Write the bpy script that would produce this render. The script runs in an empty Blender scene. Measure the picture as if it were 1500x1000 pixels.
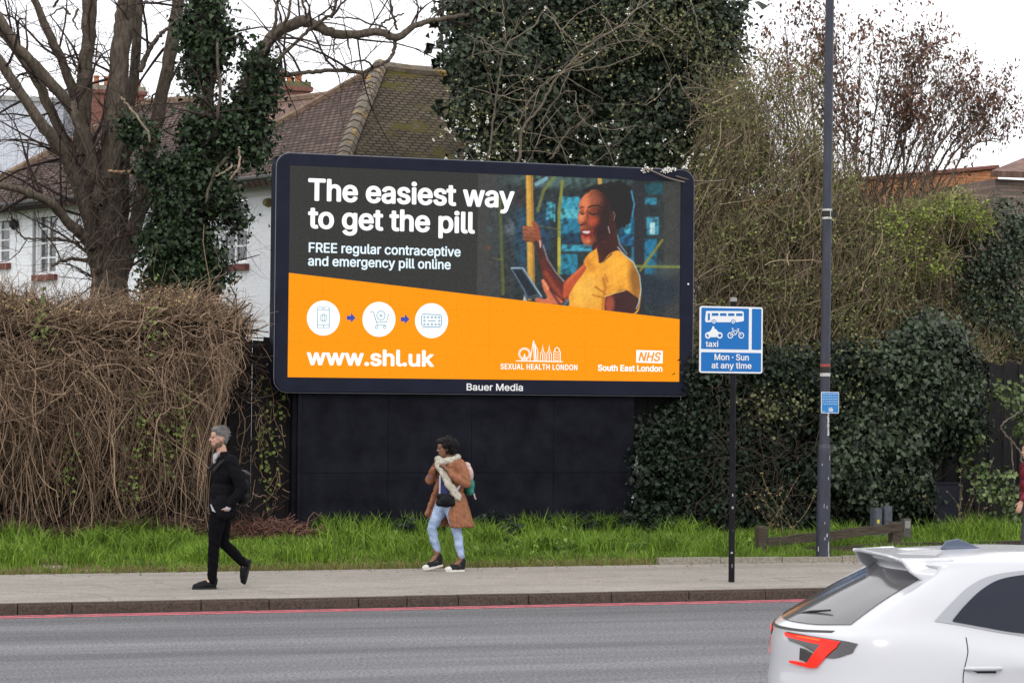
import bpy, bmesh, math, random, os
import numpy as np
from math import sin, cos, pi, radians
from mathutils import Vector, Matrix
from mathutils.bvhtree import BVHTree

random.seed(7)
rng = np.random.default_rng(11)
C = bpy.context.scene.collection
scene = bpy.context.scene

# ------------------------------------------------------------------ camera
CAM_F, YAW, PITCH, ROLL, CAM_H = 3462.5, .328094, .0218854, .00973493, 2.402
fw = np.array([sin(YAW) * cos(PITCH), cos(YAW) * cos(PITCH), sin(PITCH)])
r0 = np.array([cos(YAW), -sin(YAW), 0.]); u0 = np.cross(r0, fw)
rt = cos(ROLL) * r0 + sin(ROLL) * u0; up = -sin(ROLL) * r0 + cos(ROLL) * u0
cam_d = bpy.data.cameras.new('camera'); cam = bpy.data.objects.new('camera', cam_d); C.objects.link(cam)
cam.matrix_world = Matrix(((rt[0], up[0], -fw[0], 0), (rt[1], up[1], -fw[1], 0), (rt[2], up[2], -fw[2], CAM_H), (0, 0, 0, 1)))
cam_d.sensor_width = 36; cam_d.lens = 36 * CAM_F / 1500; cam_d.clip_end = 2000; cam_d.clip_start = .1
scene.camera = cam

# ------------------------------------------------------------------ light
SUN_EL, SUN_AZ = radians(42), radians(205)
world = bpy.data.worlds.new('World'); scene.world = world; world.use_nodes = True
nt = world.node_tree; N = nt.nodes; L = nt.links
bg = N['Background']; sky = N.new('ShaderNodeTexSky'); sky.sky_type = 'NISHITA'; sky.sun_disc = False
sky.sun_elevation = SUN_EL; sky.sun_rotation = SUN_AZ; sky.air_density = 1.2; sky.dust_density = 4
cl = N.new('ShaderNodeTexNoise'); cl.inputs['Scale'].default_value = 2.2; cl.inputs['Detail'].default_value = 4
tc = N.new('ShaderNodeTexCoord'); L.new(tc.outputs['Generated'], cl.inputs['Vector'])
cr = N.new('ShaderNodeValToRGB'); cr.color_ramp.elements[0].color = (14.2, 14.3, 15.0, 1); cr.color_ramp.elements[1].color = (18.2, 18.0, 18.2, 1)
cr.color_ramp.elements[0].position = .3; cr.color_ramp.elements[1].position = .7
L.new(cl.outputs['Fac'], cr.inputs['Fac'])
mx = N.new('ShaderNodeMix'); mx.data_type = 'RGBA'; mx.inputs['Factor'].default_value = .93
L.new(sky.outputs['Color'], mx.inputs['A']); L.new(cr.outputs['Color'], mx.inputs['B'])
L.new(mx.outputs['Result'], bg.inputs['Color']); bg.inputs['Strength'].default_value = .1
sl = bpy.data.lights.new('sun', 'SUN'); sl.energy = .8; sl.angle = radians(22); sl.color = (1, .95, .88)
so = bpy.data.objects.new('sun', sl); C.objects.link(so)
sd = Vector((sin(SUN_AZ) * cos(SUN_EL), cos(SUN_AZ) * cos(SUN_EL), sin(SUN_EL)))   # azimuth from +Y towards +X
so.rotation_euler = sd.to_track_quat('Z', 'Y').to_euler()
scene.view_settings.view_transform = 'Standard'; scene.view_settings.look = 'None'
scene.view_settings.exposure = 0; scene.view_settings.gamma = 1; scene.view_settings.use_curve_mapping = False

# ------------------------------------------------------------------ helpers
CP = np.array([0, 0, CAM_H])
def at(px, py, Y):
    d = fw * CAM_F + rt * (px - 750) - up * (py - 500)
    return CP + d * (Y / d[1])
def atz(px, py, z):
    d = fw * CAM_F + rt * (px - 750) - up * (py - 500)
    return CP + d * ((z - CAM_H) / d[2])
def atA(px, py, Y):          # arrays
    px = np.asarray(px, float)[..., None]; py = np.asarray(py, float)[..., None]
    d = fw * CAM_F + rt * (px - 750) - up * (py - 500)
    return CP + d * (np.asarray(Y, float).reshape(-1, 1) if np.ndim(Y) else Y) / d[..., 1:2]
def projA(P):
    d = np.asarray(P) - CP; z = d @ fw
    return 750 + CAM_F * (d @ rt) / z, 500 - CAM_F * (d @ up) / z

def mat(name, col, rough=.8, var=0., scale=5., bump=0., bscale=None, spec=.3, col2=None, island=0., metal=0., coat=0.,
        detail=5, stretch=None, hue_island=None, trans=0., emit=None):
    m = bpy.data.materials.new(name); m.use_nodes = True; t = m.node_tree; n = t.nodes; l = t.links
    b = n['Principled BSDF']; b.inputs['Base Color'].default_value = (*col, 1); b.inputs['Roughness'].default_value = rough
    b.inputs['Specular IOR Level'].default_value = spec; b.inputs['Metallic'].default_value = metal
    b.inputs['Coat Weight'].default_value = coat; b.inputs['Coat Roughness'].default_value = .05
    src = None
    co = n.new('ShaderNodeTexCoord'); vec = co.outputs['Object']
    if stretch:
        mp = n.new('ShaderNodeMapping'); mp.inputs['Scale'].default_value = stretch; l.new(vec, mp.inputs['Vector']); vec = mp.outputs['Vector']
    if var or col2:
        tx = n.new('ShaderNodeTexNoise'); tx.inputs['Scale'].default_value = scale; tx.inputs['Detail'].default_value = detail
        tx.inputs['Roughness'].default_value = .65
        l.new(vec, tx.inputs['Vector'])
        r = n.new('ShaderNodeValToRGB'); e = r.color_ramp.elements; e[0].position = .3; e[1].position = .7
        c2 = col2 if col2 else col
        e[0].color = (*[c * (1 - var) for c in col], 1); e[1].color = (*[min(c * (1 + var), 1) for c in c2], 1)
        l.new(tx.outputs['Fac'], r.inputs['Fac']); src = r.outputs['Color']
    if island:
        g = n.new('ShaderNodeNewGeometry'); r = n.new('ShaderNodeValToRGB'); e = r.color_ramp.elements
        h = hue_island if hue_island else col
        e[0].color = (*[c * (1 - island) for c in col], 1); e[1].color = (*[min(c * (1 + island), 1) for c in h], 1)
        l.new(g.outputs['Random Per Island'], r.inputs['Fac'])
        if src is not None:
            mm = n.new('ShaderNodeMix'); mm.data_type = 'RGBA'; mm.inputs['Factor'].default_value = .5
            l.new(src, mm.inputs['A']); l.new(r.outputs['Color'], mm.inputs['B']); src = mm.outputs['Result']
        else: src = r.outputs['Color']
    if src is not None: l.new(src, b.inputs['Base Color'])
    if bump:
        tb = n.new('ShaderNodeTexNoise'); tb.inputs['Scale'].default_value = bscale or scale * 3; tb.inputs['Detail'].default_value = 6
        l.new(vec, tb.inputs['Vector']); bp = n.new('ShaderNodeBump'); bp.inputs['Strength'].default_value = bump; bp.inputs['Distance'].default_value = .02
        l.new(tb.outputs['Fac'], bp.inputs['Height']); l.new(bp.outputs['Normal'], b.inputs['Normal'])
    if trans:
        b.inputs['Subsurface Weight'].default_value = 0
        tr = n.new('ShaderNodeBsdfTranslucent'); ms = n.new('ShaderNodeMixShader'); ms.inputs['Fac'].default_value = trans
        if src is not None: l.new(src, tr.inputs['Color'])
        else: tr.inputs['Color'].default_value = (*col, 1)
        l.new(b.outputs['BSDF'], ms.inputs[1]); l.new(tr.outputs['BSDF'], ms.inputs[2]); l.new(ms.outputs['Shader'], n['Material Output'].inputs['Surface'])
    if emit:
        b.inputs['Emission Color'].default_value = (*emit[0], 1); b.inputs['Emission Strength'].default_value = emit[1]
    return m

def link(o, parent=None, **props):
    C.objects.link(o)
    if parent is not None: o.parent = parent
    for k, v in props.items():
        if v is not None: o[k] = v
    return o
def np_mesh(name, V, quads=None, tris=None, smooth=False):
    V = np.asarray(V, np.float32).reshape(-1, 3); me = bpy.data.meshes.new(name)
    q = np.zeros((0, 4), np.int32) if quads is None else np.asarray(quads, np.int32).reshape(-1, 4)
    t = np.zeros((0, 3), np.int32) if tris is None else np.asarray(tris, np.int32).reshape(-1, 3)
    me.vertices.add(len(V)); me.vertices.foreach_set('co', V.ravel())
    nl = q.size + t.size; npoly = len(q) + len(t)
    me.loops.add(nl); me.loops.foreach_set('vertex_index', np.concatenate([q.ravel(), t.ravel()]))
    me.polygons.add(npoly)
    st = np.concatenate([np.arange(len(q)) * 4, len(q) * 4 + np.arange(len(t)) * 3]).astype(np.int32)
    me.polygons.foreach_set('loop_start', st)
    me.update(calc_edges=True); me.validate()
    me.polygons.foreach_set('use_smooth', np.full(len(me.polygons), bool(smooth)))
    return me
def mobj(name, me, m, parent=None, **props):
    o = bpy.data.objects.new(name, me)
    if m is not None and not me.materials: me.materials.append(m)
    return link(o, parent, **props)
def empty(name, loc, label, cat, group=None, rz=0):
    o = bpy.data.objects.new(name, None); o.empty_display_size = .2; o.location = loc; o.rotation_euler = (0, 0, rz)
    return link(o, None, label=label, category=cat, group=group)
def local(o, parent):
    """keep world placement when parenting mesh data made in world space"""
    o.parent = parent; o.matrix_parent_inverse = Matrix.Translation(parent.location).inverted() if parent.rotation_euler.z == 0 else parent.matrix_world.inverted()
    return o

class Acc:
    def __init__(s): s.V = []; s.Q = []; s.T = []; s.n = 0
    def add(s, V, Q=None, T=None):
        V = np.asarray(V, float).reshape(-1, 3)
        if Q is not None and len(Q): s.Q.append(np.asarray(Q).reshape(-1, 4) + s.n)
        if T is not None and len(T): s.T.append(np.asarray(T).reshape(-1, 3) + s.n)
        s.V.append(V); s.n += len(V); return s
    def box(s, x0, x1, y0, y1, z0, z1):
        V = [(x, y, z) for z in (z0, z1) for y in (y0, y1) for x in (x0, x1)]
        return s.add(V, [(0, 2, 3, 1), (4, 5, 7, 6), (0, 1, 5, 4), (2, 6, 7, 3), (0, 4, 6, 2), (1, 3, 7, 5)])
    def tube(s, P, R, k=8, cap=True):
        P = np.asarray(P, float); n = len(P); R = np.broadcast_to(np.asarray(R, float), (n,))
        V, Q = tubes(P[None], R[None], k); T = []
        if cap:
            V = np.vstack([V, P[:1], P[-1:]]); a = n * k
            T = [(a, (j + 1) % k, j) for j in range(k)] + [(a + 1, (n - 1) * k + j, (n - 1) * k + (j + 1) % k) for j in range(k)]
        return s.add(V, Q, T)
    def extrude(s, poly, fn, d):
        """poly: list of 2D pts -> fn maps 2D to 3D ; d: thickness vector (3)"""
        A = np.array([fn(*p) for p in poly]); d = np.asarray(d, float); n = len(A)
        from mathutils.geometry import tessellate_polygon
        T = tessellate_polygon([[Vector(p) for p in A]])
        V = np.vstack([A, A + d]); tt = [tuple(t) for t in T] + [(t[2] + n, t[1] + n, t[0] + n) for t in T]
        Q = [(i, (i + 1) % n, (i + 1) % n + n, i + n) for i in range(n)]
        return s.add(V, Q, tt)
    def build(s, name, m, parent=None, smooth=False, **props):
        V = np.vstack(s.V); Q = np.vstack(s.Q) if s.Q else None; T = np.vstack(s.T) if s.T else None
        return mobj(name, np_mesh(name, V, Q, T, smooth), m, parent, **props)

def tubes(P, R, k):
    """P[B,N,3], R[B,N] -> verts, quads of B tubes"""
    P = np.asarray(P, float); B, n, _ = P.shape
    T = np.gradient(P, axis=1); T /= np.linalg.norm(T, axis=2, keepdims=True) + 1e-9
    ref = np.zeros_like(T); ref[..., 1] = 1; ref[..., 0] = .05
    bad = np.abs(T[..., 1]) > .9; bad = np.repeat(bad.any(axis=1)[:, None], n, 1); ref[bad] = (1, .03, .05)
    U = np.cross(T, ref); U /= np.linalg.norm(U, axis=2, keepdims=True) + 1e-9
    W = np.cross(T, U)
    a = np.arange(k) * 2 * pi / k
    V = P[:, :, None] + R[:, :, None, None] * (U[:, :, None] * np.cos(a)[:, None] + W[:, :, None] * np.sin(a)[:, None])
    V = V.reshape(-1, 3)
    i = np.arange(B)[:, None, None] * n * k + np.arange(n - 1)[None, :, None] * k; j = np.arange(k)[None, None]
    Q = np.stack([i + j, i + (j + 1) % k, i + k + (j + 1) % k, i + k + j], -1).reshape(-1, 4)
    return V, Q
def smooth_line(pts, m=6):
    """Catmull-Rom through pts (any dimension)"""
    p = np.asarray(pts, float); p = np.vstack([2 * p[0] - p[1], p, 2 * p[-1] - p[-2]]); out = []
    for i in range(1, len(p) - 2):
        for t in np.arange(m) / m:
            a, b, c, d = p[i - 1], p[i], p[i + 1], p[i + 2]
            out.append(.5 * (2 * b + (c - a) * t + (2 * a - 5 * b + 4 * c - d) * t * t + (3 * b - a - 3 * c + d) * t ** 3))
    out.append(p[-2]); return np.array(out)
def unit(v): return v / (np.linalg.norm(v, axis=-1, keepdims=True) + 1e-9)
def leaves(P, Nrm, size, droop=.6, width=.42, kind=0, fold=.25):
    """leaf blades at P facing roughly Nrm, long axis drooping; 2 tris (kind 0) or 4 tris lobed (kind 1)"""
    n = len(P); Nrm = unit(Nrm)
    A = rng.normal(size=(n, 3)) * .6; A[:, 2] -= droop
    A = unit(A - Nrm * (A * Nrm).sum(1, keepdims=True)); S = np.cross(Nrm, A)
    s = np.asarray(size).reshape(-1, 1) * np.ones((n, 1))
    lift = Nrm * s * fold * width
    if kind == 0:
        V = np.stack([P, P + A * s * .5 + S * s * width + lift, P + A * s, P + A * s * .5 - S * s * width + lift], 1)
        b = np.arange(n)[:, None] * 4
        T = np.concatenate([b + [0, 1, 2], b + [0, 2, 3]], 0)
    else:
        V = np.stack([P, P + A * s * .12 + S * s * .5 + lift, P + A * s * .5 + S * s * .3 + lift * .5, P + A * s,
                      P + A * s * .5 - S * s * .3 + lift * .5, P + A * s * .12 - S * s * .5 + lift], 1)
        b = np.arange(n)[:, None] * 6
        T = np.concatenate([b + [0, 1, 2], b + [0, 2, 3], b + [0, 3, 4], b + [0, 4, 5]], 0)
    return V.reshape(-1, 3), T
def cloud(blobs, dens, lsize, clump=14, cr_=.13, droop=.6, kind=0, front=.75, inner=.25, spread=.5, width=.42, hole=0., seed=0):
    """blobs: (px,py,rx_px,rz_px,Y,depth_m) ; dens: clumps per px^2 of ellipse"""
    PS = []; NS = []
    for (bx, by, rx, ry, Y, dp) in blobs:
        c = at(bx, by, Y); s = CAM_F / ((c - CP) @ fw)
        nc = max(3, int(dens * pi * rx * ry))
        d = unit(rng.normal(size=(nc, 3))); fl = rng.random(nc) < front; d[fl, 1] = -np.abs(d[fl, 1])
        lump = 1 + .14 * np.sin(d[:, 0] * 7 + bx) * np.cos(d[:, 2] * 9 + by) + .1 * np.sin(d[:, 2] * 17 + d[:, 0] * 13)
        rad = np.where(rng.random(nc) < inner, rng.uniform(.3, .85, nc), rng.uniform(.82, 1.06, nc)) * lump
        q = c + d * rad[:, None] * np.array([rx / s / .95, dp, ry / s])
        if hole > 0:
            f = nfield(q); kp = f > -1.0 + hole * rng.uniform(.7, 1.15, len(q)); q, d, f = q[kp], d[kp], f[kp]; q = q + d * (f * .09)[:, None]; nc = len(q)
        P = np.repeat(q, clump, 0) + rng.normal(size=(nc * clump, 3)) * cr_ * np.array([1, .8, .9])
        Nn = np.repeat(d, clump, 0) * .8 + rng.normal(size=(nc * clump, 3)) * spread + np.array([0, -.25, .35])
        PS.append(P); NS.append(Nn)
    P = np.vstack(PS); Nn = np.vstack(NS)
    return leaves(P, Nn, lsize * rng.uniform(.6, 1.35, len(P)), droop, width, kind)
def nfield(P):
    x, y, z = P[:, 0], P[:, 1], P[:, 2]
    return .65 * np.sin(3.3 * x + 1.7 * np.sin(2.3 * z)) * np.cos(2.9 * z + 1.3 * y + 1.1 * np.sin(1.9 * x)) + .45 * np.sin(8.3 * x + 5 * z + y * 3) * np.cos(7.1 * z - 3 * x)
def wig(n, amp, seed=0):
    """smooth random walk, n samples"""
    x = np.cumsum(rng.normal(size=(n, 3)), 0); return x * amp / max(1, n) ** .5
def curves(A, B, seg, wob, sag=0.):
    """A[B,3] -> B[B,3] wobbling lines; seg points"""
    t = np.linspace(0, 1, seg)[None, :, None]; P = A[:, None] * (1 - t) + B[:, None] * t
    ln = np.linalg.norm(B - A, axis=1)[:, None, None]
    ph = rng.uniform(0, 2 * pi, (len(A), 3, 3)); am = rng.normal(size=(len(A), 3, 3)) * np.array([1, .5, .3])[None, :, None]
    W = sum(am[:, k][:, None] * (np.sin(t * (k + 1) * 3.1 + ph[:, k][:, None]) - np.sin(ph[:, k][:, None])) for k in range(3))
    P = P + W * wob * ln
    P[..., 2] += sag * (4 * t * (1 - t))[..., 0] * ln[..., 0]
    return P
def children(o): return [c for c in bpy.data.objects if c.parent == o]
# ================================================================== SETTING
M = {}
M['asphalt'] = mat('asphalt', (.19, .192, .202), .85, var=.75, scale=34, bump=.7, bscale=230, spec=.35)
# long wheel-worn bands along the lanes: mix a slow noise stretched along X
def add_bands(m, stretch, lo, hi, scale=1.):
    t = m.node_tree; n = t.nodes; l = t.links; b = n['Principled BSDF']; src = b.inputs['Base Color'].links[0].from_socket
    co = n.new('ShaderNodeTexCoord'); mp = n.new('ShaderNodeMapping'); mp.inputs['Scale'].default_value = stretch
    tx = n.new('ShaderNodeTexNoise'); tx.inputs['Scale'].default_value = scale; tx.inputs['Detail'].default_value = 5
    r = n.new('ShaderNodeValToRGB'); r.color_ramp.elements[0].position = .33; r.color_ramp.elements[1].position = .67
    r.color_ramp.elements[0].color = (lo, lo, lo, 1); r.color_ramp.elements[1].color = (hi, hi, hi, 1)
    mm = n.new('ShaderNodeMix'); mm.data_type = 'RGBA'; mm.blend_type = 'MULTIPLY'; mm.inputs['Factor'].default_value = 1
    l.new(co.outputs['Object'], mp.inputs['Vector']); l.new(mp.outputs['Vector'], tx.inputs['Vector']); l.new(tx.outputs['Fac'], r.inputs['Fac'])
    l.new(src, mm.inputs['A']); l.new(r.outputs['Color'], mm.inputs['B']); l.new(mm.outputs['Result'], b.inputs['Base Color'])
add_bands(M['asphalt'], (.05, 1.1, 1), .64, 1.18)
add_bands(M['asphalt'], (.5, 5, 1), .88, 1.08)
M['soil'] = mat('soil', (.09, .07, .045), .95, var=.5, scale=9, bump=.8)
M['far_ground'] = mat('far_ground', (.07, .09, .04), .95, var=.4, scale=.5)
M['pavement'] = mat('pavement', (.305, .28, .247), .88, var=.32, scale=40, bump=.35, bscale=160, spec=.25)
add_bands(M['pavement'], (.35, 1.4, 1), .84, 1.07); add_bands(M['pavement'], (1.5, 2.5, 1), .9, 1.05, 2.)
M['kerb'] = mat('kerb_stone', (.085, .062, .05), .85, var=.6, scale=45, bump=.9, bscale=90)
M['edging'] = mat('edging_concrete', (.27, .25, .2), .9, var=.4, scale=30, bump=.5)
M['red_paint'] = mat('red_line_paint', (.33, .12, .13), .75, var=.35, scale=9, col2=(.60, .13, .16), spec=.3, bump=.3, bscale=200)
M['patch'] = mat('patch_seam', (.2, .175, .15), .9, var=.3, scale=30)

KY, PY = 25.52, 29.56          # kerb face, back of the pavement
g = Acc().add([(-900, -300, -.03), (900, -300, -.03), (900, 1500, -.03), (-900, 1500, -.03)], [(0, 1, 2, 3)]).build('ground', M['far_ground'], kind='structure')
Acc().add([(-120, -6, 0), (140, -6, 0), (140, KY + .02, 0), (-120, KY + .02, 0)], [(0, 1, 2, 3)]).build('road', M['asphalt'], kind='structure')
rl = bpy.data.objects.new('road_marking', None); link(rl, kind='structure')
for a in (.13, .30):
    Acc().add([(-60, KY - a - .10, .004), (90, KY - a - .10, .004), (90, KY - a, .004), (-60, KY - a, .004)], [(0, 1, 2, 3)]).build('red_line', M['red_paint'], rl)
gut = Acc().add([(-60, KY - .1, .003), (90, KY - .1, .003), (90, KY + .01, .003), (-60, KY + .01, .003)], [(0, 1, 2, 3)]).build('gutter_dirt', mat('gutter_dirt', (.045, .038, .033), .9, var=.5, scale=15), rl)
Acc().box(-60, 90, KY + .14, PY + .3, -.02, .112).build('pavement', M['pavement'], kind='structure')
# trench reinstatement seams and hairline cracks in the pavement: thin recessed-looking fillets of bitumen
pv = bpy.data.objects['pavement']
def seam(px_pts, w=.012):
    P = np.array([atz(x, y, .116) for x, y in px_pts]); P = smooth_line(P, 5); P[:, :2] += rng.normal(size=(len(P), 2)) * .006; P[:, 2] = .1125
    a = Acc(); T = unit(np.gradient(P, axis=0)); S = np.cross(T, [0, 0, 1.]); n = len(P); ww = w * rng.uniform(.5, 1.3, n)[:, None]
    top = P + [0, 0, .0025]
    V = np.stack([P - S * ww, top, P + S * ww], 1).reshape(-1, 3)
    Q = [(i * 3 + j, i * 3 + j + 1, i * 3 + j + 4, i * 3 + j + 3) for i in range(n - 1) for j in (0, 1)]
    return a.add(V, Q).build('pavement_seam', M['patch'], pv)
seam([(-30, 871), (40, 868.5), (52, 867), (98, 867), (150, 872), (170, 881)])
seam([(110, 856), (145, 857), (172, 862), (185, 864)]); seam([(20, 849), (76, 848)]); seam([(228, 852), (258, 857), (282, 860)])
seam([(1130, 845), (1152, 849), (1180, 852)], .03); seam([(1140, 845.6), (1190, 844.3), (1260, 842.5), (1400, 840)], .03)
seam([(845, 846), (905, 843)], .02); seam([(566, 861), (600, 861)], .02); seam([(370, 862), (410, 867), (420, 868)])
# kerb stones (each one a piece)
kerb = bpy.data.objects.new('kerb', None); link(kerb, kind='structure')
joints = sorted(set([round(float(atz(x, 876 - x * .0195, .112)[0]), 3) for x in (13.5, 91, 275, 372, 499, 568, 641, 741, 859, 969, 1078)]))
joints = [joints[0] - .915 * k for k in range(14, 0, -1)] + joints + [joints[-1] + .915 * k for k in range(1, 16)]
for i in range(len(joints) - 1):
    x0, x1 = joints[i] + .007, joints[i + 1] - .007
    bm = bmesh.new(); dz = random.uniform(-.004, .004)
    vs = [bm.verts.new(v) for v in [(x, y, z) for z in (-.05, .112 + dz) for y in (KY + random.uniform(-.004, .004), KY + .145) for x in (x0, x1)]]
    for f in [(0, 2, 3, 1), (4, 5, 7, 6), (0, 1, 5, 4), (2, 6, 7, 3), (0, 4, 6, 2), (1, 3, 7, 5)]: bm.faces.new([vs[k] for k in f])
    e = [e for e in bm.edges if all(v.co.z > .05 and v.co.y < KY + .05 for v in e.verts)]
    bmesh.ops.bevel(bm, geom=e, offset=.02, segments=3, affect='EDGES')
    me = bpy.data.meshes.new('kerbstone'); bm.to_mesh(me); bm.free(); mobj('kerbstone', me, M['kerb'], kerb)
# verge: soil bank rising to the fence
xs = np.linspace(-8, 34, 120); ys = np.linspace(PY, 36, 22)
X, Y = np.meshgrid(xs, ys); t = np.clip((Y - PY) / 3.6, 0, 1)
def vz(x, y):
    t = np.clip((y - PY) / 3.6, 0, 1); return .1 + .17 * t + .02 * np.sin(x * 2.1 + y) * t + .015 * np.sin(x * 5.3 - y * 3) * t
Z = vz(X, Y); V = np.stack([X, Y, Z], -1).reshape(-1, 3); nx = len(xs)
Q = [(j * nx + i, j * nx + i + 1, (j + 1) * nx + i + 1, (j + 1) * nx + i) for j in range(len(ys) - 1) for i in range(nx - 1)]
Acc().add(V, Q).build('verge', M['soil'], kind='structure', smooth=True)
Acc().add([(-80, 36, .2), (120, 36, .2), (120, 140, .4), (-80, 140, .4)], [(0, 1, 2, 3)]).build('garden_ground', M['far_ground'], kind='structure')
# edging kerb behind the pavement, right half
edg = bpy.data.objects.new('edging_kerb', None); link(edg, kind='structure')
ex = float(atz(950, 824, .112)[0])
while ex < 30:
    w = random.choice([.6, .915, .915]); dz = random.uniform(-.012, .01)
    Acc().box(ex + .006, ex + w - .006, PY + .02 + random.uniform(-.01, .01), PY + .13, 0, .195 + dz).build('edging_stone', M['edging'], edg); ex += w

# ------------------------------------------------------------------ grass
def blades(xy, h, w, lean, mats, name, **props):
    n = len(xy); z = vz(xy[:, 0], xy[:, 1]); P = np.column_stack([xy, z])
    a = rng.uniform(0, 2 * pi, n); d = np.column_stack([np.cos(a), np.sin(a), np.zeros(n)]); s = np.column_stack([-np.sin(a + .6), np.cos(a + .6), np.zeros(n)])
    s = unit(s * .5 + np.array([1, .0, 0]) * np.sign(rng.normal(size=(n, 1)))); h = h[:, None]; w = w[:, None]; ln = lean[:, None]
    m1 = P + d * h * ln * .25 + np.array([0, 0, 1]) * h * .55; tip = P + d * h * ln + np.array([0, 0, 1]) * h * (1 - .25 * ln ** 2)
    V = np.stack([P - s * w, P + s * w, m1 + s * w * .75, m1 - s * w * .75, tip], 1).reshape(-1, 3); b = np.arange(n)[:, None] * 5
    return mobj(name, np_mesh(name, V, b + [0, 1, 2, 3], b + [3, 2, 4]), mats, **props)
M['grass'] = mat('grass_blade', (.022, .075, .006), .55, island=.7, hue_island=(.19, .31, .035), trans=.18, spec=.25, var=.6, scale=1.8, col2=(.13, .22, .02))
M['grass_dry'] = mat('grass_dry', (.2, .17, .07), .7, island=.4, trans=.2)
n = 150000
xy = np.column_stack([rng.uniform(1.5, 22.5, n), PY + .02 + (rng.random(n) ** 1.15) * 3.75])
cl_ = .5 + .5 * np.sin(xy[:, 0] * 3.1 + np.sin(xy[:, 1] * 4) * 1.5) * np.cos(xy[:, 1] * 3.7 + xy[:, 0] * 1.3)
cl2 = .5 + .5 * np.sin(xy[:, 0] * 9.3 + 2 * np.sin(xy[:, 1] * 7.)) 
# stony bare patch in the verge at the far left
gx, gy = atz(62, 833, .13)[:2]
bare = ((xy[:, 0] - gx) / .62) ** 2 + ((xy[:, 1] - gy) / .35) ** 2 < 1 + .5 * np.sin(xy[:, 0] * 17)
thin = rng.random(n) < .10 + .6 * (np.sin(xy[:, 0] * 1.7 + 2) * np.cos(xy[:, 1] * 5 + xy[:, 0]) > .72)
front = np.clip((xy[:, 1] - PY) / .45, 0, 1)
h = (.035 + .14 * cl_ + .08 * cl2 * rng.random(n)) * np.where(xy[:, 0] < 5.2, .8, 1.) * (.3 + .7 * front) * rng.uniform(.6, 1.4, n)
past = (xy[:, 0] > 12.2) & (xy[:, 1] < PY + .16)
keep = ~bare & ~past & ~thin & ~((xy[:, 0] > 8.2) & (xy[:, 0] < 13.2) & (xy[:, 1] > 33.25))
blades(xy[keep], h[keep], rng.uniform(.003, .0085, n)[keep], rng.uniform(.15, .9, n)[keep], M['grass'], 'grass', kind='stuff', label='fresh green grass growing on the verge behind the pavement', category='grass')
# tall tufts
tp = []
for (px, py, r_, k) in [(15, 815, .35, 420), (60, 805, .3, 300), (140, 800, .3, 420), (215, 805, .3, 300), (300, 812, .25, 260), (250, 800, .3, 260), (720, 795, .22, 420), (710, 790, .12, 240), (790, 800, .3, 300), (560, 800, .3, 200), (620, 805, .3, 260), (460, 810, .4, 300), (1060, 800, .3, 300), (1240, 790, .3, 400), (1400, 785, .5, 600), (1440, 780, .4, 500), (1480, 785, .3, 300), (120, 815, .2, 200), (20, 795, .3, 300), (180, 790, .4, 300), (520, 795, .4, 300), (880, 800, .3, 300), (980, 800, .3, 300), (470, 783, .3, 260), (530, 783, .3, 220), (600, 783, .3, 240), (660, 782, .3, 200), (760, 782, .3, 260), (820, 782, .3, 220), (880, 782, .3, 260), (1000, 786, .4, 300)]:
    c = atz(px, py + 12, .18); tp.append(np.column_stack([c[0] + rng.normal(size=k) * r_ * .5, np.clip(c[1], PY + .5, 33) + rng.normal(size=k) * r_ * .4]))
tp = np.vstack(tp); tp = tp[tp[:, 1] > PY + .25]; k = len(tp)
blades(tp, rng.uniform(.16, .46, k), rng.uniform(.004, .010, k), rng.uniform(.2, 1.1, k), M['grass'], 'tall_grass', kind='stuff', label='taller arching tufts of grass standing out of the verge', category='grass')
k = 15000; q = np.column_stack([rng.uniform(1.5, 22, k), PY + .01 + rng.random(k) ** 3.2 * 3.4]); q = q[~((q[:, 0] > 12.2) & (q[:, 1] < PY + .16))]; k = len(q)
blades(q, rng.uniform(.03, .16, k), rng.uniform(.003, .006, k), rng.uniform(.3, 1.4, k), M['grass_dry'], 'dry_grass', kind='stuff', label='straw coloured dead blades scattered through the green verge', category='grass')
# pebbles on the bare patch
a = Acc(); ico = bmesh.new(); bmesh.ops.create_icosphere(ico, subdivisions=1, radius=1); iv = np.array([v.co for v in ico.verts]); it = np.array([[v.index for v in f.verts] for f in ico.faces]); ico.free()
for i in range(520):
    r_ = random.uniform(.008, .026); x = gx + random.gauss(0, .33); y = gy + random.gauss(0, .16)
    if y < PY + .02: continue
    a.add(iv * r_ * np.array([1.3, 1, .6]) * rng.uniform(.7, 1.3, (len(iv), 1)) + [x, y, vz(x, y) + r_ * .2], None, it)
a.build('gravel', mat('pebble', (.3, .27, .24), .85, island=.5), kind='stuff', label='grey pebbles on the bare patch at the left end of the verge', category='gravel')
# broad-leaved weeds (plantain, dock, nettles)
M['weed'] = mat('weed_leaf', (.08, .17, .03), .5, island=.45, hue_island=(.14, .25, .05), trans=.25, spec=.4)
def weed(px, py, r_, nl, size, label, zb=.16, m='weed', hh=.12, Y=None):
    c = atz(px, py, zb) if Y is None else at(px, py, Y); c[1] = max(c[1], PY + .2); c[2] = vz(c[0], c[1])
    e = empty('weed', c, label, 'weed', 'broad leaved weeds along the verge')
    for i in range(nl):
        d = np.array([rng.normal() * r_, rng.normal() * r_ * .7, abs(rng.normal()) * hh * .7 + .02]); s_ = size * rng.uniform(.55, 1.3)
        o = bpy.data.objects.new('leaf', LEAF); o.location = d; o.scale = (s_, s_, s_)
        o.rotation_euler = (rng.uniform(-.5, 1.1), rng.uniform(-.6, .6), math.atan2(d[1], d[0]) - pi / 2 + rng.normal() * .6); link(o, e)
    return e
_v = [(0, 0, 0)]; _f = []
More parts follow.
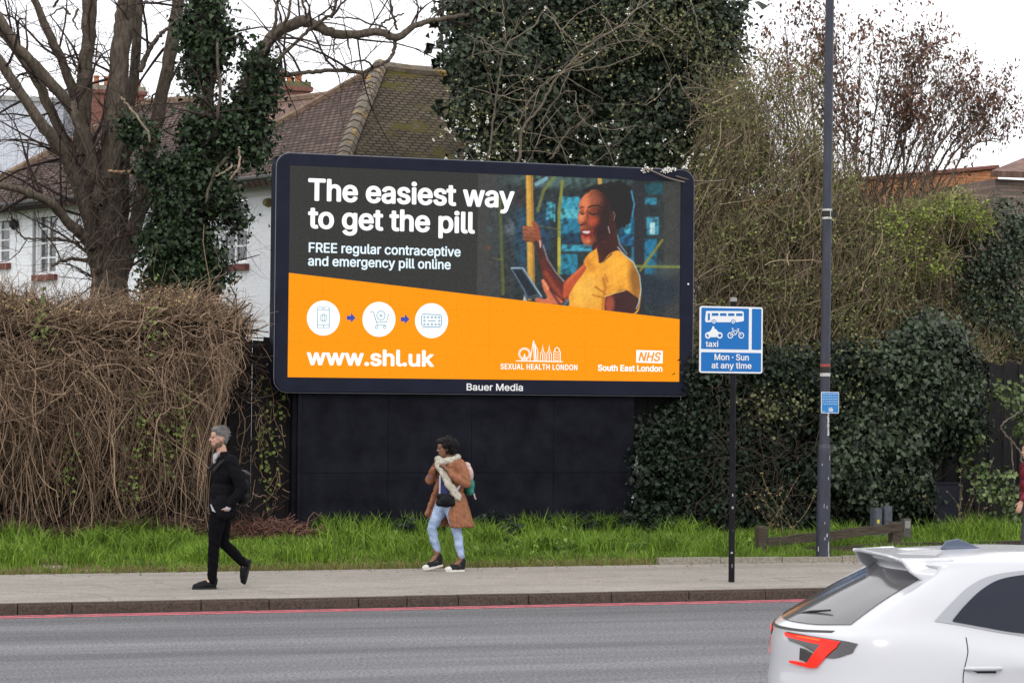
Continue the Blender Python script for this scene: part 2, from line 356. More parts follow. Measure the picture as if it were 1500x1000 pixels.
for i_, (y_, w_, z_) in enumerate([(.25, .2, .08), (.55, .27, .12), (.8, .17, .08)]): _v += [(-w_, y_, z_ + .06), (0, y_, z_), (w_, y_, z_ + .06)]
_v.append((0, 1, 0)); _f = [(0, 2, 1), (0, 3, 2), (1, 2, 5, 4), (2, 3, 6, 5), (4, 5, 8, 7), (5, 6, 9, 8), (7, 8, 10), (8, 9, 10)]
LEAF = bpy.data.meshes.new('leaf'); LEAF.from_pydata(_v, [], _f); LEAF.update(); LEAF.materials.append(M['weed'])
_t = M['weed'].node_tree; _g = [n for n in _t.nodes if n.bl_idname == 'ShaderNodeNewGeometry'][0]; _oi = _t.nodes.new('ShaderNodeObjectInfo')
for l_ in list(_g.outputs['Random Per Island'].links): _t.links.new(_oi.outputs['Random'], l_.to_socket)
WEEDS = [(780, 812, .22, 60, .11, 'broad leaved weed left of the yellow flower on the verge'), (835, 815, .25, 70, .13, 'large leaved weed clump under the right half of the billboard'),
 (745, 818, .2, 60, .1, 'low weed right of the walking woman beside the pavement'), (905, 812, .3, 80, .1, 'weed patch at the left end of the concrete edging'),
 (985, 808, .25, 60, .1, 'weed patch between billboard and bus lane sign'), (1045, 806, .2, 50, .1, 'weed just left of the bus lane sign pole'),
 (1098, 806, .15, 45, .1, 'weed at the foot of the short wooden post'), (1143, 806, .14, 40, .12, 'weed between the short post and the lamp post'),
 (360, 795, .16, 130, .07, 'bushy weed behind the walking man'), (1345, 795, .14, 60, .09, 'weed in front of the dark cabinet'), (200, 815, .2, 50, .1, 'dark weed rosette left of the walking man'),
 (560, 812, .2, 50, .09, 'small weed in the grass left of the woman'), (110, 812, .15, 40, .1, 'weed rosette near the bare gravel patch')]
for w in WEEDS: weed(*w)
# dandelions: stem + yellow head
fm = mat('dandelion_yellow', (.8, .5, .03), .6); sm_ = mat('flower_stem', (.1, .18, .04), .6)
for (px, py, lb) in [(877, 817, 'yellow dandelion at the pavement edge under the billboard'), (466, 806, 'pale dandelion seed head in the grass right of the man')]:
    c = atz(px, py, .14); c[2] = vz(c[0], c[1]); e = empty('dandelion', c, lb, 'flower')
    Acc().tube([(0, 0, 0), (.005, 0, .05), (0, -.01, .1)], [.003, .003, .002], 5).build('stem', sm_, e)
    a = Acc()
    for i in range(14):
        an = i * 2 * pi / 14; a.extrude([(0, 0), (.014, .004), (.018, 0), (.014, -.004)], lambda u, v: (u * cos(an) - v * sin(an), -.01 + u * sin(an) + v * cos(an), .1 + .3 * u), (0, 0, .003))
    a.build('flower_head', fm, e)
# pink litter in the gutter
c = atz(8, 893, .01); a = Acc()
for i in range(9):
    p = c + rng.normal(size=3) * [.03, .02, .0] + [0, 0, .01 + .05 * rng.random()]
    d = rng.normal(size=(3, 3)) * .03; a.add([p + d[0], p + d[1], p + d[2]], None, [(0, 1, 2)])
a.build('crumpled_wrapper', mat('pink_foil', (.6, .12, .45), .4, island=.5), label='crumpled pink wrapper lying against the kerb at the far left', category='litter')

# ------------------------------------------------------------------ fences
M['fence'] = mat('fence_wood', (.014, .012, .012), .85, var=.5, scale=6, bump=.6, stretch=(8, 8, .6), spec=.2)
M['fence_grey'] = mat('fence_wood_grey', (.018, .017, .018), .85, var=.5, scale=6, bump=.6, stretch=(8, 8, .6), spec=.2)
def fence(x0, x1, Y, ztop, label, m, pw=.145):
    f = empty('wooden_fence', (x0, Y, .1), label, 'fence')
    x = 0.; i = 0
    while x < x1 - x0:
        w = pw * random.uniform(.93, 1.06); dy = (i % 2) * .021 + random.uniform(-.001, .001); g0, g1 = (-.004, -.004) if i % 2 == 0 else (.006, .006); zt = ztop - .1 + random.uniform(-.03, .03); tl = random.uniform(-.006, .006)
        a = Acc(); V = [(x - g0, dy, -.1), (x + w + g1, dy, -.1), (x - g0, dy + .018, -.1), (x + w + g1, dy + .018, -.1), (x - g0 + tl, dy, zt), (x + w + g1 + tl, dy, zt - .008), (x - g0 + tl, dy + .018, zt), (x + w + g1 + tl, dy + .018, zt - .008)]
        a.add(V, [(0, 2, 3, 1), (4, 5, 7, 6), (0, 1, 5, 4), (2, 6, 7, 3), (0, 4, 6, 2), (1, 3, 7, 5)]).build('plank', m, f); x += w; i += 1
    for z in (.5, 1.5, ztop - .45): Acc().box(0, x1 - x0, .045, .1, z, z + .09).build('rail', m, f)
    for px_ in np.arange(.3, x1 - x0, 1.8): Acc().box(px_, px_ + .1, .1, .2, -.1, ztop - .3).build('post', m, f)
    return f
fence(-3, 8.08, 33.62, 3.16, 'tall dark plank fence under the dead climber left of the billboard', M['fence'], .165)
fence(13.4, 25, 33.62, 2.97, 'tall dark plank fence right of the ivy, behind the cabinet', M['fence_grey'], .135)

# ------------------------------------------------------------------ hoarding under the billboard
M['hoard'] = mat('hoarding_paint', (.0055, .0062, .0115), .75, var=.5, scale=2.2, col2=(.0085, .009, .014), bump=.15, bscale=60, spec=.10)

hd = empty('black_hoarding', (8.14, 33.3, .1), 'low black painted panel wall directly below the billboard', 'hoarding')
hx = [0, 1.3, 2.58, 3.87, 5.16]
for i in range(4):
    for (z0, z1) in ((0, 1.12), (1.126, 2.32)):
        Acc().box(hx[i] + .003, hx[i + 1] - .003, random.uniform(0, .004), .05, z0, z1).build('panel', M['hoard'], hd)
Acc().box(-.06, -.004, -.02, .06, 0, 2.3).build('edge_batten', M['hoard'], hd)
Acc().box(-.12, 5.16, .065, .25, 0, 2.3).build('backing', M['hoard'], hd)
# torn white scraps at its right edge
for (px, py, lb) in [(931, 680, 'upper torn white scrap at the right edge of the black hoarding'), (930, 693, 'middle torn white scrap at the right edge of the hoarding'), (927, 737, 'lowest torn white scrap at the right edge of the hoarding')]:
    c = at(px, py, 33.27); a = Acc()
    for i in range(4):
        p = c + [rng.normal() * .02, -.01 * i, rng.normal() * .05]; a.extrude([(0, 0), (.03, .02), (.035, .07), (.01, .09), (-.01, .05)], lambda u, v: p + np.array([u, 0, v]), (0, .004, 0))
    a.build('paper_scrap', mat('white_paper', (.7, .7, .7), .7), label=lb, category='paper')

gm = mat('old_gum', (.13, .12, .11), .9)
for i in range(70):
    x = rng.uniform(1.5, 19); y = rng.uniform(KY + .25, PY - .1); r_ = rng.uniform(.012, .03); k = 9
    V = [(x + r_ * rng.uniform(.8, 1.2) * cos(a_), y + r_ * rng.uniform(.8, 1.2) * sin(a_), .1122) for a_ in np.arange(k) * 2 * pi / k]; V += [(v[0] * .6 + x * .4, v[1] * .6 + y * .4, .1145) for v in V]
    F_ = [(j, (j + 1) % k, k + (j + 1) % k, k + j) for j in range(k)]; Acc().add(V, F_, [(k, k + j, k + j + 1) for j in range(1, k - 1)]).build('gum_spot', gm, pv)
V, T = leaves(np.column_stack([rng.uniform(1.5, 19, 130), PY - np.abs(rng.normal(size=130)) * .25, np.full(130, .118)]), rng.normal(size=(130, 3)) * .25 + [0, 0, 1], .045 * rng.uniform(.4, 1.3, 130), 0, .4)
Acc().add(V, None, T).build('fallen_leaves', mat('fallen_leaf', (.12, .08, .045), .8, island=.5), kind='stuff', label='small brown dead leaves lying along the back of the pavement', category='leaves')
V, T = leaves(np.column_stack([rng.uniform(1.5, 19, 220), KY - .02 - np.abs(rng.normal(size=220)) * .05, np.full(220, .012)]), rng.normal(size=(220, 3)) * .3 + [0, 0, 1], .035 * rng.uniform(.4, 1.3, 220), 0, .4)
Acc().add(V, None, T).build('gutter_debris', mat('gutter_leaf', (.07, .05, .03), .8, island=.5), kind='stuff', label='dark leaf crumbs collected in the gutter against the kerb', category='leaves')
# ================================================================== BILLBOARD
BY = 33.2
def emis(name, col, s=1.):
    m = bpy.data.materials.new(name); m.use_nodes = True; b = m.node_tree.nodes['Principled BSDF']
    b.inputs['Base Color'].default_value = (.02, .02, .02, 1); b.inputs['Emission Color'].default_value = (*col, 1); b.inputs['Emission Strength'].default_value = s
    b.inputs['Roughness'].default_value = .6; b.inputs['Specular IOR Level'].default_value = .15
    return m
def led(m, amt=.1, sx=38, name='led'):
    """LED pixel pitch: fine cell modulation of the emission plus cabinet seams"""
    t = m.node_tree; n = t.nodes; l = t.links; b = n['Principled BSDF']; col = b.inputs['Emission Color'].default_value[:]
    co = n.new('ShaderNodeTexCoord'); tx = n.new('ShaderNodeTexNoise'); tx.inputs['Scale'].default_value = sx; tx.inputs['Detail'].default_value = 3
    l.new(co.outputs['Object'], tx.inputs['Vector']); r = n.new('ShaderNodeValToRGB'); r.color_ramp.elements[0].position = .25; r.color_ramp.elements[1].position = .75
    r.color_ramp.elements[0].color = (1 - amt, 1 - amt, 1 - amt, 1); r.color_ramp.elements[1].color = (1 + amt, 1 + amt, 1 + amt, 1)
    l.new(tx.outputs['Fac'], r.inputs['Fac']); mm = n.new('ShaderNodeMix'); mm.data_type = 'RGBA'; mm.blend_type = 'MULTIPLY'; mm.inputs['Factor'].default_value = 1
    mm.inputs['A'].default_value = col; l.new(r.outputs['Color'], mm.inputs['B'])
    if b.inputs['Emission Color'].links: pass
    l.new(mm.outputs['Result'], b.inputs['Emission Color']); return m
bb = empty('digital_billboard', (0, 0, 0), 'large lit screen billboard with navy rounded frame over the black hoarding', 'billboard')
M['frame'] = mat('billboard_frame', (.010, .012, .026), .55, var=.2, scale=3, spec=.14, bump=.04, bscale=80)
FX0, FX1, FZ0, FZ1, FR = 7.705, 14.215, 2.385, 5.825, .2
SX0, SX1, SZ0, SZ1 = 7.9, 14.0, 2.602, 5.65
def rrect(x0, x1, z0, z1, r, k=8):
    P = []
    for (cx, cz, a0) in ((x1 - r, z1 - r, 0), (x0 + r, z1 - r, pi / 2), (x0 + r, z0 + r, pi), (x1 - r, z0 + r, 1.5 * pi)):
        for i in range(k + 1):
            a = a0 + i * pi / 2 / k; P.append((cx + r * cos(a), cz + r * sin(a)))
    return P
O = rrect(FX0, FX1, FZ0, FZ1, FR); O2 = rrect(FX0 + .012, FX1 - .012, FZ0 + .012, FZ1 - .012, FR - .012); I = rrect(SX0, SX1, SZ0, SZ1, .004)
n = len(O); a = Acc()
V = [(x, BY + .34, z) for x, z in O] + [(x, BY + .015, z) for x, z in O] + [(x, BY, z) for x, z in O2] + [(x, BY, z) for x, z in I] + [(x, BY + .05, z) for x, z in I]
Q = []
for k in range(4):
    Q += [(k * n + i, k * n + (i + 1) % n, (k + 1) * n + (i + 1) % n, (k + 1) * n + i) for i in range(n)]
a.add(V, Q); a.build('frame', M['frame'], bb)
Acc().box(FX0 + .03, FX1 - .03, BY + .2, BY + .338, FZ0 + .03, FZ1 - .03).build('back_cabinet', M['frame'], bb)
# thin bright aluminium trim round the edge (left and top catch the sky)
a = Acc(); ring = np.array([(x, BY + .017, z) for x, z in rrect(FX0 - .004, FX1 + .004, FZ0 - .004, FZ1 + .004, FR)])
a.tube(np.vstack([ring, ring[:1]]), .0055, 5, False); a.build('edge_trim', mat('aluminium_trim', (.22, .23, .26), .5, metal=.6), bb)
# LED cabinets: 12 x 4 individual panels, orange below the sloping edge, dark above (the artwork is flat print on them)
SY = BY + .02
orange = led(emis('screen_orange', (1.0, .335, .012), 1.0), .06, 30); dark = led(emis('screen_dark', (.050, .050, .048), 1.), .3, 45)
sc_ = bpy.data.objects.new('screen', None); link(sc_, bb)
e1 = at(423, 399.5, SY); e2 = at(996, 467.5, SY)
def ez(x): return e1[2] + (x - e1[0]) / (e2[0] - e1[0]) * (e2[2] - e1[2])
cw = (SX1 - SX0) / 12; chh = (SZ1 - SZ0) / 6
for i in range(12):
    for j in range(6):
        x0, x1 = SX0 + i * cw, SX0 + (i + 1) * cw; z0, z1 = SZ0 + j * chh, SZ0 + (j + 1) * chh
        dy = random.uniform(-.0012, .0012); G = .0004
        me = bpy.data.meshes.new('led_panel'); bm = bmesh.new()
        vs = [bm.verts.new((x, SY + dy, z)) for x, z in ((x0 + G, z0 + G), (x1 - G, z0 + G), (x1 - G, z1 - G), (x0 + G, z1 - G))]
        bm.faces.new(vs)
        bmesh.ops.bisect_plane(bm, geom=bm.faces[:] + bm.edges[:] + bm.verts[:], plane_co=Vector((e1[0], SY, e1[2])), plane_no=Vector((-(e2[2] - e1[2]), 0, e2[0] - e1[0])))
        for f in bm.faces:
            c = f.calc_center_median(); f.material_index = 1 if c.z > ez(c.x) else 0
        bmesh.ops.extrude_face_region(bm, geom=bm.faces[:])
        bm.normal_update(); bm.to_mesh(me); bm.free()
        # keep the plain sheet, give it a thin body behind
        me2 = bpy.data.meshes.new('led_panel'); bm = bmesh.new(); bm.from_mesh(me)
        for f in bm.faces: pass
        bm.to_mesh(me2); bm.free(); bpy.data.meshes.remove(me)
        me2.materials.append(orange); me2.materials.append(dark); mobj('led_panel', me2, None, sc_)
Acc().box(SX0, SX1, SY + .006, SY + .05, SZ0, SZ1).build('screen_back', mat('screen_back', (.02, .02, .02), .8), sc_)

# lettering ---------------------------------------------------------
FONT = None
try:
    for sub in ('fonts/Inter.woff2',):
        p_ = os.path.join(bpy.utils.resource_path('LOCAL'), 'datafiles', sub)
        if os.path.exists(p_): FONT = bpy.data.fonts.load(p_)
except Exception: FONT = None
_c = bpy.data.curves.new('probe', 'FONT'); _c.body = 'H'; _c.size = 1
if FONT: _c.font = FONT
_o = bpy.data.objects.new('probe', _c); C.objects.link(_o); bpy.context.view_layer.update(); _m = bpy.data.meshes.new_from_object(_o.evaluated_get(bpy.context.evaluated_depsgraph_get())); CAPU = max(v.co.y for v in _m.vertices) - min(v.co.y for v in _m.vertices); bpy.data.objects.remove(_o); bpy.data.meshes.remove(_m)
def bez(sp):
    """sample a cyclic bezier spline as a polygon"""
    bp = sp.bezier_points; n = len(bp); out = []
    for i in range(n):
        p0, h0, h1, p1 = bp[i].co, bp[i].handle_right, bp[(i + 1) % n].handle_left, bp[(i + 1) % n].co
        st = 1 if (abs((h0 - p0).cross(p1 - p0).z) < 1e-7 and abs((h1 - p1).cross(p0 - p1).z) < 1e-7) else 5
        for k in range(st):
            t = k / st; q = p0 * (1 - t) ** 3 + h0 * 3 * t * (1 - t) ** 2 + h1 * 3 * t * t * (1 - t) + p1 * t ** 3; out.append((q.x, q.y))
    return out
def glyphs(s, shear, spacing):
    """outline every letter; overlapping strokes of one letter are filled one by one, counters cut out"""
    c = bpy.data.curves.new('t', 'FONT'); c.body = s; c.size = 1; c.shear = shear; c.space_character = spacing
    if FONT: c.font = FONT
    o = bpy.data.objects.new('t', c); C.objects.link(o); bpy.context.view_layer.update(); cv = o.to_curve(bpy.context.evaluated_depsgraph_get())
    P = [bez(sp) for sp in cv.splines if sp.type == 'BEZIER' and len(sp.bezier_points) > 1]; o.to_curve_clear(); bpy.data.objects.remove(o)
    ar = lambda p: sum(p[i][0] * p[(i + 1) % len(p)][1] - p[(i + 1) % len(p)][0] * p[i][1] for i in range(len(p))) / 2
    A = [ar(p) for p in P]; sg = 1 if A[int(np.argmax(np.abs(A)))] > 0 else -1
    outer = [p for p, a_ in zip(P, A) if a_ * sg > 0]; holes = [p for p, a_ in zip(P, A) if a_ * sg < 0]
    def inside(q, p):
        r_ = False
        for i in range(len(p)):
            (x1, y1), (x2, y2) = p[i], p[(i + 1) % len(p)]
            if (y1 > q[1]) != (y2 > q[1]) and q[0] < (x2 - x1) * (q[1] - y1) / (y2 - y1) + x1: r_ = not r_
        return r_
    from mathutils.geometry import delaunay_2d_cdt
    V = []; T = []
    for p in outer:
        hs_ = [h for h in holes if inside(h[0], p)]; loops = [p] + hs_; flat = []; ed_ = []
        for l in loops:
            l = [q for i_, q in enumerate(l) if math.dist(q, l[i_ - 1]) > 1e-6]; b0 = len(flat); flat += l; ed_ += [(b0 + i_, b0 + (i_ + 1) % len(l)) for i_ in range(len(l))]
        vo, _, fo, *_ = delaunay_2d_cdt([Vector(q) for q in flat], ed_, [], 0, 1e-7)
        vo = [(v.x, v.y) for v in vo]; b_ = len(V)
        for t in fo:
            c_ = (sum(vo[k][0] for k in t) / 3, sum(vo[k][1] for k in t) / 3)
            if inside(c_, p) and not any(inside(c_, h) for h in hs_): T.append(tuple(k + b_ for k in t))
        V += vo
    return np.array(V), np.array(T)
def text(s, L_, B_, R_, cap, Y, m, parent, bold=.03, shear=0., lift=.006, name='lettering', ref=None, spacing=1., **props):
    """s set between image points L_=(x,y) baseline left, R_ = (x,y) baseline right, cap = cap height in pixels, on the plane Y"""
    co, tri = glyphs(s, shear, spacing); a = at(L_[0], L_[1], Y); b = at(R_[0], R_[1], Y); top = at(L_[0], L_[1] - cap, Y); n = len(co)
    x0, x1 = co[:, 0].min(), co[:, 0].max(); b_ = bold * (top[2] - a[2]); sx = (b[0] - a[0] - 2 * b_) / (x1 - x0); sz = (top[2] - a[2] - 1.5 * b_) / CAPU
    new = np.column_stack([a[0] + b_ + (co[:, 0] - x0) * sx, np.full(n, Y - lift), a[2] + .75 * b_ + co[:, 1] * sz]); K_ = 12; VV = []; T_ = []
    # heavier weight: shifted layers, each a hair in front of the last
    for q in range(K_):
        an = 2 * pi * q / K_; VV.append(new + np.array([b_ * cos(an), -q * .0001, b_ * sin(an) * .75])); T_.append(tri + q * n)
    return mobj(name, np_mesh(name, np.vstack(VV), None, np.vstack(T_)), m, parent, **props)
white = emis('screen_white', (1, 1, 1), 1.12); whiteb = emis('screen_cool_white', (.78, .92, 1.0), 1.1)
blue = emis('screen_arrow_blue', (.03, .06, .45)); teal = emis('icon_teal', (.10, .34, .46))
text('The easiest way', (451, 294), 0, (753.5, 303.5), 33, SY, white, bb, .05, label='headline first line')
text('to get the pill', (451, 334.5), 0, (695.5, 341.5), 32.5, SY, white, bb, .05, label='headline second line')
text('FREE regular contraceptive', (452, 369.5), 0, (674.5, 376), 14.5, SY, whiteb, bb, .034)
text('and emergency pill online', (451, 389), 0, (660, 395), 14.5, SY, whiteb, bb, .034)
text('www.shl.uk', (449, 534.5), 0, (635.5, 538), 24.5, SY, white, bb, .055, label='white web address')
text('SEXUAL HEALTH LONDON', (733, 540.5), 0, (845.5, 542), 8.2, SY, white, bb, .03, spacing=1.1)
text('South East London', (875.5, 543), 0, (970, 544.5), 9.2, SY, white, bb, .05)
def bpoly(pts, m, name, lift, Y=SY, parent=bb, d=.001):
    a = Acc(); P = [at(x, y, Y) - [0, lift, 0] for x, y in pts]
    from mathutils.geometry import tessellate_polygon
    T = tessellate_polygon([[Vector(p) for p in P]]); a.add(P, None, T); return a.build(name, m, parent)
def stroke_acc(a, pts, w, lift, Y=SY, closed=False):
    P = np.array([at(x, y, Y) for x, y in pts]); P[:, 1] = Y - lift
    if closed: P = np.vstack([P, P[:1]])
    s = w / 2 / (CAM_F / ((P[0] - CP) @ fw)); T = unit(np.gradient(P, axis=0)); S = np.column_stack([-T[:, 2], np.zeros(len(P)), T[:, 0]])
    if closed: S[0] = S[-1] = unit(S[0] + S[-1])
    V = np.stack([P - S * s, P + S * s], 1).reshape(-1, 3); a.add(V, [(i * 2, i * 2 + 1, i * 2 + 3, i * 2 + 2) for i in range(len(P) - 1)])
def circ(cx, cy, rx, ry, k=32, a0=0, a1=2 * pi): return [(cx + rx * cos(a0 + (a1 - a0) * i / k), cy - ry * sin(a0 + (a1 - a0) * i / k)) for i in range(k if a1 - a0 > 6.2 else k + 1)]
bpoly([(932, 512.5), (970.7, 513.6), (970.5, 532), (931.8, 530.8)], white, 'logo_box', .004)
text('NHS', (934.5, 528.8), 0, (968, 529.8), 13.6, SY, orange, bb, .05, shear=.28, lift=.008)
for (cx, cy) in ((473.6, 465.8), (555, 467.6), (632, 469.6)): bpoly(circ(cx, cy, 24.2, 25.6, 40), white, 'icon_disc', .004)
for (cx, cy) in ((514, 465.5), (593, 467.5)):
    bpoly([(cx - 6, cy - 3), (cx, cy - 3), (cx, cy - 7.5), (cx + 6.5, cy), (cx, cy + 7), (cx, cy + 3), (cx - 6, cy + 3)], blue, 'arrow', .004)
# phone icon
a = Acc(); L_ = .008
stroke_acc(a, [(465.3, 450), (482, 450), (482, 480), (465, 480)], 1.3, L_, closed=True)
stroke_acc(a, [(466, 453.5), (482, 453.8)], .8, L_); stroke_acc(a, [(466, 476), (482, 476.2)], .8, L_); stroke_acc(a, [(471, 451.8), (476, 451.8)], 1, L_)
for rx in (5, 2.2): stroke_acc(a, circ(473.6, 465.5, rx, 5.2, 20), .9, L_, closed=True)
stroke_acc(a, [(473.6, 476.5), (473.6, 479)], 1.4, L_); a.build('phone_icon', teal, bb)
# trolley icon
a = Acc()
stroke_acc(a, [(542, 456.5), (547, 457), (552.5, 476), (565, 476.5)], 1.2, L_); stroke_acc(a, [(552, 471), (566, 471.5), (569, 460)], 1.1, L_)
stroke_acc(a, circ(557.8, 462, 6, 6.4, 24), 1.1, L_, closed=True); stroke_acc(a, [(555, 462), (560.6, 462.2)], 1.2, L_ + .001); stroke_acc(a, [(557.8, 459), (557.8, 465)], 1.2, L_ + .002)
for x in (551.5, 563.4): stroke_acc(a, circ(x, 479.2, 2, 2.1, 12), 1., L_, closed=True)
a.build('trolley_icon', teal, bb)
# blister pack icon
a = Acc(); rr = [(617.5, 463), (619, 460), (645, 461), (646.8, 464), (646.6, 475.5), (644.5, 479), (619.5, 478.5), (617.4, 475.5)]
stroke_acc(a, rr, 1.3, L_, closed=True)
for ix in range(5):
    for iy in range(3):
        if iy == 1 and 0 < ix < 4: continue
        stroke_acc(a, circ(621.6 + ix * 5.4, 464.4 + iy * 5.2 + ix * .1, 1.3, 1.3, 8), 1.2, L_, closed=True)
stroke_acc(a, [(626, 469.5), (638, 469.8)], 1.4, L_); a.build('pill_pack_icon', teal, bb)
# skyline logo
a = Acc(); SK = lambda pts, w=1.0, c=False: stroke_acc(a, pts, w, L_, closed=c)
SK([(755.5, 528.3), (824, 529.6)], 1.3)
SK(circ(768, 518, 7, 7, 24), 1.2, True); SK(circ(768, 518, 8.8, 8.8, 24), .7, True); SK([(764, 528), (768, 518.5), (772, 528)], 1.2); SK([(768, 518), (768, 527)], .9)
SK([(776, 528), (781.3, 498.5), (787.5, 513), (787.5, 529)], 1.2); SK([(781.3, 499), (782.5, 528)], 1.4); SK([(783.5, 504), (785, 528)], 1.6)
for x in (794.8, 804.2): SK([(x - 3.6, 528.8), (x - 3.4, 517.5), (x - 1, 514), (x, 505), (x + 1, 514), (x + 3.2, 517.5), (x + 3.3, 529)], 1.0); SK([(x, 516), (x, 528.8)], 1.2)
SK([(811, 529), (811, 516), (813, 510.5), (815.6, 508.5), (818.4, 510.5), (820.4, 516), (820.4, 529)], 1.2)
for yy in (514, 518, 522, 526): SK([(812.5, yy), (815.7, yy + 2.4), (819, yy)], .9)
a.build('skyline_logo', white, bb)
nw = mat('frame_lettering_white', (.85, .85, .87), .5)
text('Bauer Media', (683.3, 571.5), 0, (765.8, 573), 10.2, BY, nw, bb, .03, lift=.004)
bpoly(circ(1008, 416, 1.3, 1.3, 10), emis('status_light', (1, 1, 1), 1.), 'status_light', .006, BY)

# ---- the photograph printed on the screen: painted per vertex in numpy, flat artwork
def paint(px, py):
    col = np.zeros(px.shape + (3,)) + np.array([63, 63, 62])
    def sm(e0, e1, x): t = np.clip((x - e0) / (e1 - e0), 0, 1); return t * t * (3 - 2 * t)
    def put(mask, c):
        nonlocal col
        c = np.asarray(c, float); col = col * (1 - mask[..., None]) + c * mask[..., None]
    def poly(pts, soft=1.2):
        P = np.array(pts, float); inside = np.zeros(px.shape, bool); dmin = np.full(px.shape, 1e9); n = len(P)
        for i in range(n):
            (x1, y1), (x2, y2) = P[i], P[(i + 1) % n]
            with np.errstate(divide='ignore', invalid='ignore'):
                c = ((y1 > py) != (y2 > py)) & (px < (x2 - x1) * (py - y1) / (y2 - y1 + 1e-12) + x1)
            inside ^= c
            dx, dy = x2 - x1, y2 - y1; t = np.clip(((px - x1) * dx + (py - y1) * dy) / (dx * dx + dy * dy + 1e-9), 0, 1)
            dmin = np.minimum(dmin, np.hypot(px - x1 - t * dx, py - y1 - t * dy))
        sd_ = np.where(inside, dmin, -dmin); return sm(-soft, soft, sd_)
    def S(pts, k=5): return [tuple(p) for p in smooth_line(list(pts) + [pts[0]], k)[:-1]]
    def ell(cx, cy, rx, ry, rot=0, soft=.2):
        dx, dy = px - cx, py - cy; c, s = cos(rot), sin(rot); q = np.hypot((dx * c + dy * s) / rx, (-dx * s + dy * c) / ry); return 1 - sm(1 - soft, 1 + soft, q)
    def line(pts, w, soft=1.1):
        d = np.full(px.shape, 1e9)
        for (x1, y1), (x2, y2) in zip(pts[:-1], pts[1:]):
            dx, dy = x2 - x1, y2 - y1; t = np.clip(((px - x1) * dx + (py - y1) * dy) / (dx * dx + dy * dy + 1e-9), 0, 1); d = np.minimum(d, np.hypot(px - x1 - t * dx, py - y1 - t * dy))
        return 1 - sm(w / 2 - soft, w / 2 + soft, d)
    fade = sm(700, 770, px)
    # bus interior
    put(sm(715, 775, px) * .9, (40, 50, 52)); put(ell(790, 262, 45, 12, 0, .6) * .7, (95, 118, 112)); put(ell(850, 266, 70, 9, 0, .6) * .6, (90, 118, 112))
    put(ell(735, 330, 18, 55, .1, .9) * .8, (50, 62, 68)); put(ell(768, 350, 14, 55, 0, .6) * .7, (44, 88, 122)); put(ell(762, 290, 9, 15, 0, .5) * .7, (66, 48, 42))
    put(ell(747, 335, 7, 14, 0, .6) * .7, (110, 120, 128)); put(ell(795, 335, 12, 38, 0, .5) * .8, (38, 76, 108))
    put(ell(714, 363, 5, 4, 0, .6) * .8, (190, 80, 50)); put(ell(704, 337, 3, 4, 0, .6), (50, 130, 132)); put(ell(716, 336, 4, 4, 0, .6), (70, 130, 138)); put(ell(721, 300, 6, 22, -.3, .8) * .5, (84, 92, 88))
    # windows, cyan glow
    for (x0, x1, y0, y1, c) in [(819, 850, 288, 312, (60, 165, 195)), (818, 852, 306, 322, (88, 190, 205)), (818, 850, 320, 344, (40, 130, 165)), (822, 858, 342, 356, (18, 66, 92)), (822, 868, 358, 368, (64, 170, 200)),
                            (820, 846, 372, 402, (40, 135, 165)), (800, 810, 296, 322, (74, 178, 200)), (908, 932, 300, 360, (24, 100, 145)), (914, 924, 322, 342, (80, 200, 225)), (925, 929, 340, 400, (40, 120, 160)),
                            (944, 962, 290, 300, (50, 140, 168)), (947, 965, 318, 344, (70, 160, 190)), (943, 962, 350, 402, (30, 120, 160)), (944, 972, 268, 285, (28, 80, 90)), (920, 935, 378, 410, (40, 120, 150))]:
        put(sm(x0 - 2, x0 + 2, px) * (1 - sm(x1 - 2, x1 + 2, px)) * sm(y0 - 2, y0 + 2, py) * (1 - sm(y1 - 2, y1 + 2, py)) * .95, c)
    put(sm(951, 953, px) * (1 - sm(955, 957, px)) * sm(324, 328, py) * (1 - sm(340, 345, py)), (200, 235, 240)); put(line([(958, 326), (958, 342)], 3), (190, 230, 235)); put(line([(812, 300), (812, 324)], 3, 1), (70, 170, 190))
    tex = np.sin(px * .21 + 3 * np.sin(py * .09)) * np.cos(py * .17 + 2 * np.sin(px * .13)) + .6 * np.sin(px * .47 + py * .31) * np.cos(py * .53 - px * .11); put(np.clip(tex, 0, 1) * .55, (24, 30, 34)); put(np.clip(-tex - .6, 0, 1) * .3, (70, 120, 130))
    rib = .5 + .5 * np.sin(px * .55 + np.sin(py * .21) * 2.); put(rib * fade * .18, (30, 34, 34)); put(sm(927, 931, px) * (1 - sm(942, 946, px)), (40, 42, 46)); put(sm(969, 975, px), (58, 60, 58))
    put(ell(965, 425, 30, 24, 0, .4) * .9, (36, 46, 58)); put(ell(972, 395, 16, 12, 0, .7) * .6, (70, 84, 82))
    # poles
    put(line([(732, 290), (737, 430)], 4.5, 1.2) * .8, (96, 104, 44)); put(line([(722, 378), (736, 380)], 3, 1) * .7, (110, 112, 60)); put(line([(788, 308), (796, 280), (812, 258)], 5, 1.5) * .8, (116, 122, 66))
    put(line([(819, 400), (819, 310), (824, 266)], 4.5, 1.2), (128, 132, 58)); put(line([(819, 388), (819, 350)], 4.5, 1.), (180, 170, 66)); put(line([(878, 258), (880, 285)], 6, 1), (190, 150, 70))
    put(line([(932, 390), (998, 391)], 4, 1) * .9, (118, 128, 66)); put(line([(938, 396), (970, 352)], 4, 1.2) * .9, (128, 124, 54)); put(line([(784, 330), (820, 336)], 2.5, 1) * .6, (100, 100, 60))
    put(line([(786, 270), (800, 262)], 6, 1.5) * .8, (130, 175, 190))
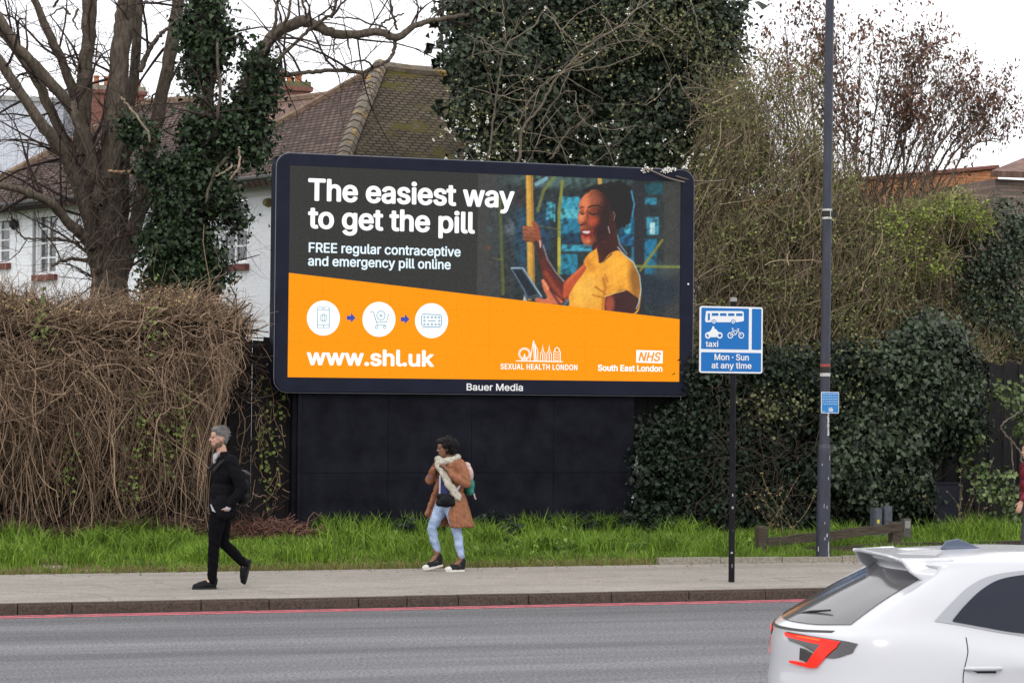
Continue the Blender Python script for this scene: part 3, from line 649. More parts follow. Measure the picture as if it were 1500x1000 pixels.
    # near pole
    put(poly([(770.2, 256), (780.4, 256.5), (783.5, 418), (778, 440), (773, 440)]), (196, 148, 62)); put(line([(778.6, 258), (781.8, 414)], 2.2, 1) * .6, (128, 84, 34)); put(line([(772.6, 258), (775.6, 400)], 2, 1) * .5, (226, 180, 92))
    # woman: back arm (right of frame), neck, shirt
    hair = S([(852, 282), (858, 276), (868, 272), (880, 270), (895, 268), (912, 270), (922, 276), (927, 288), (929, 302), (925, 315), (920, 326), (908, 333), (900, 322), (886, 318), (876, 300), (862, 283)])
    put(poly(hair, 1.5), (28, 24, 26))
    put(ell(905, 300, 24, 32, .1, .12), (24, 20, 23))
    for q in range(70):
        an = rng.uniform(-2.4, 1.5); rr_ = rng.uniform(.9, 1.08); put(ell(903 + 25 * rr_ * cos(an), 300 + 32 * rr_ * sin(an), rng.uniform(1.5, 3.5), rng.uniform(1.5, 3.5), 0, .5) * .8, (26, 21, 23) if rng.random() < .8 else (54, 60, 66)); put(line([(925, 280), (929, 300), (926, 318)], 1.2, 1) * .7, (60, 120, 150))
    put(poly(S([(872, 340), (868, 366), (880, 388), (920, 384), (916, 366), (903, 345), (900, 325)])), (62, 30, 28))
    put(line([(874, 352), (873, 368), (878, 382)], 5, 2) * .5, (128, 52, 34))
    # face profile
    face = S([(862, 282), (856, 286), (850, 294), (848, 302), (849, 307), (847.5, 314), (846.5, 320), (847, 325), (849.5, 328), (850, 331), (850, 337), (852, 342), (851.5, 348), (854, 355), (860, 359), (868, 358.5), (876, 352), (884, 344), (892, 330), (894, 312), (890, 294), (878, 280), (868, 278)], 4)
    fm_ = poly(face, 1.); put(fm_, (140, 66, 44))
    t = np.clip((px - 853 - 6 * np.sin(py * .07)) / 30, 0, 1)[..., None] ** .8; base = np.array([202, 108, 68]) * (1 - t) + np.array([42, 22, 20]) * t
    put(fm_, base)
    put(ell(858, 296, 7, 8, 0, .8) * .6 * fm_, (226, 132, 88)); put(ell(871, 292, 8, 8, 0, .9) * .5 * fm_, (170, 92, 66)); put(ell(869, 324, 8, 7, .3, .9) * .7 * fm_, (216, 84, 50)); put(ell(851, 318, 3, 4.5, 0, .6) * .7 * fm_, (238, 140, 96))
    put(ell(867, 350, 7, 5, -.5, .7) * .4 * fm_, (170, 74, 48)); put(ell(861, 353, 4, 3.5, 0, .7) * .7 * fm_, (222, 122, 84)); put(ell(883, 335, 10, 14, .4, .7) * .55 * fm_, (50, 24, 26))
    # brows, eyes looking down
    put(line([(862, 304), (867, 301.5), (876, 301), (881, 304)], 2.0, .9) * .9, (38, 20, 20)); put(line([(849.5, 305), (852, 302.8), (855.5, 304)], 1.6, .8) * .9, (48, 24, 22))
    put(ell(870, 310.5, 6.5, 4.5, .1, .5) * .6, (112, 44, 36)); put(line([(863, 311.5), (867.5, 314.5), (874.5, 313.3), (878, 310.5)], 1.5, .8), (24, 12, 14)); put(ell(853, 310.5, 3, 4, 0, .5) * .55, (120, 50, 38)); put(line([(850, 311.5), (853, 314.2), (856.5, 312.5)], 1.4, .8), (26, 12, 14))
    put(line([(858, 306), (856, 316), (853, 324)], 3, 1.6) * .45, (236, 140, 90)); put(line([(860, 308), (861, 319), (858, 326)], 2.5, 1.5) * .5, (92, 38, 30)); put(ell(857, 328, 4.5, 2.2, .1, .5) * .8, (104, 40, 32)); put(ell(852, 329.5, 2, 1.2, 0, .5), (50, 20, 18))
    # smile
    put(poly(S([(851, 336.5), (856, 335.5), (864, 336.5), (870, 336), (868, 343), (862, 348.5), (855, 347.5), (852, 342)], 4)), (130, 40, 34)); put(poly(S([(853.2, 338.6), (858, 338.2), (864.5, 338.8), (862.5, 341.6), (858, 342.2), (854.5, 341.2)], 4), .7), (214, 206, 204))
    put(line([(853, 346.5), (857, 348.8), (862, 348)], 3, 1.2) * .9, (190, 76, 60)); put(line([(870, 333), (874, 339), (872, 346)], 1.4, 1) * .6, (84, 34, 28)); put(line([(872, 358), (884, 348), (893, 336)], 3.5, 2) * .6, (30, 16, 20))
    put(line([(858, 362), (868, 362), (874, 357)], 4, 2.) * .5, (40, 22, 26)); put(ell(897, 318, 4, 7, .2, .4) * .9, (74, 34, 30)); put(line([(898, 310), (901, 315), (899, 323)], 1, .6) * .9, (140, 130, 130)); put(line([(891, 332), (893, 341)], 1.2, .6), (170, 160, 165))
    # raised arm to the pole
    put(poly(S([(791, 352), (797, 372), (806, 392), (818, 408), (826, 416), (832, 428), (838, 437), (829, 445), (818, 440), (806, 428), (796, 408), (790, 384), (786, 366)])), (92, 40, 34))
    put(line([(796, 360), (802, 380), (815, 400), (826, 412)], 2, 1) * .8, (170, 138, 140)); put(line([(800, 400), (812, 420), (824, 434)], 7, 3) * .7, (160, 70, 46))
    put(poly(S([(826, 414), (836, 404), (850, 392), (858, 384), (862, 392), (852, 410), (844, 424), (838, 436), (829, 442), (825, 430)])), (188, 82, 48)); put(line([(832, 412), (848, 396), (857, 388)], 4, 2) * .6, (222, 112, 64))
    put(line([(826, 440), (838, 434), (846, 418)], 6, 3) * .55, (84, 34, 28))
    for k in range(4):
        y = 333.5 + k * 5.6; put(line([(767.5 + .4 * k, y), (776, y + .6), (786, y + 2)], 5.4, .9), (160 - 10 * k, 92 - 6 * k, 66 - 5 * k)); put(line([(768, y + 2.8), (785, y + 4.6)], 1, .6) * .8, (60, 30, 26))
    put(line([(783, 327), (788, 338), (789, 350), (792, 358)], 6, 1.4), (146, 74, 50)); put(line([(785, 356), (790, 366), (792, 378)], 7, 2), (70, 42, 38)); put(line([(791, 353), (791.5, 362)], 1.6, .7), (200, 205, 215))
    # shirt
    shirt = S([(874, 364), (862, 372), (855, 384), (859, 392), (852, 404), (843, 416), (834, 432), (834, 444), (838, 456), (910, 462), (933, 458), (938, 440), (939, 422), (935, 400), (927, 384), (915, 373), (905, 367), (893, 372), (884, 382), (878, 385), (876, 374)])
    sm_m = poly(shirt); put(sm_m, (234, 160, 52)); put(np.clip(np.sin(px * .35 + py * .18) * np.sin(py * .22), 0, 1) * .25 * sm_m, (196, 116, 34)); put(ell(858, 425, 22, 22, 0, .8) * .6 * sm_m, (255, 198, 84)); put(ell(905, 390, 24, 18, .2, .8) * .6 * sm_m, (252, 180, 58)); put(ell(931, 410, 9, 30, -.1, .6) * .75 * sm_m, (120, 76, 34))
    put(ell(862, 384, 5, 12, -.5, .8) * .6 * sm_m, (200, 118, 40)); put(line([(884, 408), (887, 422), (884, 440), (882, 458)], 4, 2) * .7 * sm_m, (176, 100, 30)); put(line([(872, 420), (884, 428)], 2.5, 1.5) * .7 * sm_m, (150, 84, 26)); put(line([(868, 432), (884, 436)], 2.5, 1.5) * .6 * sm_m, (160, 90, 28))
    put(line([(886, 402), (890, 412)], 2.5, 1.5) * .6 * sm_m, (168, 98, 32)); put(poly(S([(887, 432), (900, 428), (915, 424), (928, 432), (936, 440), (930, 458), (908, 461), (887, 458)])), (62, 32, 34)); put(ell(893, 446, 7, 14, 0, .5) * .8, (180, 84, 58)); put(line([(886, 434), (900, 429), (915, 425)], 2.5, 1) * .8, (255, 200, 90))
    put(line([(905, 362), (915, 374), (928, 384), (937, 404), (939, 424), (936, 442), (932, 452)], 1.5, .8) * .85, (170, 205, 215)); put(line([(878, 384), (884, 383), (896, 372)], 2, 1) * .7, (70, 40, 26)); put(line([(905, 345), (908, 358), (918, 372)], 2.4, 1) * .7, (110, 170, 190))
    # phone and holding hand
    put(poly([(748.5, 393), (752, 390.5), (765, 392), (768, 395), (794, 432), (796, 438), (772, 438), (766, 426)]), (64, 74, 84)); put(poly([(752, 395), (764, 395.5), (787, 430), (775, 434), (768, 424)]), (26, 38, 48)); put(line([(749, 392.5), (766, 392.6), (793, 434)], 2, .9), (150, 176, 190)); put(line([(749, 394), (768, 424), (772, 438)], 1.2, .7) * .8, (100, 130, 150))
    put(poly(S([(793, 410), (797, 409), (804, 420), (808, 428), (816, 434), (824, 444), (800, 446), (785, 442), (786, 436), (798, 438), (801, 434), (796, 424)])), (204, 110, 76)); put(line([(806, 424), (815, 438), (822, 447)], 4, 2) * .7, (70, 34, 30)); put(line([(795, 411), (803, 424)], 2, 1) * .8, (232, 150, 112))
    put(poly([(766, 440), (768, 432), (772, 441)]), (200, 190, 180)); put(line([(826, 447), (832, 440)], 4, 2) * .7, (60, 130, 170))
    big = np.sin(px * .16 + 2 * np.sin(py * .11)) * np.cos(py * .14 + 1.5 * np.sin(px * .09)) + .5 * np.sin(px * .61 + py * .37) * np.sin(py * .48 - px * .2); col = col * (1 + .045 * big[..., None])
    blend = sm(700, 745, px)[..., None]; base = np.array([63, 63, 62.])
    col = base * (1 - blend) + col * blend
    grain = rng.normal(size=px.shape)[..., None] * 9; return np.clip(col + grain, 0, 255)
pu, pz = np.meshgrid(np.linspace(at(700, 300, SY)[0], SX1 - .002, 380), np.linspace(at(800, 470, SY)[2], SZ1 - .002, 290))
PV = np.stack([pu, np.full_like(pu, SY - .003), pz], -1); ppx, ppy = projA(PV.reshape(-1, 3)); ppx = ppx.reshape(pu.shape); ppy = ppy.reshape(pu.shape)
colr = paint(ppx, ppy) / 255.; lin = np.where(colr <= .04045, colr / 12.92, ((colr + .055) / 1.055) ** 2.4); lin = np.clip(lin - .012, 0, 1) * 1.06
h_, w_ = pu.shape; idx = np.arange(h_ * w_).reshape(h_, w_)
Qd = np.stack([idx[:-1, :-1], idx[:-1, 1:], idx[1:, 1:], idx[1:, :-1]], -1).reshape(-1, 4)
ez_ = ez(pu); PV[..., 2] = np.maximum(PV[..., 2], ez_ + .0)          # clamp to the orange edge
cellz = pz[1:, :-1].reshape(-1); cx_ = pu[:-1, :-1].reshape(-1); Qd = Qd[cellz > ez(cx_) + .001]
me = np_mesh('screen_photograph', PV.reshape(-1, 3), Qd); at_ = me.color_attributes.new('Col', 'FLOAT_COLOR', 'POINT')
at_.data.foreach_set('color', np.concatenate([lin.reshape(-1, 3), np.ones((h_ * w_, 1))], 1).astype(np.float32).ravel())
pm = emis('screen_picture', (1, 1, 1), 1.0); n_ = pm.node_tree.nodes; ca = n_.new('ShaderNodeVertexColor'); ca.layer_name = 'Col'; pm.node_tree.links.new(ca.outputs['Color'], n_['Principled BSDF'].inputs['Emission Color'])
mobj('screen_photograph', me, pm, bb, label='picture of a woman in a yellow top on a bus')

# ================================================================== BUS LANE SIGN
sp = atz(1071.5, 852, .112); GY = float(sp[1]) - .035
M['sign_pole'] = mat('sign_pole', (.008, .008, .011), .6, var=.4, scale=12, spec=.15)
sg = empty('bus_lane_sign', sp, 'blue bus lane sign on its slim black pole at the kerb', 'road sign')
def loc(v): return np.asarray(v) - sp
zt = at(1074, 441, float(sp[1]))[2] - sp[2]
Acc().tube([(0, 0, -.1), (0, 0, zt)], .038, 14).build('pole', M['sign_pole'], sg)
a = Acc(); a.tube([(0, 0, zt - .005), (0, 0, zt + .045)], [.043, .04], 14); a.build('cap', mat('grey_cap', (.3, .3, .29), .6), sg)
chips = Acc()
for z in (.35, .62, .9, 1.05, .18):
    chips.box(-.02 + random.uniform(-.01, .02), -.008 + random.uniform(0, .012), -.0395, -.035, z, z + random.uniform(.02, .07))
chips.build('paint_chip', mat('paint_chips', (.35, .35, .37), .6), sg)
corners = [at(1025, 448, GY), at(1117, 449.5, GY), at(1116.7, 547, GY), at(1024, 546, GY)]
sx0, sx1 = corners[3][0] - sp[0], corners[1][0] - sp[0]; sz0, sz1 = corners[2][2] - sp[2], corners[0][2] - sp[2]
sw = mat('sign_white', (.78, .8, .82), .4, spec=.5); sb_ = mat('sign_blue', (.010, .15, .46), .45, spec=.25)
def rr3(x0, x1, z0, z1, r, y, d):
    a = Acc(); a.extrude(rrect(x0, x1, z0, z1, r, 5), lambda u, v: (u, y, v), (0, d, 0)); return a
rr3(sx0, sx1, sz0, sz1, .03, -.045, .012).build('sign_plate', sw, sg)
gp = (sz1 - sz0); bw = .02; split = sz0 + gp * .345
def S2(px, py, lift): p = at(px, py, GY) - sp; return (p[0], -.0455 - lift, p[2])
zs1 = S2(1070, 515.5, 0)[2]; zs0 = S2(1070, 512, 0)[2]
xv0 = S2(1096.3, 480, 0)[0]; xv1 = S2(1100.8, 480, 0)[0]
rr3(sx0 + bw, xv0, zs0 + .004, sz1 - bw, .012, -.0475, .002).build('blue_panel', sb_, sg)
rr3(xv1, sx1 - bw, zs0 + .004, sz1 - bw, .012, -.0475, .002).build('blue_panel', sb_, sg)
rr3(sx0 + bw, sx1 - bw, sz0 + bw, zs1 - .006, .012, -.0475, .002).build('blue_panel', sb_, sg)
def spoly(pts, m, name, lift=.0035):
    P = [S2(x, y, lift) for x, y in pts]; from mathutils.geometry import tessellate_polygon
    return Acc().add(P, None, tessellate_polygon([[Vector(p) for p in P]])).build(name, m, sg)
def Z(x, y): return (1010 + x * .13, 430 + y * .13)      # from the 923x1000 enlargement
spoly([Z(*p) for p in [(182, 195), (590, 198), (605, 210), (608, 300), (600, 312), (520, 322), (180, 322), (170, 300)]], sw, 'bus_symbol')
for x0, x1, y0, y1 in [(246, 320, 220, 250), (338, 410, 221, 251), (430, 500, 222, 252), (520, 592, 223, 252), (202, 224, 222, 300)]:
    spoly([Z(x0, y0), Z(x1, y0), Z(x1, y1), Z(x0, y1)], sb_, 'bus_window', .005)
for cx in (270, 487):
    c = Z(cx, 318); spoly(circ(*c, 3.6, 3.6, 18), sb_, 'bus_wheel', .0045); spoly(circ(*c, 2.6, 2.6, 18), sw, 'bus_wheel', .006); spoly(circ(*c, 1.1, 1.1, 12), sb_, 'bus_wheel', .0075)
def sstroke(pts, w, name='cycle_symbol', lift=.004, closed=False, acc=None):
    P = np.array([S2(x, y, lift) for x, y in pts]); 
    if closed: P = np.vstack([P, P[:1]])
    s = w / 2 / 119.; T = unit(np.gradient(P, axis=0)); Sd = np.column_stack([-T[:, 2], np.zeros(len(P)), T[:, 0]]); V = np.stack([P - Sd * s, P + Sd * s], 1).reshape(-1, 3)
    acc.add(V, [(i * 2, i * 2 + 1, i * 2 + 3, i * 2 + 2) for i in range(len(P) - 1)])
a = Acc()
for cx in (455, 578): sstroke(circ(*Z(cx, 470), 3.5, 3.9, 20), 1.5, closed=True, acc=a)
for pts in [[(455, 470), (482, 415), (540, 418), (578, 470)], [(482, 415), (512, 465), (455, 470)], [(512, 465), (540, 418)], [(470, 392), (490, 392)], [(480, 392), (483, 415)], [(530, 400), (552, 396), (545, 420)]]:
    sstroke([Z(*p) for p in pts], 1.3, acc=a)
a.build('cycle_symbol', sw, sg)
a = Acc()
for cx in (203, 335): sstroke(circ(*Z(cx, 470), 3.3, 3.7, 20), 2.2, closed=True, acc=a)
P = [S2(*Z(*p), .0042) for p in [(205, 470), (190, 440), (225, 425), (245, 395), (255, 368), (270, 368), (278, 395), (300, 405), (315, 430), (352, 440), (335, 455), (310, 450), (300, 490), (235, 490)]]
from mathutils.geometry import tessellate_polygon
a.add(P, None, tessellate_polygon([[Vector(p) for p in P]])); a.build('motorcycle_symbol', sw, sg)
def stext(s, l, r, cap, bold=.01):
    o = text(s, l, 0, r, cap, GY, sw, None, bold, lift=0, name='lettering'); co = np.zeros(len(o.data.vertices) * 3); o.data.vertices.foreach_get('co', co); co = co.reshape(-1, 3)
    co -= sp; co[:, 1] = -.0515 + (co[:, 1] - co[:, 1].max()); o.data.vertices.foreach_set('co', co.ravel()); o.parent = sg
stext('taxi', Z(175, 598), Z(318, 598), 8.6, .035); stext('Mon · Sun', Z(275, 748), Z(662, 748), 9.2, .035); stext('at any time', Z(242, 840), Z(692, 840), 9., .035)

# ================================================================== LAMP POST
lp = atz(1205.3, 822, .112); M['lamp'] = mat('lamp_post_paint', (.030, .034, .052), .5, var=.35, scale=7, spec=.45, bump=.15, bscale=50, stretch=(1, 1, .4))
lm = empty('lamp_post', lp, 'tall dark grey lamp post with wider base at the back of the pavement', 'lamp post')
def lz(y): return at(1208, y, float(lp[1]))[2] - lp[2]
top_lean = at(1215.5, 0, float(lp[1]))[0] - lp[0]
prof = [(822, 20.5), (800, 20), (664, 19.6), (656, 18.5), (650, 15.2), (500, 14.3), (300, 13.6), (0, 12.6)]
zz = [lz(y) for y, w in prof] + [9.6]; ww = [w / 2 / 105.4 for y, w in prof] + [.052]
Hh_ = lz(0)
def leanx(z): return top_lean * z / Hh_
PT = [(leanx(z), 0, z) for z in zz]; PT[0] = (0, 0, -.1)
Acc().tube(PT[:5], ww[:5], 20).build('base_column', M['lamp'], lm); Acc().tube([PT[4]] + PT[5:], [ww[4]] + ww[5:], 18).build('shaft', M['lamp'], lm)
# bracket arm and lantern above the frame
tx_ = leanx(9.6); Acc().tube([(tx_, 0, 9.55), (tx_, -.2, 9.9), (tx_, -.9, 10.15), (tx_, -1.5, 10.2)], [.05, .04, .035, .03], 10).build('arm', M['lamp'], lm)
a = Acc(); a.extrude([(-.13, -1.4), (.13, -1.4), (.16, -1.9), (.08, -2.1), (-.08, -2.1), (-.16, -1.9)], lambda u, v: (tx_ + u, v, 10.15), (0, 0, .1)); a.build('lantern', mat('lantern_grey', (.25, .26, .28), .4), lm)
# maintenance door on the base
zd = lz(790); dr = lm_w = .096
bandw = mat('band_white', (.5, .5, .48), .5, var=.3, scale=30); bandb = mat('band_black', (.02, .02, .02), .5)
for y0, y1, m_, rr_, nm in [(306, 309, bandw, .070, 'strap'), (309, 318, bandb, .0715, 'clamp'), (318, 321, bandw, .070, 'strap'), (533, 537, mat('band_red', (.3, .06, .05), .6), .073, 'strap'), (537, 546, bandb, .0745, 'clamp'), (546, 551, bandw, .073, 'strap')]:
    z1, z0 = lz(y0), lz(y1); x = leanx((z0 + z1) / 2); Acc().tube([(x, 0, z0), (x, 0, z1)], rr_, 18).build(nm, m_, lm)
z = lz(314); x = leanx(z); Acc().box(x + .05, x + .15, -.03, .03, z - .03, z + .03).build('clamp_bracket', bandb, lm); Acc().box(x + .01, x + .018, -.078, -.07, z - .05, z + .05).build('clamp_bolt', bandw, lm)
# flaking paint: lifted chips with their own edge
fl = Acc()
for (px, py, w, h) in [(1207, 783, 2, 5), (1204, 788, 1.2, 4), (1209.5, 800, 1.5, 16), (1210, 815, 2, 12), (1197, 803, 1.3, 7), (1205.5, 818, 2.4, 8), (1199, 817, 1.5, 6), (1209, 700, 1, 4), (1203, 740, .8, 6), (1207, 742, .8, 5), (1204, 765, 1, 3), (1201, 680, 1, 3), (1211, 670, .8, 6)]:
    p = at(px, py, float(lp[1])) - lp; r_ = .098; off = p[0] - leanx(p[2]); yy = -math.sqrt(max(1e-5, r_ ** 2 - off ** 2)) - .001; s = 1 / 105.
    pts = [(-w / 2, -h / 2), (w * .1, -h * .6), (w / 2, -h * .2), (w * .35, h * .45), (-w * .1, h * .55), (-w * .45, h * .2)]
    fl.extrude(pts, lambda u, v: (p[0] + u * s, yy, p[2] + v * s), (0, .006, 0))
fl.build('flaking_paint', mat('bare_primer', (.42, .42, .43), .7), lm)
a = Acc(); p = at(1209.5, 622, float(lp[1])) - lp
for k in range(9):
    zc = p[2] + .14 - k * .035; a.extrude([(-.012, 0), (.0, -.012), (.016, .002), (.012, .026), (-.008, .03)], lambda u, v: (p[0] + u + rng.normal() * .004, -.0765, zc + v), (0, .006, 0))
a.build('sticker_remains', bandw, lm)
# small blue notice (its own thing, strapped to the post)
nb0 = at(1203, 605, float(lp[1]) - .09); nb1 = at(1229, 574, float(lp[1]) - .09)
nc = np.array([(nb0[0] + nb1[0]) / 2, nb0[1], nb0[2]]); ns = empty('notice_sign', nc, 'small blue notice plate strapped to the lamp post', 'sign')
hw = (nb1[0] - nb0[0]) / 2; hh = nb1[2] - nb0[2]
rr3(-hw, hw, 0, hh, .01, 0, .008).build('plate', sw, ns); rr3(-hw + .008, hw - .008, .008, hh - .008, .006, -.002, .0015).build('blue_face', mat('notice_blue', (.03, .2, .5), .4), ns)
a = Acc()
for k in range(5):
    x = -hw + .02; zc = hh - .035 - k * .034
    while x < hw - .03:
        w = random.uniform(.012, .04); w = min(w, hw - .02 - x); a.box(x, x + w, -.0035, -.0022, zc, zc + .009); x += w + .008
a.box(-hw + .02, -hw + .055, -.0035, -.0022, .02, .028); a.build('small_print', mat('notice_print', (.45, .6, .75), .5), ns)
a = Acc()
for k, (dx, hb) in enumerate([(0, .06), (.018, .05), (.036, .065), (.05, .045)]): a.box(dx - .02, dx - .01, -.0035, -.0022, .02, .02 + hb)
a.build('symbol', mat('notice_white', (.75, .75, .72), .5), ns)

# ================================================================== KNEE RAIL, CABINET, BOXES
M['oldwood'] = mat('old_wood', (.075, .06, .045), .9, var=.5, scale=8, bump=.8, stretch=(1, 6, 6))
kf = empty('knee_rail_fence', (0, 0, 0), 'low weathered timber knee rail behind the lamp post', 'fence')
KYY = 30.6
def kpost(px, ytop, ybot, w):
    p = at(px, ybot, KYY); t_ = at(px, ytop, KYY); a = Acc(); h = t_[2] - p[2]; w /= 103.
    a.add([(p[0] + sx_ * w / 2 * k_, KYY + sy_ * w / 2 * k_, z_) for z_, k_ in ((.05, 1), (t_[2] - .02, 1), (t_[2] + .01, .86)) for sy_ in (-1, 1) for sx_ in (-1, 1)],
          [(0, 1, 5, 4), (1, 3, 7, 5), (3, 2, 6, 7), (2, 0, 4, 6), (4, 5, 9, 8), (5, 7, 11, 9), (7, 6, 10, 11), (6, 4, 8, 10), (8, 9, 11, 10)])
    return a.build('post', M['oldwood'], kf)
kpost(1115, 771, 809, 14); kpost(1311, 765, 800, 15)
def krail(p0, p1, h, name='rail', m='oldwood'):
    a_, b_ = at(*p0, KYY - .06), at(*p1, KYY - .06); a = Acc(); h /= 103.; P = [a_ + (b_ - a_) * t for t in np.linspace(0, 1, 9)]
    for i, p in enumerate(P): p[2] += rng.normal() * .006
    V = []
    for p in P: V += [p + [0, -.03, -h / 2], p + [0, .03, -h / 2], p + [0, .03, h / 2], p + [0, -.03, h / 2]]
    Q = [(i * 4 + j, i * 4 + (j + 1) % 4, i * 4 + 4 + (j + 1) % 4, i * 4 + 4 + j) for i in range(8) for j in range(4)] + [(0, 3, 2, 1), (32, 33, 34, 35)]
    return a.add(V, Q).build(name, M[m], kf)
krail((1124, 795), (1316, 771), 13); 
bd = at(1127, 806, 30.2); 
krail((1150, 806.5), (1330, 799), 9, 'lower_rail')
M['sleeper'] = mat('dark_sleeper', (.05, .04, .034), .9, var=.5, scale=8, bump=.8)
krail((1330, 799), (1560, 793.5), 8, 'lower_rail', 'sleeper')
M['cabinet'] = mat('cabinet_paint', (.012, .013, .02), .6, var=.25, scale=6, spec=.15)
c0 = at(1367, 775, 32.6); c1 = at(1409, 706, 32.6); cw_ = c1[0] - c0[0]; zc_ = .2
cb = empty('utility_cabinet', (c0[0], 32.6, zc_), 'dark grey street utility cabinet against the plank fence', 'cabinet'); hc = c1[2] - zc_
Acc().box(0, cw_, 0, .35, -.05, hc - .03).build('body', M['cabinet'], cb); Acc().box(-.015, cw_ + .015, -.02, .37, hc - .027, hc).build('lid', M['cabinet'], cb)
Acc().box(.02, cw_ - .02, -.012, -.002, .08, hc - .06).build('door', M['cabinet'], cb); Acc().box(cw_ - .07, cw_ - .05, -.024, -.013, hc * .5, hc * .5 + .08).build('handle', mat('handle_steel', (.1, .1, .1), .4), cb)
gb0 = at(1280, 770, 31.9); gb = empty('meter_boxes', (gb0[0], 31.9, .2), 'pair of pale weathered boxes with stained doors half buried in the ivy', 'utility box')
pg_ = mat('pale_galvanised', (.085, .095, .11), .6, var=.35, scale=14)
for i, (px0, px1, yt) in enumerate([(1281, 1292, 744), (1296, 1307, 741)]):
    a0 = at(px0, yt, 31.9); a1 = at(px1, yt, 31.9)
    Acc().box(a0[0] - gb0[0], a1[0] - gb0[0], 0, .14, -.05, a0[2] - .2).build('box', pg_, gb)
    Acc().box(a0[0] - gb0[0] + .015, a1[0] - gb0[0] - .015, -.008, -.001, .2, a0[2] - .23).build('door', pg_, gb)
Acc().box(.05, .09, -.012, -.009, .3, .36).build('warning_label', mat('label_yellow', (.6, .5, .08), .6), gb)
# concrete marker post stub near the cabinet
ps = at(1327, 775, 31.4); st_ = Acc(); st_.box(-.06, .06, -.05, .05, -.05, .42); e = empty('marker_post', (ps[0], ps[1], .18), 'small dark hydrant marker post beside the end of the timber rail', 'marker post')
st_.build('post', mat('marker_concrete', (.09, .085, .08), .8, var=.4, scale=20), e); Acc().box(-.045, .045, -.058, -.052, .28, .39).build('plate', mat('marker_plate', (.25, .24, .22), .6), e)
# stone lid on the left verge edge
p0 = atz(133, 836.5, .12); a = Acc(); a.extrude([(-.22, -.05), (.25, -.06), (.2, .06), (-.1, .08)], lambda u, v: (p0[0] + u, p0[1] + v + .05, .1), (0, 0, .035)); a.build('stone_slab', mat('slab_stone', (.4, .38, .34), .85, var=.3, scale=30), label='flat pale stone slab at the grass edge right of the gravel patch', category='stone')
# bent metal hoop behind the fence
hp = [at(x, y, 34.0) for x, y in [(395, 560), (396.5, 500), (396.5, 445), (398, 434), (404, 430), (410, 431)]]
Acc().tube(smooth_line(hp, 4), .014, 6).build('metal_hoop', mat('dull_steel', (.08, .08, .085), .5, metal=.5), label='thin curved metal tube rising above the fence at the billboard edge', category='handrail')
# ================================================================== HOUSES
M['render_white'] = mat('painted_brick', (.84, .86, .90), .75, var=.05, scale=20, spec=.25)
def brick_bump(m, bw, bh, strength, dark=None, c1=None, c2=None, mortar=None):
    t = m.node_tree; n = t.nodes; l = t.links; b = n['Principled BSDF']
    uv = n.new('ShaderNodeUVMap'); br = n.new('ShaderNodeTexBrick'); br.inputs['Scale'].default_value = 1; br.inputs['Brick Width'].default_value = bw; br.inputs['Row Height'].default_value = bh
    br.inputs['Mortar Size'].default_value = .006; br.inputs['Mortar Smooth'].default_value = .3
    l.new(uv.outputs['UV'], br.inputs['Vector'])
    if c1:
        br.inputs['Color1'].default_value = (*c1, 1); br.inputs['Color2'].default_value = (*c2, 1); br.inputs['Mortar'].default_value = (*mortar, 1)
        tx = n.new('ShaderNodeTexNoise'); tx.inputs['Scale'].default_value = 1.6; tx.inputs['Detail'].default_value = 8; tx.inputs['Roughness'].default_value = .7
        mm = n.new('ShaderNodeMix'); mm.data_type = 'RGBA'; mm.blend_type = 'MULTIPLY'; mm.inputs['Factor'].default_value = .9
        r = n.new('ShaderNodeValToRGB'); r.color_ramp.elements[0].position = .3; r.color_ramp.elements[1].position = .68
        r.color_ramp.elements[0].color = (.55, .55, .5, 1); r.color_ramp.elements[1].color = (1.3, 1.25, 1.2, 1); co = n.new('ShaderNodeTexCoord'); l.new(co.outputs['Object'], tx.inputs['Vector'])
        l.new(tx.outputs['Fac'], r.inputs['Fac']); l.new(br.outputs['Color'], mm.inputs['A']); l.new(r.outputs['Color'], mm.inputs['B']); l.new(mm.outputs['Result'], b.inputs['Base Color'])
    bp = n.new('ShaderNodeBump'); bp.inputs['Strength'].default_value = strength; bp.inputs['Distance'].default_value = .03; bp.invert = True
    l.new(br.outputs['Fac'], bp.inputs['Height']); l.new(bp.outputs['Normal'], b.inputs['Normal']); return b, br
brick_bump(M['render_white'], .225, .075, .5)
# the front wall line of the white house, from the eaves in the photograph
WZ = 6.2
E0 = atz(0, 302, WZ); E1 = atz(404, 259.5, WZ); ed = unit(E1 - E0); en = np.array([-ed[1], ed[0], 0])      # en: away from the street
if en[1] < 0: en = -en
def wall_pt(px, py, off=0.):
    """pixel on the wall plane (offset off towards the viewer)"""
    d = fw * CAM_F + rt * (px - 750) - up * (py - 500); o = E0 - en * off; t = ((o - CP) @ en) / (d @ en); return CP + d * t
hs = empty('white_house', (0, 0, 0), 'white painted brick house with brown tiled hipped roof behind the bare tree', 'house')
def uvmesh(name, V, faces, m, parent, ax, ay, org, **props):
    me = bpy.data.meshes.new(name); me.from_pydata([tuple(v) for v in V], [], faces); me.update(); uvl = me.uv_layers.new(name='UVMap')
    for lp_ in me.loops:
        p = np.array(me.vertices[lp_.vertex_index].co) - org; uvl.data[lp_.index].uv = (float(p @ ax), float(p @ ay))
    return mobj(name, me, m, parent, **props)
s0 = (E0 - E0) @ ed; W0, W1 = -4.5, 13.0
def WP(s, z, off=0.): return np.array([*(E0 + ed * s - en * off)[:2], z])
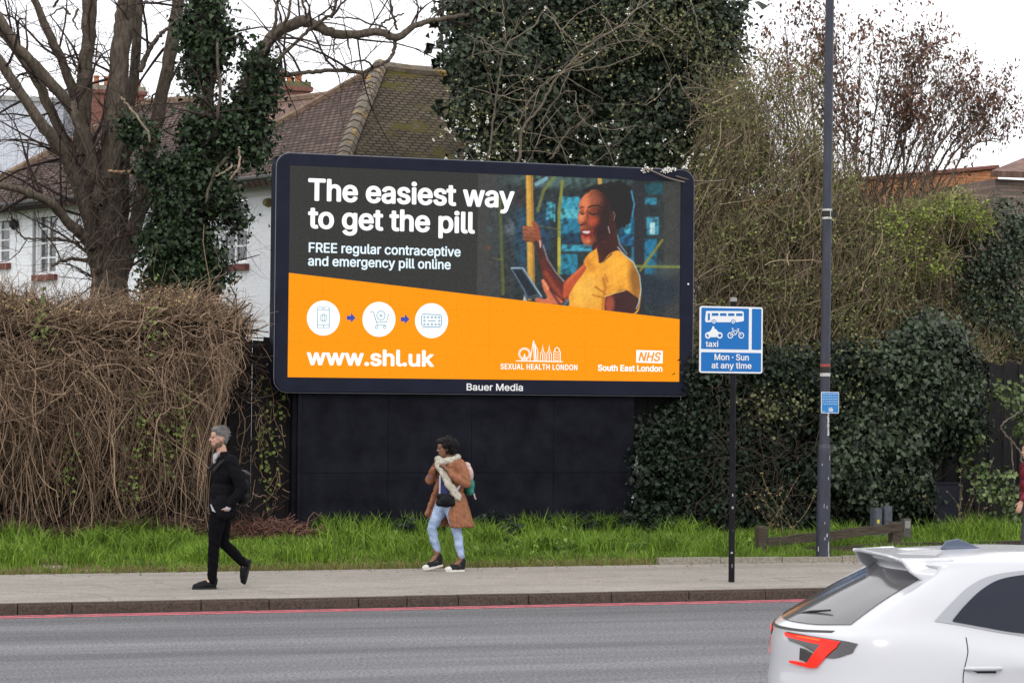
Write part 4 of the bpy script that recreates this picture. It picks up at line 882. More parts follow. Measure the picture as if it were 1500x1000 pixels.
# window openings in wall coordinates (s0,s1,z0,z1)
def wcoord(px, py): p = wall_pt(px, py); return float((p - E0) @ ed), float(p[2])
wins = []
for (xa, xb, ytop, ybot) in [(-18, 14, 318, 386), (55, 82, 310, 402), (324, 362, 289, 387)]:
    sa, _ = wcoord(xa, (ytop + ybot) / 2); sb2, _ = wcoord(xb, (ytop + ybot) / 2); _, zt_ = wcoord((xa + xb) / 2, ytop); _, zb_ = wcoord((xa + xb) / 2, ybot); wins.append((sa, sb2, zb_, zt_))
# wall with real openings: grid of rectangles skipping the windows
ss = sorted(set([W0, W1] + [w for x in wins for w in x[:2]])); zs = sorted(set([0.2, WZ] + [w for x in wins for w in x[2:]]))
V = []; F_ = []
for i in range(len(ss) - 1):
    for j in range(len(zs) - 1):
        cs, cz = (ss[i] + ss[i + 1]) / 2, (zs[j] + zs[j + 1]) / 2
        if any(w[0] < cs < w[1] and w[2] < cz < w[3] for w in wins): continue
        b = len(V); V += [WP(ss[i], zs[j]), WP(ss[i + 1], zs[j]), WP(ss[i + 1], zs[j + 1]), WP(ss[i], zs[j + 1])]; F_.append((b, b + 1, b + 2, b + 3))
for w in wins:   # reveals
    for (p, q) in (((w[0], w[2]), (w[1], w[2])), ((w[1], w[2]), (w[1], w[3])), ((w[1], w[3]), (w[0], w[3])), ((w[0], w[3]), (w[0], w[2]))):
        b = len(V); V += [WP(*p), WP(*q), WP(*q, -.14), WP(*p, -.14)]; F_.append((b, b + 1, b + 2, b + 3))
# right return and left return
b = len(V); V += [WP(W1, .2), WP(W1, .2, -8), WP(W1, WZ, -8), WP(W1, WZ)]; F_.append((b, b + 1, b + 2, b + 3))
b = len(V); V += [WP(W0, .2), WP(W0, .2, -8), WP(W0, WZ, -8), WP(W0, WZ)]; F_.append((b, b + 1, b + 2, b + 3))
uvmesh('wall', V, F_, M['render_white'], hs, ed, np.array([0, 0, 1.]), E0)
M['win_frame'] = mat('window_frame_white', (.75, .76, .77), .45); M['glass'] = mat('window_glass', (.05, .065, .075), .08, spec=.9, var=.3, scale=1.5)
M['curtain'] = mat('net_curtain', (.35, .36, .36), .9, var=.3, scale=8, stretch=(12, 12, .5)); M['sill'] = mat('sill_red', (.16, .05, .045), .7, var=.3, scale=20)
def hbox(a, s_0, s_1, z0, z1, o0, o1):
    V = [WP(s_, z_, o_) for z_ in (z0, z1) for o_ in (o1, o0) for s_ in (s_0, s_1)]; a.add(V, [(0, 2, 3, 1), (4, 5, 7, 6), (0, 1, 5, 4), (2, 6, 7, 3), (0, 4, 6, 2), (1, 3, 7, 5)]); return a
for (sa, sb2, zb_, zt_) in wins:
    wn = bpy.data.objects.new('window', None); link(wn, hs)
    a = Acc(); fwid = .05
    hbox(a, sa, sb2, zb_, zb_ + fwid, -.1, -.04); hbox(a, sa, sb2, zt_ - fwid, zt_, -.1, -.04); hbox(a, sa, sa + fwid, zb_ + fwid, zt_ - fwid, -.1, -.045); hbox(a, sb2 - fwid, sb2, zb_ + fwid, zt_ - fwid, -.1, -.045)
    mid = (sa + sb2) / 2; hbox(a, mid - .03, mid + .03, zb_ + fwid, zt_ - fwid, -.1, -.048)
    nr = 4; hr = (zt_ - zb_ - 2 * fwid) / nr
    for k in range(1, nr): hbox(a, sa + fwid, sb2 - fwid, zb_ + fwid + k * hr - .018, zb_ + fwid + k * hr + .018, -.1, -.05)
    a.build('window_frame', M['win_frame'], wn)
    for c_ in range(2):
        for k in range(nr):
            x0 = sa + fwid if c_ == 0 else mid + .03; x1 = mid - .03 if c_ == 0 else sb2 - fwid
            hbox(Acc(), x0, x1, zb_ + fwid + k * hr + .018, zb_ + fwid + (k + 1) * hr - .018, -.085, -.075).build('pane', M['glass'], wn)
    hbox(Acc(), sa - .08, sb2 + .08, zb_ - .12, zb_ - .005, .0, .09).build('sill', M['sill'], wn)
hbox(Acc(), W0, W1, WZ - .32, WZ - .14, .003, .03).build('fascia_band', mat('fascia_white', (.7, .7, .7), .6), hs)
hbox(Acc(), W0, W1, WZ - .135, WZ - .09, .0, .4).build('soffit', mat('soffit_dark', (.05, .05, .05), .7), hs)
a = Acc(); P = np.array([WP(s, WZ - .06, .45) for s in np.linspace(W0, W1, 12)]); a.tube(P, .055, 8); a.build('gutter', mat('gutter_black', (.03, .03, .03), .5), hs)
hbox(Acc(), *(lambda c: (c - .025, c + .025))(wcoord(52, 340)[0]), .3, WZ - .2, .01, .06).build('downpipe', mat('downpipe_grey', (.35, .36, .38), .5), hs)
# wall lantern left of the window
p = wall_pt(25, 328); a = Acc(); q = p - en * .08; a.tube([q + [0, 0, -.13], q + [0, 0, -.05], q + [0, 0, .03], q + [0, 0, .1]], [.02, .09, .1, .02], 8); a.tube([p, q], .015, 5); a.build('wall_light', mat('black_metal', (.02, .02, .02), .5), hs)
# vent on the wall right of the third window
p = wall_pt(394, 297); a = Acc(); a.tube([p, p - en * .1], [.09, .06], 8); a.build('wall_vent', mat('mossy_vent', (.2, .17, .08), .8, var=.4, scale=20), hs)
# roof ------------------------------------------------
M['tiles'] = mat('brown_tiles', (.16, .11, .09), .85); b_, br_ = brick_bump(M['tiles'], .17, .105, 1., c1=(.075, .046, .038), c2=(.16, .105, .088), mortar=(.022, .017, .015)); br_.inputs['Mortar Size'].default_value = .02
M['moss_tiles'] = mat('mossy_tiles', (.16, .13, .07), .9, bump=.6)
b_, br_ = brick_bump(M['moss_tiles'], .17, .105, 1., c1=(.07, .056, .034), c2=(.12, .092, .066), mortar=(.02, .017, .01)); br_.inputs['Mortar Size'].default_value = .02
def lichen(m, col, sc, th, seed=0.):
    t = m.node_tree; n = t.nodes; l = t.links; b = n['Principled BSDF']; src = b.inputs['Base Color'].links[0].from_socket
    tx = n.new('ShaderNodeTexNoise'); tx.inputs['Scale'].default_value = sc; tx.inputs['Detail'].default_value = 9; tx.inputs['Roughness'].default_value = .75
    co = n.new('ShaderNodeTexCoord'); mp = n.new('ShaderNodeMapping'); mp.inputs['Location'].default_value = (seed, seed, 0); l.new(co.outputs['Object'], mp.inputs['Vector']); l.new(mp.outputs['Vector'], tx.inputs['Vector'])
    r = n.new('ShaderNodeValToRGB'); r.color_ramp.elements[0].position = th; r.color_ramp.elements[1].position = th + .08
    r.color_ramp.elements[0].color = (0, 0, 0, 1); r.color_ramp.elements[1].color = (1, 1, 1, 1); l.new(tx.outputs['Fac'], r.inputs['Fac'])
    mm = n.new('ShaderNodeMix'); mm.data_type = 'RGBA'; l.new(r.outputs['Color'], mm.inputs['Factor']); l.new(src, mm.inputs['A']); mm.inputs['B'].default_value = (*col, 1); l.new(mm.outputs['Result'], b.inputs['Base Color'])
lichen(M['tiles'], (.42, .33, .28), 9, .66); lichen(M['tiles'], (.35, .2, .06), 2.2, .68, 5.)
lichen(M['moss_tiles'], (.075, .062, .008), 1.1, .53, 3.); lichen(M['moss_tiles'], (.10, .08, .05), 3.2, .56, 7.); lichen(M['moss_tiles'], (.3, .2, .05), 5, .68)
def roof_plane(pix, org, n_, m, name='roof_slope', thick=.12, parent=hs, along=None):
    n_ = unit(np.asarray(n_, float)); V = []
    for (px, py) in pix:
        d = fw * CAM_F + rt * (px - 750) - up * (py - 500); V.append(CP + d * (((org - CP) @ n_) / (d @ n_)))
    V = np.array(V); n2 = n_ if n_[2] > 0 else -n_; k = len(V)
    ax = ed if along is None else unit(along); ay = np.cross(n2, ax)
    A = [tuple(v) for v in V] + [tuple(v - n2 * thick) for v in V]
    F2 = [tuple(range(k)), tuple(range(2 * k - 1, k - 1, -1))] + [(i, (i + 1) % k, (i + 1) % k + k, i + k) for i in range(k)]
    return uvmesh(name, A, F2, m, parent, ax, ay, V[0]), V
pit = radians(38)
nA = -en * sin(pit) + np.array([0, 0, 1]) * cos(pit); orgA = WP(0, WZ - .08, .45)
ra, VA = roof_plane([(-60, 309), (-60, 290), (0, 263), (60, 232), (155, 181), (215, 152), (300, 148), (350, 170), (382, 196), (556, 98), (531, 160), (504, 228), (470, 262), (404, 262.5)], orgA, nA, M['tiles'])
# the pale cement hip and the lichen-covered top
def onplane(px, py, org, n_): d = fw * CAM_F + rt * (px - 750) - up * (py - 500); return CP + d * (((org - CP) @ n_) / (d @ n_))
hipP = np.array([onplane(x, y, orgA, nA) for x, y in [(557, 99), (549, 118), (540, 142), (528, 170), (516, 200), (506, 228), (498, 250)]])
cem = mat('hip_cement', (.17, .145, .115), .9, var=.35, scale=6, bump=.6); lichen(cem, (.45, .27, .04), 4, .56)
for i in range(6):     # hip tiles, one piece each course
    a = Acc(); q0, q1 = hipP[i], hipP[i + 1]
    for k in range(3):
        s0_, s1_ = q0 + (q1 - q0) * (k / 3), q0 + (q1 - q0) * ((k + 1) / 3); Acc().tube([s0_ + [0, 0, .03], s1_ + [0, 0, .05]], [.14, .145], 8).build('hip_tile', cem, hs)
# mossy right face, ridge running away to the right
apex = hipP[0]; nC = unit(np.cross(hipP[-1] - apex, (np.array([*(apex + np.array([cos(.10), sin(.10), 0]) * 6)[:2], apex[2]]) - apex)))
rc, VC = roof_plane([(557, 99), (600, 105), (690, 112), (760, 118), (790, 262), (700, 262), (497, 252), (516, 200), (540, 142)], apex, nC, M['moss_tiles'], along=np.array([1, .1, 0.]))
a = Acc(); rid = [VC[0], VC[1], VC[2], VC[3]]; a.tube(np.array(rid) + [0, 0, .03], .1, 8); a.build('ridge_tiles', cem, hs)
rid = [onplane(x, y, orgA, nA) for x, y in [(382, 196), (440, 164), (500, 130), (556, 98)]]
lt = mat('ridge_lichen', (.20, .14, .10), .9, var=.4, scale=8); lichen(lt, (.5, .22, .02), 3.5, .63); a = Acc(); a.tube(np.array(rid) + [0, 0, .02], .07, 6); a.build('valley_tiles', lt, hs)
rid = [onplane(x, y, orgA, nA) for x, y in [(-60, 290), (0, 263), (60, 232), (155, 181), (215, 152)]]; a = Acc(); a.tube(np.array(rid) + [0, 0, .02], .09, 6); a.build('ridge_tiles', lt, hs)
rid = [onplane(x, y, orgA, nA) for x, y in [(215, 152), (260, 149), (300, 148)]]; a = Acc(); a.tube(np.array(rid) + [0, 0, .02], .09, 6); a.build('ridge_tiles', lt, hs)
# farther slope seen between, with pinker tiles
M['pink_tiles'] = mat('pink_tiles', (.3, .19, .15), .85); b_, br_ = brick_bump(M['pink_tiles'], .17, .105, .8, c1=(.16, .10, .085), c2=(.24, .155, .13), mortar=(.1, .07, .06)); lichen(M['pink_tiles'], (.45, .22, .04), 4, .66)
rb, VB = roof_plane([(330, 240), (330, 160), (395, 150), (478, 141), (540, 150), (500, 200)], orgA + en * 2.2, nA, M['pink_tiles'])
rid = [VB[1], VB[2], VB[3]]; a = Acc(); a.tube(np.array(rid) + [0, 0, .02], .08, 6); a.build('ridge_tiles', lt, hs)
# chimneys
M['brick'] = mat('chimney_brick', (.2, .09, .07), .85, var=.4, scale=25, bump=.5)
M['pot'] = mat('terracotta_pot', (.42, .16, .07), .7, var=.3, scale=10)
def chimney(x0, x1, ytop, ybot, Y, pots, parent, capm=None):
    a = at(x0, ybot, Y); b = at(x1, ybot, Y); zt2 = at((x0 + x1) / 2, ytop, Y)[2]; w = b[0] - a[0]
    ch = bpy.data.objects.new('chimney', None); link(ch, parent)
    Acc().box(a[0], b[0], Y, Y + .8, a[2] - 1.5, zt2 - .22).build('stack', M['brick'], ch)
    Acc().box(a[0] - .06, b[0] + .06, Y - .06, Y + .86, zt2 - .219, zt2 - .12).build('oversail', M['brick'], ch); Acc().box(a[0] - .02, b[0] + .02, Y - .02, Y + .82, zt2 - .119, zt2).build('capping', capm or M['edging'], ch)
    for (px, w_, yt) in pots:
        p = at(px, ytop, Y + .4); h = at(px, yt, Y + .4)[2] - zt2; r_ = w_ / 2 / 62.
        Acc().tube([(p[0], Y + .4, zt2), (p[0], Y + .4, zt2 + h * .8), (p[0], Y + .4, zt2 + h * .82), (p[0], Y + .4, zt2 + h)], [r_, r_ * .85, r_ * 1.1, r_ * 1.1], 10).build('chimney_pot', M['pot'], ch)
mossc = mat('mossy_cap', (.13, .12, .06), .9, var=.4, scale=10)
chimney(400, 454, 119, 145, 53, [(413, 11, 105), (437, 11, 109), (424, 9, 112)], hs, mossc)
wh2 = empty('far_white_building', (0, 0, 0), 'plain white brick building beyond the brown roof at the far left', 'building')
chimney(136, 212, 126, 146, 62, [(141, 9, 111), (156, 9, 112), (188, 8, 115), (203, 8, 117)], wh2)
# far white building
A0 = at(-60, 145, 60); A1 = at(262, 157, 66); zt3 = A0[2]
dA = unit(np.array([A1[0] - A0[0], A1[1] - A0[1], 0])); L3 = float(np.hypot(A1[0] - A0[0], A1[1] - A0[1]))
nn_ = np.array([-dA[1], dA[0], 0]); P3 = lambda s, z, o=0.: np.array([*(A0 + dA * s + nn_ * o)[:2], z])
z0_, z1_ = A0[2], A1[2]
V = [P3(0, .2), P3(L3, .2), P3(L3, z1_), P3(0, z0_), P3(0, .2, 9), P3(L3, .2, 9), P3(L3, z1_, 9), P3(0, z0_, 9)]
M['white2'] = mat('white_brick_far', (.72, .76, .84), .8, var=.05, scale=6); brick_bump(M['white2'], .225, .075, .6)
uvmesh('wall', V, [(0, 1, 2, 3), (1, 5, 6, 2), (4, 7, 6, 5), (0, 3, 7, 4), (3, 2, 6, 7)], M['white2'], wh2, dA, np.array([0, 0, 1.]), A0)
a = Acc(); V = [P3(-.1, z0_ + .003, -.12), P3(L3 + .1, z1_ + .003, -.12), P3(L3 + .1, z1_ + .12, -.12), P3(-.1, z0_ + .12, -.12), P3(-.1, z0_ + .003, .2), P3(L3 + .1, z1_ + .003, .2), P3(L3 + .1, z1_ + .12, .2), P3(-.1, z0_ + .12, .2)]
a.add(V, [(0, 1, 2, 3), (4, 7, 6, 5), (3, 2, 6, 7), (0, 4, 5, 1), (0, 3, 7, 4), (1, 5, 6, 2)]); a.build('coping', mat('coping_grey', (.4, .4, .38), .8), wh2)
a = Acc()
p_ = at(113, 165, 58); a.tube([p_ + [0, 0, -.6], p_, p_ + [0, 0, .55]], .33, 12); a.build('grey_flue', mat('flue_grey', (.22, .23, .25), .6), wh2)
# orange brick building right
M['obrick'] = mat('orange_brick', (.3, .15, .09), .85); b_, br_ = brick_bump(M['obrick'], .225, .075, .8, c1=(.42, .17, .075), c2=(.58, .27, .13), mortar=(.30, .19, .13))
ob = empty('orange_brick_building', (0, 0, 0), 'orange brick gable wall seen above the shrubs right of the lamp post', 'building')
Yb = 50; B0 = at(1195, 272, Yb); B1 = at(1462, 248, Yb)
V = [(B0[0], Yb, .2), (B1[0], Yb, .2), (B1[0], Yb, B1[2]), (B0[0], Yb, B0[2]), (B0[0], Yb + 9, .2), (B1[0], Yb + 9, .2), (B1[0], Yb + 9, B1[2]), (B0[0], Yb + 9, B0[2])]
uvmesh('wall', [np.array(v) for v in V], [(0, 1, 2, 3), (1, 5, 6, 2), (4, 7, 6, 5), (0, 3, 7, 4), (3, 2, 6, 7)], M['obrick'], ob, np.array([1., 0, 0]), np.array([0, 0, 1.]), np.zeros(3))
a = Acc(); a.tube([(B0[0], Yb - .02, B0[2] + .05), (B1[0], Yb - .02, B1[2] + .05)], .06, 6); a.build('verge_tiles', M['brick'], ob)
gh = empty('grey_gabled_house', (0, 0, 0), 'grey brown house with sloping verge and white eaves blocks at the far right', 'house')
Yg = 47.5; g0 = at(1458, 262, Yg); g1 = at(1620, 262, Yg); gz = g0[2]
M['gbrick'] = mat('grey_brick', (.2, .16, .15), .85); brick_bump(M['gbrick'], .225, .075, .8, c1=(.13, .105, .1), c2=(.24, .18, .16), mortar=(.14, .12, .11))
V = [(g0[0], Yg, .2), (g1[0], Yg, .2), (g1[0], Yg, gz), (g0[0], Yg, gz), (g0[0], Yg + 8, .2), (g1[0], Yg + 8, .2), (g1[0], Yg + 8, gz), (g0[0], Yg + 8, gz)]
uvmesh('wall', [np.array(v) for v in V], [(0, 1, 2, 3), (1, 5, 6, 2), (4, 7, 6, 5), (0, 3, 7, 4)], M['gbrick'], gh, np.array([1., 0, 0]), np.array([0, 0, 1.]), np.zeros(3))
k0 = at(1452, 250, Yg - .3); k1 = at(1560, 207, Yg + 3)
V = [k0, np.array([k1[0] + 6, k0[1], k0[2] + .1]), np.array([k1[0] + 6, k1[1], k1[2]]), k1]; nrm = unit(np.cross(V[1] - V[0], V[3] - V[0])); V = V + [v - nrm * .15 for v in V]
uvmesh('roof', V, [(0, 1, 2, 3), (7, 6, 5, 4), (0, 4, 5, 1), (1, 5, 6, 2), (2, 6, 7, 3), (3, 7, 4, 0)], M['pink_tiles'], gh, np.array([1., 0, 0]), unit(V[3] - V[0]), V[0])
wb = mat('white_block', (.75, .75, .75), .6)
for px in (1470, 1476.5, 1483, 1495): 
    p = at(px, 254, Yg - .12); Acc().box(p[0] - .035, p[0] + .035, Yg - .12, Yg - .002, p[2] - .05, p[2] + .05).build('eaves_block', wb, gh)
# ================================================================== TREES
M['bark'] = mat('bark', (.085, .066, .055), .95, var=.4, scale=7, bump=1., bscale=14, stretch=(3, 3, .8), spec=.15, col2=(.125, .105, .08))
lichen(M['bark'], (.12, .12, .06), 3, .62)
M['twig'] = mat('twig', (.05, .036, .033), .9, island=.4, spec=.1)
M['ivy_stem'] = mat('ivy_stem', (.06, .045, .035), .9, var=.3, scale=6, bump=.6)
M['pale_twig'] = mat('pale_twig', (.22, .18, .14), .85, island=.5, spec=.15)
def limb(acc, pts, w0, w1, Y0, Y1, k=10, m=6, ppm=91., wob=.02):
    """pts in pixels; widths in pixels"""
    P2 = smooth_line(pts, m); n = len(P2); t = np.linspace(0, 1, n); Yv = Y0 + (Y1 - Y0) * t + np.sin(t * 7) * .05
    P = atA(P2[:, 0], P2[:, 1], Yv); P = P + rng.normal(size=P.shape) * wob * .4
    R = (w0 + (w1 - w0) * t ** .9) / 2 / ppm; R = R * (1 + .05 * np.sin(t * 23 + pts[0][0])) * (1 + rng.normal(size=n) * .025)
    acc.tube(P, R, k); return P, R
def twigs_from(paths, dens, length, rad, spread=1., upb=.25, gen=3, seg=7, mults=(1, 3, 4), droop=0., yflat=.6):
    """paths: list of (P,R). grow random branchlets in generations -> list of (P[B,seg,3],R[B,seg])"""
    out = []; src = []
    for P, R in paths:
        d = unit(np.gradient(P, axis=0)); ln = np.linalg.norm(np.diff(P, axis=0), axis=1).sum(); k = max(1, int(ln * dens))
        i = rng.integers(1, len(P), k); src.append((P[i], d[i], R[i], np.full(k, length)))
    A = np.vstack([s[0] for s in src]); D = np.vstack([s[1] for s in src]); R0 = np.concatenate([s[2] for s in src]); Ln = np.concatenate([s[3] for s in src])
    for g_ in range(gen):
        k = len(A); rnd = unit(rng.normal(size=(k, 3)) * np.array([1, yflat, 1])); dirn = unit(D * .55 + rnd * spread + np.array([0, 0, upb]))
        l_ = Ln * rng.uniform(.45, 1.3, k); B = A + dirn * l_[:, None]; B[:, 2] -= droop * l_
        P = curves(A, B, seg, .05, .04); rr = np.minimum(R0 * .6, rad * (.55 ** g_)) * rng.uniform(.7, 1.2, k)
        R = rr[:, None] * np.linspace(1, .3, seg)[None]
        out.append((P, R))
        mlt = mults[min(g_, len(mults) - 1)] if g_ + 1 < gen else 0
        if not mlt: break
        idx = np.repeat(np.arange(k), mlt); j = rng.integers(1, seg, len(idx)); A = P[idx, j]; Dn = unit(np.gradient(P, axis=1)); D = Dn[idx, j]; R0 = R[idx, j] * 1.2; Ln = Ln[idx] * .55
    return out
def add_twigs(acc, tw, ks=(4, 3, 3, 3)):
    for g_, (P, R) in enumerate(tw):
        V, Q = tubes(P, R, ks[min(g_, 3)]); acc.add(V, Q)

bt = empty('bare_tree', (0, 0, 0), 'large bare many stemmed tree in front of the white house at the left', 'tree')
tr = Acc(); paths = []; YT = 38.
def LB(pts, w0, w1, y0=YT, y1=YT, k=12, **kw): pr = limb(tr, pts, w0, w1, y0, y1, k, **kw); paths.append(pr); return pr
base_ = at(163, 470, YT)
tr.tube(np.array([[base_[0] + .0, YT, .1], [base_[0], YT, 1.2], [base_[0], YT, 2.4], *[at(x, y, YT) for x, y in ((160, 440), (160, 415), (158, 392), (156, 372), (154, 352))]]), [.42, .36, .33, .32, .29, .24, .17, .12], 16)
LB([(172, 440), (178, 400), (190, 362), (206, 294), (218, 231), (235, 147), (250, 76), (262, 0), (268, -40)], 27, 17, YT, YT + .6)
LB([(160, 430), (155, 357), (157, 273), (164, 210), (172, 126), (181, 42), (187, 0), (190, -40)], 35, 27, YT - .1, YT - .3, k=14)
LB([(170, 430), (180, 360), (181, 252), (189, 168), (199, 84), (203, 0), (204, -30)], 20, 12, YT + .3, YT + .5)
LB([(152, 430), (142, 340), (128, 270), (122, 190), (124, 120), (129, 63), (131, 0), (132, -30)], 27, 20, YT - .1, YT + .2, k=14)
LB([(145, 400), (136, 345), (122, 294), (101, 239), (76, 202), (42, 155), (0, 90), (-30, 50)], 25, 12, YT - .1, YT - 1.)
LB([(150, 380), (143, 325), (130, 262), (101, 218), (71, 155), (46, 105), (0, 46), (-30, 10)], 22, 10, YT, YT + .4)
LB([(140, 300), (132, 232), (113, 172), (67, 113), (25, 67), (0, 25), (-20, -10)], 22, 9, YT - .2, YT - .3)
LB([(138, 260), (128, 200), (105, 126), (80, 67), (50, 0), (40, -30)], 20, 9, YT, YT + .5)
LB([(135, 362), (118, 342), (97, 323), (77, 300), (55, 288), (21, 276), (-20, 272)], 18, 9, YT - .3, YT - 1.2)
LB([(146, 300), (134, 235), (112, 180), (108, 150)], 20, 10, YT - .3, YT - .4)
for pts, w0, w1 in [([(132, 382), (105, 379), (90, 383), (76, 388)], 6, 4), ([(132, 380), (124, 366), (108, 356), (92, 351), (68, 349), (50, 350), (36, 350)], 5, 2.5), ([(36, 350), (24, 335), (16, 318), (14, 303), (18, 292)], 2.5, 1.5), ([(205, 105), (213, 85), (225, 62), (238, 48), (246, 42)], 9, 5), ([(84, 320), (78, 330), (76, 348), (74, 372)], 2.5, 1.5), ([(20, 276), (8, 300), (-4, 312)], 3, 2),
                     ([(206, 294), (225, 262), (230, 235)], 6, 3), ([(214, 240), (200, 218), (190, 180), (178, 142)], 3.5, 2), ([(190, 170), (160, 160), (145, 150), (130, 130), (112, 126)], 4, 2), ([(180, 200), (165, 248), (160, 262), (140, 255), (122, 246)], 4, 2.5),
                     ([(40, 160), (20, 130), (-10, 140)], 3, 2), ([(115, 13), (108, 30), (114, 44)], 4, 2), ([(104, 20), (90, 12), (74, 22)], 4, 2), ([(78, 10), (84, 2), (88, -10)], 4, 3), ([(160, 95), (140, 72), (120, 66)], 3, 1.5), ([(110, 110), (125, 76), (150, 66), (162, 90)], 2.5, 1.5)]:
    LB(pts, w0, w1, YT - .3, YT - .5, k=6)
cut = mat('fresh_cut_wood', (.5, .33, .18), .8, var=.2, scale=10)
tr.build('trunk', M['bark'], bt, smooth=True)
ac = Acc(); P2 = [(160, 250), (172, 252), (184, 252), (200, 254), (207, 263)]
limb(ac, P2, 4, 6, YT - .6, YT - .7, 8); ac.build('broken_branch', cut, bt, smooth=True)
tw = twigs_from(paths, 2.4, 1.7, .024, 1., .15, gen=4, mults=(3, 4, 3)); a = Acc(); add_twigs(a, tw); a.build('twigs', M['twig'], bt)
# many fine low shoots round the trunk
A = []
for i in range(230):
    px, py = 145 + random.gauss(0, 28), random.uniform(250, 400); A.append(at(px, py, YT - .45 + random.gauss(0, .12)))
A = np.array(A); Bp = A + np.column_stack([rng.normal(size=len(A)) * .35, rng.normal(size=len(A)) * .2, rng.uniform(-.5, .9, len(A))])
P = curves(A, Bp, 6, .08); V, Q = tubes(P, np.full(P.shape[:2], .007) * np.linspace(1, .4, 6), 3); Acc().add(V, Q).build('epicormic_shoots', mat('shoot_bark', (.10, .075, .065), .9, island=.4), bt)

# ivy ---------------------------------------------------------------
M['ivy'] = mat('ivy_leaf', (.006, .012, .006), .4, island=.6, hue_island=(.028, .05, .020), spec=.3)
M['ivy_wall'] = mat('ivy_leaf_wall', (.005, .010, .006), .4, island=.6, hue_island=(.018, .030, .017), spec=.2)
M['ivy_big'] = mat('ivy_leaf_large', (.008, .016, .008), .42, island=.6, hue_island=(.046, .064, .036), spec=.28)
it_ = empty('ivy_clad_tree', (0, 0, 0), 'bare branched tree wrapped in dark ivy, left of the billboard', 'tree')
tr = Acc(); paths = []; YI = 37.
b0 = at(292, 470, YI); tr.tube([(b0[0] - .1, YI, .1), (b0[0], YI, 1.5), *[at(x, y, YI) for x, y in ((288, 440), (280, 380))]], [.3, .26, .22, .17], 12)
LB([(288, 440), (274, 390), (272, 330), (284, 270), (300, 180), (312, 80), (318, 0), (322, -30)], 28, 12, YI, YI)
LB([(280, 380), (298, 300), (322, 225), (350, 170), (372, 100), (396, 57), (432, 34), (453, 33), (484, 48), (523, 51), (557, 47), (580, 56), (606, 39), (630, 31), (666, 25), (690, 20)], 26, 5.5, YI, YI - .5)
LB([(580, 56), (576, 75), (571, 86), (552, 97), (533, 105)], 6, 5, YI - .4, YI - .4, k=7); LB([(533, 108), (500, 103), (463, 105), (430, 108), (400, 112), (385, 130)], 6, 7, YI - .4, YI, k=7)
for pts, w0, w1 in [([(385, 80), (400, 50), (404, 20), (408, -10)], 6, 4), ([(395, 100), (425, 70), (452, 45), (480, 25), (488, 22), (492, 0), (497, -20)], 6, 4.5), ([(453, 33), (447, 14), (440, -10)], 4, 3), ([(488, 22), (510, -5), (520, -20)], 3.5, 2.5), ([(466, 34), (470, 22), (482, 28)], 3, 2), ([(553, 44), (562, 32), (578, 25), (592, 20)], 4, 2.5), ([(582, 44), (576, 25), (572, 0), (573, -20)], 4, 3), ([(610, 38), (612, 15), (607, -10)], 3, 2.5), ([(553, 44), (546, 20), (540, -10)], 2, 1.5),
                     ([(630, 31), (645, 15), (660, 5), (662, -10)], 3, 2.5), ([(492, 52), (488, 72), (492, 92), (498, 125), (499, 160), (504, 190)], 2.4, 1.2), ([(566, 42), (520, 28), (490, 26)], 3, 2), ([(407, 112), (412, 90), (410, 80)], 3, 2), ([(340, 220), (312, 258), (300, 300)], 6, 4), ([(322, 225), (316, 190), (322, 140), (318, 60)], 7, 4), ([(395, 60), (420, 30), (425, 0)], 5, 4), ([(318, 60), (345, 54), (360, 60)], 4, 2)]:
    LB(pts, w0, w1, YI - .3, YI - .5, k=6)
tr.build('trunk', M['bark'], it_, smooth=True)
ac = Acc(); limb(ac, [(349, 215), (351, 238), (347, 250), (337, 262)], 3.2, 3, YI - .9, YI - .9, 6); limb(ac, [(176, 141), (192, 160), (214, 190), (220, 208)], 3, 3, YI - .9, YI - .9, 6); limb(ac, [(316, 258), (332, 250), (340, 242)], 2.4, 3, YI - .9, YI - .9, 6); ac.build('bare_stub', mat('stripped_stub', (.3, .23, .17), .85, var=.3, scale=10), it_)
tw = twigs_from(paths, 2.8, 1.4, .02, 1.1, .08, gen=4, mults=(3, 4, 3)); a = Acc(); add_twigs(a, tw); a.build('twigs', M['twig'], it_)
blobs = [(300, 12, 26, 20, YI, .3), (285, 45, 20, 26, YI, .3), (302, 75, 24, 28, YI, .35), (288, 100, 16, 22, YI, .3), (300, 135, 28, 30, YI, .4), (290, 175, 28, 32, YI, .4), (306, 210, 40, 34, YI, .5), (335, 190, 34, 30, YI, .4), (378, 95, 20, 26, YI, .3), (385, 130, 16, 24, YI, .3), (364, 150, 22, 22, YI, .3), (376, 185, 16, 24, YI, .3), (372, 225, 16, 12, YI, .25), (330, 235, 34, 28, YI, .4),
         (282, 250, 42, 34, YI, .5), (315, 275, 34, 32, YI, .5), (265, 300, 36, 30, YI, .5), (300, 320, 44, 38, YI, .5), (255, 350, 38, 32, YI, .5), (300, 370, 42, 38, YI, .5), (342, 330, 20, 26, YI, .3), (338, 345, 16, 14, YI, .3), (235, 385, 36, 26, YI, .4), (285, 410, 50, 34, YI, .6), (225, 410, 30, 22, YI, .4), (305, 440, 28, 20, YI, .4), (200, 195, 22, 12, YI - .3, .3), (192, 180, 16, 14, YI - .3, .3), (345, 60, 10, 14, YI, .2), (320, 40, 14, 20, YI, .2), (225, 250, 24, 18, YI, .3), (335, 385, 10, 12, YI, .2)]
blobs = [(b[0] - 4 * (b[1] > 280), b[1], b[2] * .78, b[3] * .9, b[4], b[5] * .9) for b in blobs if b[:2] not in ((338, 345), (335, 385))]
V, T = cloud(blobs, .068, .076, 14, .12, .8, kind=1, spread=.8, inner=.3, hole=.88)
Acc().add(V, None, T).build('ivy_foliage', M['ivy'], it_)

